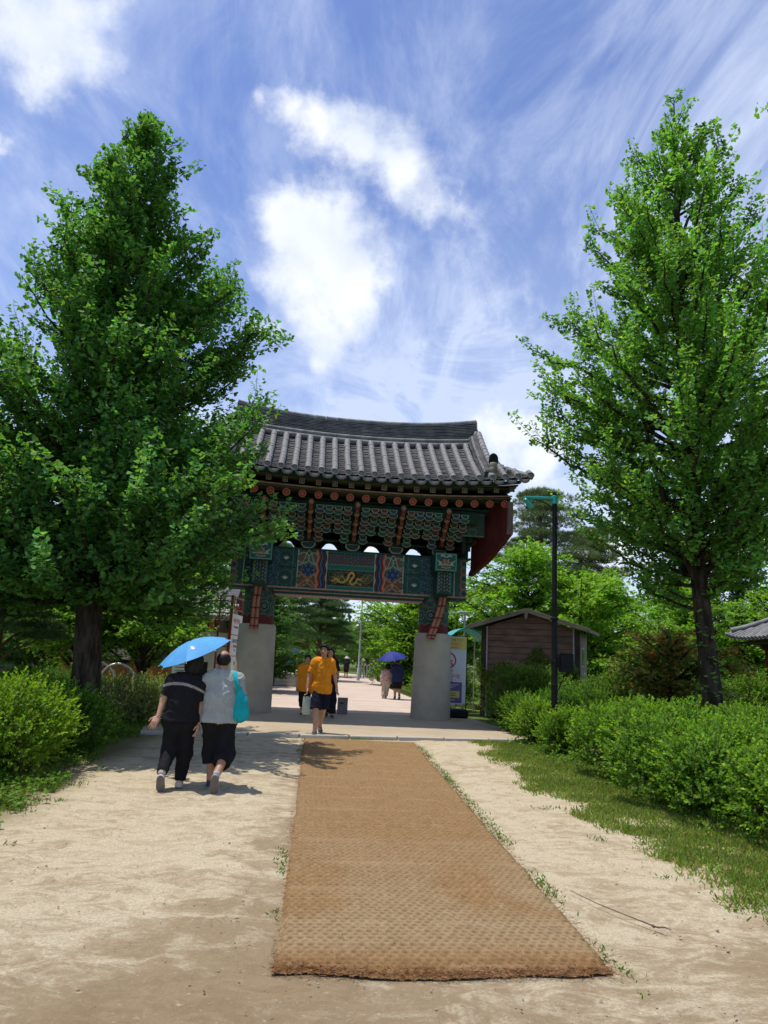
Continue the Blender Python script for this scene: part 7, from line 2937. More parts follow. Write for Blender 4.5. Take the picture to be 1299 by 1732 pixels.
# ------------------------------------------------------------------ red framed sign stand left of the gate
sg = empty('sign_frame', (-2.16, 22.0, 0), 0, 'red steel sign stand with three white boards half hidden by the left pier', 'sign')
M['sign_red'] = surf('red_sign_paint', (0.36, 0.060, 0.045), (0.28, 0.05, 0.04), 8, 0.5, 0.05, 60)
for (x, y, w) in ((0, 0, 0.085), (-0.36, 0.1, 0.055), (0.20, 1.75, 0.07), (-0.16, 1.85, 0.055)):
    mb = MB()
    mb.box((x, y, 1.63), (w, w, 3.26), 0.006)
    mb.build('post', M['sign_red'], sg)
for z in (3.23, 2.72, 2.22, 1.72, 1.22, 0.72):
    mb = MB()
    mb.beam((-0.04, 0.01, z), (-0.34, 0.09, z), 0.035, 0.035)
    mb.build('side_rail', M['sign_red'], sg)
for z in (3.23, 2.86):
    mb = MB()
    mb.beam((0.005, 0.04, z), (0.195, 1.72, z), 0.04, 0.045)
    mb.build('top_rail', M['sign_red'], sg)
for q in (0.2, 0.4, 0.6, 0.8):
    mb = MB()
    mb.beam((0.2 * q, 1.75 * q, 2.88), (0.2 * q, 1.75 * q, 3.21), 0.03, 0.03)
    mb.build('baluster', M['sign_red'], sg)
angb = math.atan2(1.75, 0.2)
for i, (z0, z1) in enumerate(((2.10, 2.72), (1.46, 2.08), (0.82, 1.44))):
    bd = MB()
    bd.box((0, 0, 0), (1.62, 0.02, z1 - z0), 0.004)
    o = bd.build('sign_board', M['white'], sg)
    o.location = (0.105, 0.87, (z0 + z1) / 2)
    o.rotation_euler = (0, 0, angb)
    if i == 0:
        text('속리산국립공원', 0.15, M['ink_red'], o, (-0.05, -0.013, 0.10))
        text('법주사 세계유산 안내', 0.07, M['ink'], o, (-0.1, -0.013, -0.09))
    elif i == 1:
        text('문화재 관람안내', 0.14, M['ink'], o, (-0.05, -0.013, 0.12))
        text('관람시간 09:00', 0.085, M['ink'], o, (-0.05, -0.013, -0.03))
        text('무료 관람', 0.06, M['ink'], o, (-0.05, -0.013, -0.15))
    else:
        q = MB()
        q.box((-0.6, -0.012, 0), (0.36, 0.006, 0.52))
        q.build('green_print', M['ink_green'], o)
        text('안내', 0.16, M['ink'], o, (0.12, -0.013, 0.08))
        text('입구', 0.09, M['ink'], o, (0.12, -0.013, -0.14))

# ------------------------------------------------------------------ grey box on the pavement
gb = empty('grey_post_box', (1.26, 20.4, PZ), R(-4), 'small grey concrete box with a slot on the paving under the gate', 'box')
mb = MB()
mb.box((0, 0, 0.215), (0.285, 0.26, 0.43), 0.012)
mb.build('body', M['grey_stone'] if 'grey_stone' in M else M.setdefault('grey_stone', surf('dark_grey_stone', (0.22, 0.22, 0.21), (0.17, 0.17, 0.165), 8, 0.85, 0.3, 60)), gb)
mb = MB()
mb.box((-0.02, -0.131, 0.295), (0.13, 0.012, 0.028), 0.004)
mb.build('slot', M['black'], gb)

# ------------------------------------------------------------------ beyond the gate: planter seat, pole, fence
ps = empty('planter_seat', (-0.55, 36.6, PZ), R(8), 'low grey stone planter seat left of the path beyond the gate', 'planter')
for k in range(3):
    mb = MB()
    mb.box((0, 0, 0.12 + 0.20 * k), (1.5 - 0.02 * (k % 2), 1.6, 0.192), 0.012)
    mb.build('stone_course', M['granite'], ps)
pl = empty('thin_lamp_pole', (4.05, 50.0, PZ), 0, 'thin pale grey lamp pole at the far end of the path', 'lamp post')
mb = MB()
mb.lathe([(0.11, 0), (0.10, 0.8), (0.065, 0.85), (0.05, 3.9), (0.04, 5.6)], 12)
mb.build('pole', M['grey_metal'], pl, True)
mb = MB()
mb.tube([(0, 0, 5.55), (-0.4, 0, 5.8), (-0.9, 0, 5.95)], 0.035, 8)
mb.box((-1.15, 0, 6.0), (0.6, 0.22, 0.10), 0.03, Matrix.Rotation(R(20), 3, 'Y'))
mb.build('lamp_arm', M['grey_metal'], pl)
fe = empty('grey_fence', (4.6, 57.5, PZ), 0, 'low grey fence of upright bars at the far end of the path', 'fence')
for k in range(22):
    mb = MB()
    mb.box((k * 0.24, 0, 0.5), (0.12, 0.06, 1.0), 0.01)
    mb.build('bar', M['grey_metal'], fe)
mb = MB()
mb.box((2.52, 0.05, 0.95), (5.3, 0.05, 0.08), 0.01)
mb.build('rail', M['grey_metal'], fe)

# ------------------------------------------------------------------ behind the left hedge: orange timber building, hoops, roofed board, cone lamp
ob = empty('timber_building', (-5.6, 26.0, 0), 0, 'low orange brown timber building with framed panels behind the left hedge', 'building')
M['orange_wood'] = surf('orange_brown_wood', (0.40, 0.155, 0.05), (0.30, 0.11, 0.04), 5, 0.7, 0.2, 40, sc=(1, 1, 0.3))
mb = MB()
mb.box((0, 1.5, 1.5), (5.2, 2.9, 3.0), 0.0)
mb.build('wall', M['wood_dark'], ob)
for x in (-2.5, -1.35, -0.1, 1.15, 2.4):
    mb = MB()
    mb.box((x, -0.03, 1.5), (0.16, 0.14, 3.0), 0.01)
    mb.build('post', M['orange_wood'], ob)
for x0, x1 in ((-2.42, -1.43), (-1.27, -0.18), (-0.02, 1.07), (1.23, 2.32)):
    mb = MB()
    mb.box(((x0 + x1) / 2, 0.0, 0.52), (x1 - x0, 0.06, 0.98), 0.006)
    mb.build('dado_panel', M['orange_wood'], ob)
for x0, x1, mt_ in ((-2.42, -1.43, 'white'), (-1.27, -0.18, 'white'), (1.23, 2.32, 'glass')):
    mb = MB()
    mb.box(((x0 + x1) / 2, -0.005, 1.62), (x1 - x0 - 0.08, 0.05, 0.98), 0.006)
    mb.build('wall_panel', M[mt_], ob)
for i, x in enumerate((0.24, 0.80)):
    mb = MB()
    mb.box((x, -0.01, 1.52), (0.48, 0.06, 0.84), 0.008)
    wf = mb.build('window', M['wood_dark'], ob)
    mb = MB()
    mb.box((x, -0.05, 1.52), (0.36, 0.02, 0.66))
    mb.build('pane', M['glass'], wf)
    if i == 0:
        mb = MB()
        mb.box((x, -0.068, 1.55), (0.24, 0.008, 0.42))
        mb.build('notice', M['white'], wf)
mb = MB()
for s in (-1, 1):
    mb.beam((0, 1.4 + s * 0.0, 3.95), (0, 1.4 + s * 2.3, 2.95), 6.4, 0.10, up=(0, 0, 1))
mb.build('roof', M['tile_dark'], ob)
for i, (x, y) in enumerate(((-5.35, 20.2), (-4.75, 19.9))):
    hp_ = empty('bicycle_hoop', (x, y, 0), R(10), ['steel bicycle hoop nearer the ginkgo trunk', 'steel bicycle hoop further from the ginkgo trunk'][i] + ' behind the left hedge', 'bicycle rack', 'steel bicycle hoops')
    mb = MB()
    pts = [(-0.42, 0, 0)] + [(-0.42 * math.cos(q), 0, 0.72 + 0.40 * math.sin(q)) for q in np.linspace(0, math.pi, 15)] + [(0.42, 0, 0)]
    mb.tube(pts, 0.035, 10)
    mb.build('hoop', M['steel'], hp_, True)
    mb = MB()
    for s in (-1, 1):
        mb.lathe([(0.07, -0.04), (0.07, 0.012), (0.04, 0.016)], 12, (s * 0.42, 0, 0))
    mb.build('foot_plate', M['steel'], hp_)
rb_ = empty('roofed_notice_board', (-2.75, 23.2, 0), R(-8), 'small notice board with a pale tiled roof left of the red sign stand', 'notice board')
M['pale_tile'] = surf('pale_grey_tile', (0.42, 0.42, 0.41), (0.32, 0.32, 0.31), 8, 0.7, 0.2, 50)
for sx in (-1, 1):
    mb = MB()
    mb.box((sx * 0.5, 0, 1.3), (0.11, 0.11, 2.6), 0.01)
    mb.build('post', M['wood_red'], rb_)
mb = MB()
mb.box((0, 0, 1.55), (0.88, 0.05, 1.2), 0.006)
mb.build('board', M['white'], rb_)
for k in range(8):
    for s in (-1, 1):
        mb = MB()
        x = -0.56 + 0.16 * k
        mb.tube([(x, s * 0.05, 2.90), (x, s * 0.30, 2.72), (x, s * 0.52, 2.62)], 0.075, 9)
        mb.build('roof_tile', M['pale_tile'], rb_, True)
mb = MB()
mb.tube([(-0.72, 0, 2.95), (0, 0, 2.93), (0.72, 0, 2.99)], 0.085, 10)
mb.build('ridge_roll', M['pale_tile'], rb_, True)
mb = MB()
mb.box((0, 0, 2.62), (1.3, 0.9, 0.06), 0.01)
mb.build('roof_deck', M['wood_dark'], rb_)
nb_ = empty('white_notice', (-3.15, 20.4, 0), R(6), 'white printed notice on a dark stand behind the couple', 'notice')
mb = MB()
mb.box((0.0, 0, 0.95), (0.62, 0.03, 0.62), 0.006)
wb_ = mb.build('board', M['white'], nb_)
for k in range(6):
    q = MB()
    q.box((-0.02 + 0.02 * (k % 3), -0.018, 1.18 - 0.085 * k), (0.50 - 0.06 * (k % 2), 0.004, 0.022))
    q.build('print_line', M['ink'], wb_)
mb = MB()
mb.box((0.48, 0.02, 0.9), (0.30, 0.08, 0.74), 0.01)
mb.build('dark_panel', M['black'], nb_)
for sx in (-0.26, 0.26):
    mb = MB()
    mb.box((sx, 0.03, 0.35), (0.05, 0.05, 0.7), 0.006)
    mb.build('leg', M['black'], nb_)
cl_ = empty('cone_lamp', (-4.67, 22.0, 0), 0, 'small pale grey cone lamp on a dark pole among the left maples', 'lamp')
mb = MB()
mb.tube([(0, 0, 0), (0, 0, 3.0)], 0.04, 10)
mb.build('pole', M['wood_dark'], cl_, True)
mb = MB()
mb.lathe([(0.02, 3.36), (0.05, 3.33), (0.13, 2.98), (0.12, 2.97)][::-1], 16)
mb.build('shade', M['grey_metal'], cl_, True)
# distant white edged roof on the far left
wr = empty('white_eaved_house', (-11.9, 35.0, 0), R(-12), 'far house with a white eave seen through the trees at the left', 'house')
mb = MB()
mb.box((0, 2, 1.5), (6, 4, 3.0))
mb.build('wall', M['plank_side'], wr)
mb = MB()
mb.box((0, -0.4, 3.16), (6.6, 0.3, 0.22), 0.02)
mb.build('eave', M['white'], wr)
mb = MB()
for s in (-1, 1):
    mb.beam((0, 2, 4.4), (0, 2 + s * 2.6, 3.2), 6.8, 0.12, up=(0, 0, 1))
mb.build('roof', M['tile_dark'], wr)
for x in (-1.8, 0.2, 2.0):
    mb = MB()
    mb.box((x, -0.02, 1.5), (1.1, 0.06, 1.1), 0.01)
    w_ = mb.build('window', M['white'], wr)
    mb = MB()
    mb.box((x, -0.06, 1.5), (0.92, 0.02, 0.92))
    mb.build('pane', M['glass'], w_)

# ------------------------------------------------------------------ tiled pavilion at the right edge
pv = empty('tiled_pavilion', (18.4, 24.0, 0), R(-4), 'small wooden pavilion with a grey tiled roof cut off by the right picture edge', 'pavilion')
for sx in (-1.15, 1.15):
    for sy in (-1.1, 1.1):
        mb = MB()
        mb.lathe([(0.13, 0), (0.12, 2.75)], 14, (sx, sy, 0))
        mb.build('post', M['wood_red'], pv, True)
for sy in (-1.1, 1.1):
    mb = MB()
    mb.box((0, sy, 2.72), (2.7, 0.16, 0.24), 0.012)
    mb.build('lintel', M['wood_red'], pv)
mb = MB()
mb.box((0, 0, 2.86), (4.3, 3.5, 0.06), 0.01)
mb.build('eave_boards', M['wood_dark'], pv)
def pz(x, y):
    t = max(abs(x) / 2.35, abs(y) / 1.95)
    return 2.95 + 1.25 * (1 - t) ** 0.9 * (0.85 + 0.15 * (1 - t)) + 0.20 * (abs(x) / 2.35) ** 3 * (abs(y) / 1.95) ** 3
for k in range(19):
    x = -2.25 + 0.25 * k
    for s in (-1, 1):
        y_end = s * 1.95
        y_top = s * max(0.10, 1.95 * (abs(x) / 2.35) - 0.02)
        pts = [(x, y_end + (y_top - y_end) * q, pz(x, y_end + (y_top - y_end) * q) + 0.03) for q in np.linspace(0, 1, 6)]
        mb = MB()
        mb.tube(pts, 0.078, 8)
        mb.build('roof_tile_row', M['tile'], pv, True)
for k in range(15):
    y = -1.75 + 0.25 * k
    for s in (-1, 1):
        x_end = s * 2.35
        x_top = s * max(0.10, 2.35 * (abs(y) / 1.95))
        pts = [(x_end + (x_top - x_end) * q, y, pz(x_end + (x_top - x_end) * q, y) + 0.03) for q in np.linspace(0, 1, 6)]
        mb = MB()
        mb.tube(pts, 0.078, 8)
        mb.build('roof_tile_row', M['tile'], pv, True)
V, F = [], []
n = 25
for i in range(n):
    for j in range(n):
        x, y = -2.35 + 4.7 * i / (n - 1), -1.95 + 3.9 * j / (n - 1)
        V.append((x, y, pz(x, y) - 0.02))
for i in range(n - 1):
    for j in range(n - 1):
        F.append((i * n + j, (i + 1) * n + j, (i + 1) * n + j + 1, i * n + j + 1))
mb = MB()
mb.add(V, F)
mb.build('roof_bed', M['tile_dark'], pv, fix=False)
for sx in (-1, 1):
    for sy in (-1, 1):
        pts = [(sx * 2.2 * q, sy * 1.82 * q, pz(sx * 2.2 * q, sy * 1.82 * q) + 0.14) for q in np.linspace(0.04, 0.98, 8)]
        mb = MB()
        mb.tube(pts, 0.11, 9)
        mb.build('hip_ridge', M['tile'], pv, True)
mb = MB()
mb.lathe([(0.16, 4.05), (0.20, 4.2), (0.10, 4.35), (0.02, 4.5)], 12)
mb.build('roof_finial', M['tile'], pv, True)

# ------------------------------------------------------------------ small things lying on the path
tw = MB()
tw.tube([(0, 0, 0.012), (-0.12, 0.20, 0.018), (-0.22, 0.45, 0.012), (-0.30, 0.72, 0.010)], [0.005, 0.0035, 0.003, 0.002], 6)
tw.tube([(0, 0, 0.012), (0.02, -0.05, 0.03), (0.06, -0.06, 0.02)], [0.006, 0.005, 0.003], 5)
tw.tube([(-0.02, 0.0, 0.012), (-0.06, -0.02, 0.035)], [0.006, 0.003], 5)
o = tw.build('fallen_twig', M['twig'], None, True)
o.location = (2.38, 4.72, 0.0)
tag(o, 'dry brown twig lying on the sand right of the mat', 'twig')
st_ = MB()
st_.lathe([(0.02, -0.03), (0.075, -0.01), (0.08, 0.02), (0.045, 0.045), (0.01, 0.05)], 9)
o = st_.build('stone', M['granite'], None, True)
o.location = (-2.02, 4.05, 0.0)
o.scale = (1.2, 0.8, 0.8)
tag(o, 'grey stone half sunk in the sand at the left picture edge', 'stone')
r = np.random.default_rng(3)
P = np.stack([r.uniform(-3, 3.6, 700), r.uniform(2.0, 14.3, 700), np.full(700, 0.012)], 1)
inm = (P[:, 0] > -0.05) & (P[:, 0] < 2.4) & (P[:, 1] > 4)
P[inm, 2] = 0.042
o = leaves_obj('leaf_litter', P, unit(np.stack([r.normal(0, 1, 700), r.normal(0, 1, 700), r.normal(0, 0.1, 700)], 1)), unit(np.stack([r.normal(0, 0.2, 700), r.normal(0, 0.2, 700), np.ones(700)], 1)), r.uniform(0.008, 0.035, 700), DIA_V, DIA_F, M['grass'], tints(700, (0.16, 0.10, 0.05), 0.3, 0.1, r))
tag(o, 'scattered dry leaf crumbs lying on sand and mat', 'leaf litter', kind='stuff')
P = np.stack([r.uniform(-3, 3.8, 2600), r.uniform(1.8, 14.3, 2600), np.zeros(2600)], 1)
inm = (P[:, 0] > -0.08) & (P[:, 0] < 2.45) & (P[:, 1] > 4)
P = P[~inm]
n = len(P)
s_ = r.uniform(0.002, 0.008, n) * (1 + 1.0 * (r.random(n) > 0.985))
oct_ = np.array([(1, 0, 0), (0, 1, 0), (-1, 0, 0), (0, -1, 0), (0, 0, 0.7), (0, 0, -0.7)])
V = (P[:, None, :] + oct_[None] * s_[:, None, None] * r.uniform(0.7, 1.3, (n, 6, 1))).reshape(-1, 3)
V[:, 2] += 0.004
tf = np.array([(0, 1, 4), (1, 2, 4), (2, 3, 4), (3, 0, 4), (1, 0, 5), (2, 1, 5), (3, 2, 5), (0, 3, 5)])
F = (tf[None] + (np.arange(n) * 6)[:, None, None]).reshape(-1, 3)
o = np_obj('gravel', V, F, surf('small_grey_gravel', (0.45, 0.38, 0.27), (0.34, 0.28, 0.20), 3, 0.9, 0, 0), None, False)
tag(o, 'tiny pebbles scattered over the sandy path', 'gravel', kind='stuff')

# ------------------------------------------------------------------ trees and planting
prof_l = [(2.3, 2.4), (3.1, 2.85), (4.2, 3.05), (5.4, 3.1), (6.9, 2.95), (8.0, 2.45), (9.1, 1.9), (10.1, 1.35), (11.1, 0.95), (11.8, 0.6), (12.3, 0.15)]


def left_reach(az, zt):
    d_ = math.degrees(math.atan2(math.sin(az), math.cos(az)))
    if -125 < d_ < -28:
        return float(np.interp(zt, [3.6, 5.6], [1.06, 0.76]))
    if abs(d_) > 120 and zt > 6.5:
        return 0.80
    return 0.86 if 25 < d_ < 155 else 1.0



ginkgo_tree((-3.65, 13.2, 0), [(0, 0, 0), (-0.03, 0, 1.2), (-0.2, 0, 3), (-0.28, 0.05, 6), (-0.3, 0, 9), (-0.25, 0, 12.35)], prof_l, 240,
            'dense tall ginkgo tree in full leaf rising from the left hedge before the gate', 11, 'ginkgo trees beside the path', 0.092, (0.046, 0.118, 0.020), r0=0.24, dens=1.15, rfac=left_reach)
prof_r = [(3.6, 1.7), (4.3, 2.3), (5.0, 2.9), (6.2, 3.7), (8.0, 4.2), (9.3, 3.4), (10.4, 2.75), (11.8, 2.05), (13.0, 1.45), (14.2, 0.9), (15.0, 0.5), (15.6, 0.1)]
ginkgo_tree((8.78, 14.5, 0), [(0, 0, 0), (-0.12, 0, 1.26), (-0.3, 0, 3.4), (-0.46, 0, 6), (-0.5, 0.05, 10), (-0.47, 0, 15.7)], prof_r, 142,
            'tall airy ginkgo tree with a bare leaning trunk behind the right shrubs', 23, 'ginkgo trees beside the path', 0.094, (0.066, 0.150, 0.022), r0=0.195, rfac=lambda az, zt: 0.80 if (zt < 7.2 and math.cos(az) < -0.5) else 1.0, ivy=420, dens=0.92,
            limbs=[([(-0.27, 0, 3.3), (-0.85, -0.1, 4.5), (-1.35, -0.1, 6.2), (-1.7, 0, 8.2)], 0.085), ([(-0.3, 0, 3.5), (0.35, 0, 4.6), (1.0, 0.1, 5.6), (1.6, 0.2, 7.2)], 0.075)])
ginkgo_tree((-8.9, 16.0, 0), [(0, 0, 0), (0, 0, 4), (0.1, 0, 8.6)], [(2.5, 2.4), (4.0, 2.7), (5.5, 2.5), (6.8, 1.8), (7.9, 0.9), (8.7, 0.1)], 70,
            'ginkgo tree cut off by the left picture edge behind the dense one', 31, 'ginkgo trees beside the path', 0.09, (0.042, 0.110, 0.020), r0=0.2, dens=0.8)
ginkgo_tree((10.32, 7.6, 0), [(0, 0, 0), (0, 0, 5), (-0.1, 0, 11.8)], [(6.6, 2.0), (7.8, 2.9), (8.9, 3.55), (9.6, 2.8), (10.6, 1.6), (11.8, 0.2)], 42,
            'ginkgo tree outside the right picture edge, one twig tip hanging into the sky', 37, 'ginkgo trees beside the path', 0.085, (0.075, 0.170, 0.022), r0=0.2, dens=0.7)

# shrubs right of the path, near to far
SH = 'clipped shrubs along the right side of the path'
for a in [
    ((5.42, 6.25, 0), 1.32, 1.15, 1.16, 4600, 'nearest bright green shrub at the right picture edge, its foot in shade', 41),
    ((5.08, 8.45, 0), 1.10, 1.05, 1.04, 3900, 'wide bright green shrub second from the camera on the right', 42),
    ((7.30, 8.30, 0), 1.20, 1.20, 1.18, 2600, 'bright green shrub behind the nearest ones, below the leaning ginkgo trunk', 46),
    ((5.22, 10.45, 0), 0.92, 0.95, 1.16, 2900, 'tall yellow green shrub with upright shoots just right of the black lamp post', 43),
    ((7.20, 10.7, 0), 1.30, 1.30, 1.15, 2600, 'yellow green shrub below the red leaved maple', 47),
    ((5.95, 12.6, 0), 0.80, 0.90, 1.10, 1900, 'feathery light green shrub between lamp post and red maple', 44),
    ((9.2, 9.6, 0), 1.4, 1.5, 1.10, 1800, 'bright green shrub at the right edge in front of the small pavilion', 48),
]:
    shrub(*a, group=SH, base=(0.078, 0.155, 0.018), shoot=(0.08, 0.24))
SH2 = 'darker shrubs beside the gate pavement'
shrub((5.15, 25.2, 0), 1.1, 0.8, 1.6, 1500, 'dark shrub under the teal awning, behind the no smoking banner', 55, SH2, (0.05, 0.105, 0.02), leaf=0.055)
shrub((5.12, 13.55, 0), 0.50, 0.45, 0.78, 1000, 'small bright shrub in front of the black lamp post foot', 56, SH2, (0.080, 0.155, 0.016))
shrub((5.05, 14.95, 0), 0.62, 0.62, 0.86, 1300, 'light green shrub hugging the foot of the black lamp post', 45, SH2, (0.085, 0.16, 0.016))
shrub((5.35, 17.0, 0), 0.66, 1.1, 0.95, 1900, 'dark green shrub at the right edge of the gate pavement', 50, SH2, (0.055, 0.115, 0.016))
shrub((6.6, 16.9, 0), 1.1, 0.9, 1.25, 2100, 'shrub in front of the brown hut, left of the lamp post', 51, SH2, (0.062, 0.13, 0.018))
shrub((6.4, 19.2, 0), 1.2, 0.7, 1.65, 2200, 'loose shrub against the wall of the brown hut', 52, SH2, (0.06, 0.115, 0.018), upright=1.0)
shrub((8.1, 18.4, 0), 1.1, 0.7, 1.55, 2200, 'sprawling shrub with thin stems below the right end of the brown hut wall', 53, SH2, (0.07, 0.13, 0.02), upright=1.0)
shrub((9.6, 19.3, 0), 1.3, 0.8, 1.75, 1900, 'taller dark hedge bush between the hut and the red maple', 54, SH2, (0.05, 0.105, 0.02), leaf=0.05)
HB = 'hedge bushes behind the right ginkgo trunk'
for i, (x, y, hh, lab) in enumerate([(11.2, 20.2, 1.5, 'mid green hedge bush behind the red maple stem'), (13.0, 20.0, 1.75, 'light green clipped hedge bush right of the ginkgo trunk'), (15.2, 20.2, 1.75, 'light green clipped hedge bush below the pavilion roof')]):
    shrub((x, y, 0), 1.35, 0.9, hh, 1900, lab, 60 + i, HB, (0.085, 0.155, 0.018), leaf=0.055)

# hedge left of the path
SL = 'shrubs along the left side of the path'
for a, b_, lf in [
    (((-4.35, 7.7, 0), 1.55, 1.35, 1.18, 4600, 'sunlit yellow green shrub at the left picture edge', 71), (0.098, 0.172, 0.016), 0.042),
    (((-3.55, 9.5, 0), 1.0, 1.2, 1.12, 3200, 'yellow green shrub behind the leftmost one, half in tree shade', 72), (0.095, 0.17, 0.015), 0.040),
    (((-3.75, 11.6, 0), 1.0, 1.2, 1.0, 2600, 'dark green shrub under the dense ginkgo crown', 73), (0.055, 0.12, 0.016), 0.040),
    (((-5.9, 10.2, 0), 1.5, 1.4, 1.22, 2600, 'green shrub behind the left edge shrubs, below the dark pine', 74), (0.085, 0.16, 0.015), 0.045),
    (((-3.60, 15.9, 0), 1.0, 0.85, 0.95, 1800, 'grey green shrub standing left of the walking couple', 75), (0.105, 0.14, 0.055), 0.042),
    (((-5.4, 16.3, 0), 1.2, 0.9, 1.05, 1700, 'dark shrub in front of the steel bicycle hoops', 76), (0.045, 0.10, 0.016), 0.045),
    (((-2.75, 18.6, 0), 0.65, 0.6, 0.95, 1000, 'small leafy shrub left of the gate pier', 77), (0.075, 0.14, 0.02), 0.045),
]:
    shrub(*a, group=SL, base=b_, leaf=lf)

# red leaved maple
mt = broad_tree_meshes('red_maple', 2.75, 1.75, 1.15, 62, 81, leaf=0.10, base=(0.105, 0.082, 0.020), layered=0.85, step=0.085, per=3, tv=SPRAY_V, tf=SPRAY_F, r0=0.075, mat_=M['leaf'])
a = mt[1].color_attributes['tint'].data
cc = np.empty(len(a) * 4, np.float32)
a.foreach_get('color', cc)
cc = cc.reshape(-1, 4)
co = np.empty(len(a) * 3, np.float32)
mt[1].vertices.foreach_get('co', co)
co = co.reshape(-1, 3)
k_ = np.repeat(rng.random(len(a) // 8), 8)
young = k_ < 0.30 * sstep(1.4, 2.7, co[:, 2]) * (0.5 + fbm(co[:, 0] * 1.2 + 7, co[:, 1] * 1.2, seed=4))
cc[young, :3] *= np.array([2.3, 1.15, 0.8])
green = (k_ > 0.45)
cc[green, :3] *= np.array([0.62, 1.3, 1.0])
a.foreach_set('color', cc.ravel())
place_tree(mt, (9.15, 17.0, 0), 0, 1.0, 'maple_tree', 'low spreading maple with rust red and green leaves beside the right ginkgo trunk', None)

# trees beyond
DA = broad_tree_meshes('a', 6.8, 3.6, 2.2, 72, 91, leaf=0.15, base=(0.085, 0.185, 0.018), layered=0.8, step=0.14, r0=0.15)
DB = broad_tree_meshes('b', 6.0, 3.2, 1.5, 64, 92, leaf=0.15, base=(0.095, 0.195, 0.020), layered=0.7, step=0.14, r0=0.14)
DC = broad_tree_meshes('c', 7.5, 3.4, 1.2, 84, 93, leaf=0.16, base=(0.040, 0.100, 0.020), layered=0.5, step=0.15, r0=0.18)
DE = broad_tree_meshes('e', 4.5, 2.5, 1.9, 62, 98, leaf=0.12, base=(0.075, 0.165, 0.018), layered=0.85, step=0.11, r0=0.09)
DD = broad_tree_meshes('d', 3.6, 2.4, 0.8, 62, 94, leaf=0.11, base=(0.080, 0.170, 0.018), layered=0.85, step=0.10, r0=0.09)
PA = pine_meshes(11.5, 3.4, 4.5, 34, 95, r0=0.22, base=(0.062, 0.090, 0.036))
PB = pine_meshes(8.0, 3.0, 2.6, 30, 96, r0=0.18, base=(0.040, 0.078, 0.030))
PC = pine_meshes(4.4, 2.4, 1.4, 22, 97, r0=0.12, base=(0.065, 0.125, 0.028), tuft=0.17)
LR = 'leafy trees beyond the hut and gate'
for ms, loc, rz, s, lab in [
    (DA, (9.6, 30.0, 0), 0.4, 1.06, 'broad light green tree rising right behind the brown hut'),
    (DB, (13.2, 33.0, 0), 1.9, 1.0, 'light green tree right of the hut roof, behind the red maple'),
    (DB, (11.4, 28.5, 0), 5.1, 0.95, 'light green tree just right of the hut roof'),
    (DA, (20.0, 36.0, 0), 0.9, 1.1, 'light green tree far back, between the ginkgo trunk and the pavilion'),
    (DA, (15.2, 37.0, 0), 5.6, 1.05, 'light green tree below the pines at the lamp post'),
    (DC, (21.5, 33.5, 0), 0.2, 1.05, 'darker green tree rising behind the pavilion roof'),
    (DA, (26.0, 32.0, 0), 2.6, 1.25, 'large light green tree at the right picture edge behind the pavilion'),
    (DA, (17.5, 31.0, 0), 3.0, 0.88, 'light green tree seen under the right ginkgo crown'),
    (DB, (21.8, 30.0, 0), 4.4, 1.0, 'light green tree above the pavilion roof at the right edge'),
    (DD, (12.8, 24.5, 0), 0.0, 1.0, 'small bushy green tree right of the ginkgo trunk'),
    (DB, (6.5, 43.0, 0), 0.7, 1.15, 'bright green tree framed by the gate opening at its right pier'),
    (DA, (8.8, 41.0, 0), 2.2, 1.0, 'bright green tree behind the no smoking banner'),
    (DB, (8.2, 58.0, 0), 2.9, 1.2, 'bright green tree behind the thin lamp pole in the gate opening'),
    (DC, (-1.9, 30.5, 0), 1.2, 0.72, 'dark green tree framed by the gate opening at its left pier'),
    (DC, (-3.6, 36.0, 0), 2.6, 0.95, 'tall dark tree behind the left gate pier'),
]:
    place_tree(ms, loc, rz, s, 'leafy_tree', lab, LR)
LP = 'pine trees beyond the gate'
for ms, loc, rz, s, lab in [
    (PA, (13.2, 39.0, 0), 0.5, 1.0, 'tall pine with a loose crown above the hut, right of the gate roof'),
    (PA, (17.0, 41.0, 0), 2.5, 0.86, 'pine standing right of the tall pine behind the lamp post'),
    (PB, (1.2, 47.0, 0), 0.2, 0.90, 'dark pine in the middle of the gate opening'),
    (PB, (-1.6, 43.0, 0), 1.7, 1.0, 'dark pine behind the left side of the gate opening'),
    (PC, (2.6, 56.5, 0), 0.9, 0.95, 'low spreading pine above the long haired woman'),
    (PC, (5.6, 60.5, 0), 2.1, 1.0, 'low spreading pine behind the grey fence'),
    (PC, (-0.4, 53.0, 0), 3.3, 0.85, 'low spreading pine above the boy in orange'),
    (PC, (8.2, 53.0, 0), 4.4, 0.9, 'low spreading pine above the dark blue umbrella'),
]:
    place_tree(ms, loc, rz, s, 'pine_tree', lab, LP)
LL = 'trees behind the left hedge'
for ms, loc, rz, s, lab, nm in [
    (DE, (-4.5, 21.6, 0), 0.3, 0.95, 'layered light green maple left of the red notice frame', 'maple_tree'),
    (DE, (-6.6, 22.8, 0), 1.8, 0.95, 'layered green maple behind the steel hoops', 'maple_tree'),
    (PB, (-7.2, 18.2, 0), 0.6, 0.62, 'dark pine in shade behind the left hedge', 'pine_tree'),
    (PB, (-10.0, 21.0, 0), 2.2, 0.75, 'dark pine at the left edge in deep shade', 'pine_tree'),
    (DC, (-9.0, 27.0, 0), 1.0, 0.80, 'dark green tree left of the dense ginkgo trunk, far back', 'leafy_tree'),
    (DC, (-5.0, 33.0, 0), 2.0, 1.0, 'dark green tree behind the orange wooden building', 'leafy_tree'),
    (DC, (-13.5, 32.0, 0), 3.0, 1.0, 'dark green tree far behind the left edge shrubs', 'leafy_tree'),
]:
    place_tree(ms, loc, rz, s, nm, lab, LL)
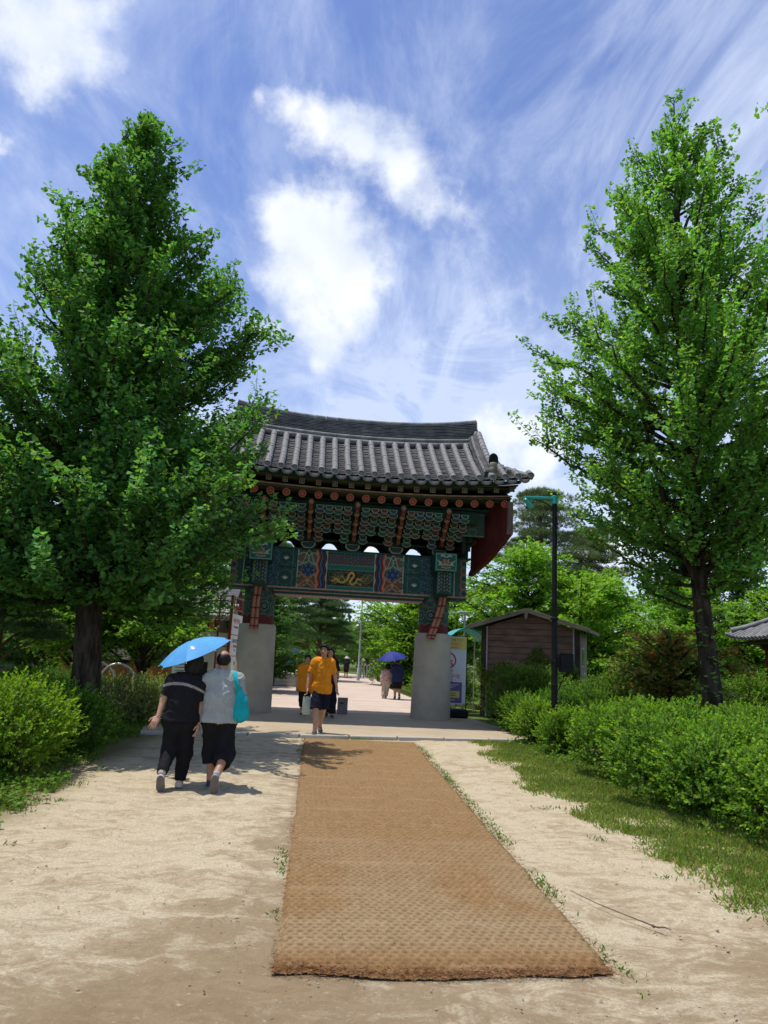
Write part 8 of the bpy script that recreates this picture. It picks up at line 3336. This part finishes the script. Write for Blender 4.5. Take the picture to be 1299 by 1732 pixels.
# clipped bushes on the lawn beyond the gate
LB = 'rounded bushes on the far lawn'
for i, (x, y, rx, hh, lab) in enumerate([(5.4, 42.5, 1.3, 1.25, 'rounded bright bush left of the dark blue umbrella'), (7.4, 41.0, 1.4, 1.25, 'rounded bright bush behind the couple under the dark blue umbrella'), (6.4, 34.5, 0.9, 0.9, 'low bush beside the right gate pier on the far lawn')]):
    shrub((x, y, 0.1), rx, 1.1, hh, 700, lab, 110 + i, LB, (0.085, 0.17, 0.018), leaf=0.08, shoot=(0.12, 0.3))
# far woods: one mass on the horizon
r = np.random.default_rng(5)
nw = 26000
a = r.uniform(R(-75), R(75), nw)
d = r.uniform(85, 120, nw)
top = 5.5 + 3.0 * fbm(a * 14, a * 0 + 3, seed=2, oct=4)
z = top * np.sqrt(r.uniform(0, 1, nw)) * (0.6 + 0.4 * r.uniform(0, 1, nw))
P = np.stack([np.sin(a) * d, np.cos(a) * d, z], 1)
N = unit(r.normal(0, 0.6, (nw, 3)) + np.array([0, 0, 0.8]) - 0.4 * np.stack([np.sin(a), np.cos(a), 0 * a], 1))
A = unit(r.normal(0, 1, (nw, 3)))
o = leaves_obj('far_woods', P, A, N, r.uniform(0.7, 1.5, nw), SPRAY_V, SPRAY_F, M['leaf_far'], tints(nw, (0.075, 0.15, 0.04), 0.25, 0.12, r))
tag(o, 'band of distant woodland closing the view behind all the trees', 'woodland', kind='stuff')

# grass: verge right, foot of the left hedge, mat edge tufts, far lawns
r = np.random.default_rng(9)
verge = [(3.55, 15.1), (3.2, 12.5), (3.0, 9.5), (3.15, 7.5), (3.05, 6.0), (3.1, 4.6), (3.7, 3.6), (7, 3.2), (7, 6), (5.2, 7), (5.0, 10), (5.2, 13), (5.4, 15.2)]


def vden(x, y):
    e = np.interp(y, [3.2, 4.6, 6.0, 7.5, 9.5, 12.5, 15.1], [3.9, 3.1, 3.05, 3.15, 3.0, 3.2, 3.55])
    q = x - e + 0.7 * (fbm(x * 1.6, y * 1.6, seed=51) - 0.5) * 2
    return np.clip(sstep(-0.05, 0.9, q) * (0.25 + 1.1 * sstep(0.35, 0.7, fbm(x * 3, y * 3, seed=52))), 0, 1)


pts = poly_points(verge, 165000, r, vden)
grass_obj('grass_verge', pts, 0.0, 0.055, (0.200, 0.290, 0.050), 'rough sunlit grass verge between the sandy path and the right shrubs', r, 0.65, 0.006, dry=0.16)
strip = [(-2.2, 6.0), (-2.3, 9), (-2.35, 12), (-2.2, 15), (-3.0, 17.5), (-4.5, 17.5), (-4.2, 12), (-4.2, 5.5), (-3.2, 5.2)]


def lden(x, y):
    e = np.interp(y, [5.2, 7.4, 10, 12, 15, 17.5], [-2.75, -2.62, -2.62, -2.75, -2.75, -3.0])
    q = e - x + 0.5 * (fbm(x * 1.8, y * 1.8, seed=53) - 0.5) * 2
    return np.clip(sstep(-0.12, 0.35, q) * (0.25 + 1.2 * sstep(0.35, 0.7, fbm(x * 3, y * 3, seed=54))), 0, 1)


pts = poly_points(strip, 26000, r, lden)
grass_obj('grass_strip', pts, 0.0, 0.075, (0.14, 0.23, 0.035), 'weedy grass strip at the foot of the left shrubs', r, 0.6, 0.005, dry=0.1)
# broad weeds in the strips
for nm, poly, dn, n_, lab in (('weed_cover', strip, lden, 2600, 'low broad leaved weeds under the left shrubs'), ('weed_cover', verge, lambda x, y: vden(x, y) * sstep(4.1, 4.7, x), 900, 'low broad leaved weeds at the foot of the right shrubs')):
    pp = poly_points(poly, n_, r, dn)
    nl = 6
    P = np.repeat(np.stack([pp[:, 0], pp[:, 1], 0.02 + 0 * pp[:, 0]], 1), nl, 0)
    P[:, 2] += r.uniform(0, 0.10, len(P))
    A = unit(np.stack([r.normal(0, 1, len(P)), r.normal(0, 1, len(P)), r.uniform(0.1, 0.8, len(P))], 1))
    N = unit(r.normal(0, 0.35, (len(P), 3)) + np.array([0, 0, 1.0]))
    o = leaves_obj(nm, P, A, N, r.uniform(0.03, 0.07, len(P)), BROAD_V, BROAD_F, M['grass'], tints(len(P), (0.12, 0.23, 0.03), 0.2, 0.12, r))
    tag(o, lab, 'weeds', kind='stuff')
# small tufts growing out from under the mat edges
tuft_y = [13.6, 12.9, 12.5, 11.6, 10.9, 10.3, 9.9, 9.3, 8.8, 8.3, 7.6, 7.0, 5.7, 5.45, 4.2]
cl = []
for ty in tuft_y:
    n_ = int(r.uniform(50, 150))
    cx_ = mat_edges(ty)[1] + 0.05
    cl.append(np.stack([cx_ + r.normal(0, 0.035, n_), ty + r.normal(0, 0.20, n_)], 1))
for ty in (6.35, 6.05, 5.8, 4.9, 12.7, 14.2):
    n_ = int(r.uniform(15, 45))
    cx_ = mat_edges(ty)[0] - 0.05
    cl.append(np.stack([cx_ + r.normal(0, 0.03, n_), ty + r.normal(0, 0.08, n_)], 1))
n_ = 300
cl.append(np.stack([r.uniform(0.7, 2.0, n_), ky(1.3) - 0.06 + r.normal(0, 0.03, n_)], 1))
for i in range(26):
    q = (r.uniform(-3.0, -2.2), r.uniform(4.5, 9)) if i < 8 else (r.uniform(2.9, 3.5), r.uniform(3.4, 9))
    n_ = int(r.uniform(12, 40))
    cl.append(np.array(q) + r.normal(0, 0.05, (n_, 2)))
pts = np.concatenate(cl)
grass_obj('mat_edge_grass', pts, 0.0, 0.028, (0.12, 0.23, 0.035), 'small green tufts sprouting along the edges of the coir mat', r, 0.8, 0.005, dry=0.05)
pts = poly_points([(5.4, 28), (5.2, 33), (5.4, 42), (6.2, 52), (12, 50), (12, 28)], 16000, r)
grass_obj('far_lawn_grass', pts, PZ + 0.10, 0.09, (0.105, 0.19, 0.028), 'short grass on the far lawn right of the path', r, 0.6, 0.012)
pts = poly_points([(-3.2, 28.8), (-1.9, 34), (-0.9, 40), (-6, 40), (-6, 28.6)], 7000, r)
grass_obj('far_lawn_grass', pts, PZ + 0.10, 0.09, (0.085, 0.155, 0.028), 'short grass on the far lawn left of the path', r, 0.6, 0.012)
pts = poly_points([(9, 11.5), (17, 11.5), (20, 24), (10, 24)], 16000, r)
grass_obj('back_lawn_grass', pts, -0.045, 0.09, (0.11, 0.18, 0.03), 'short grass around the right ginkgo trunk', r, 0.6, 0.01)
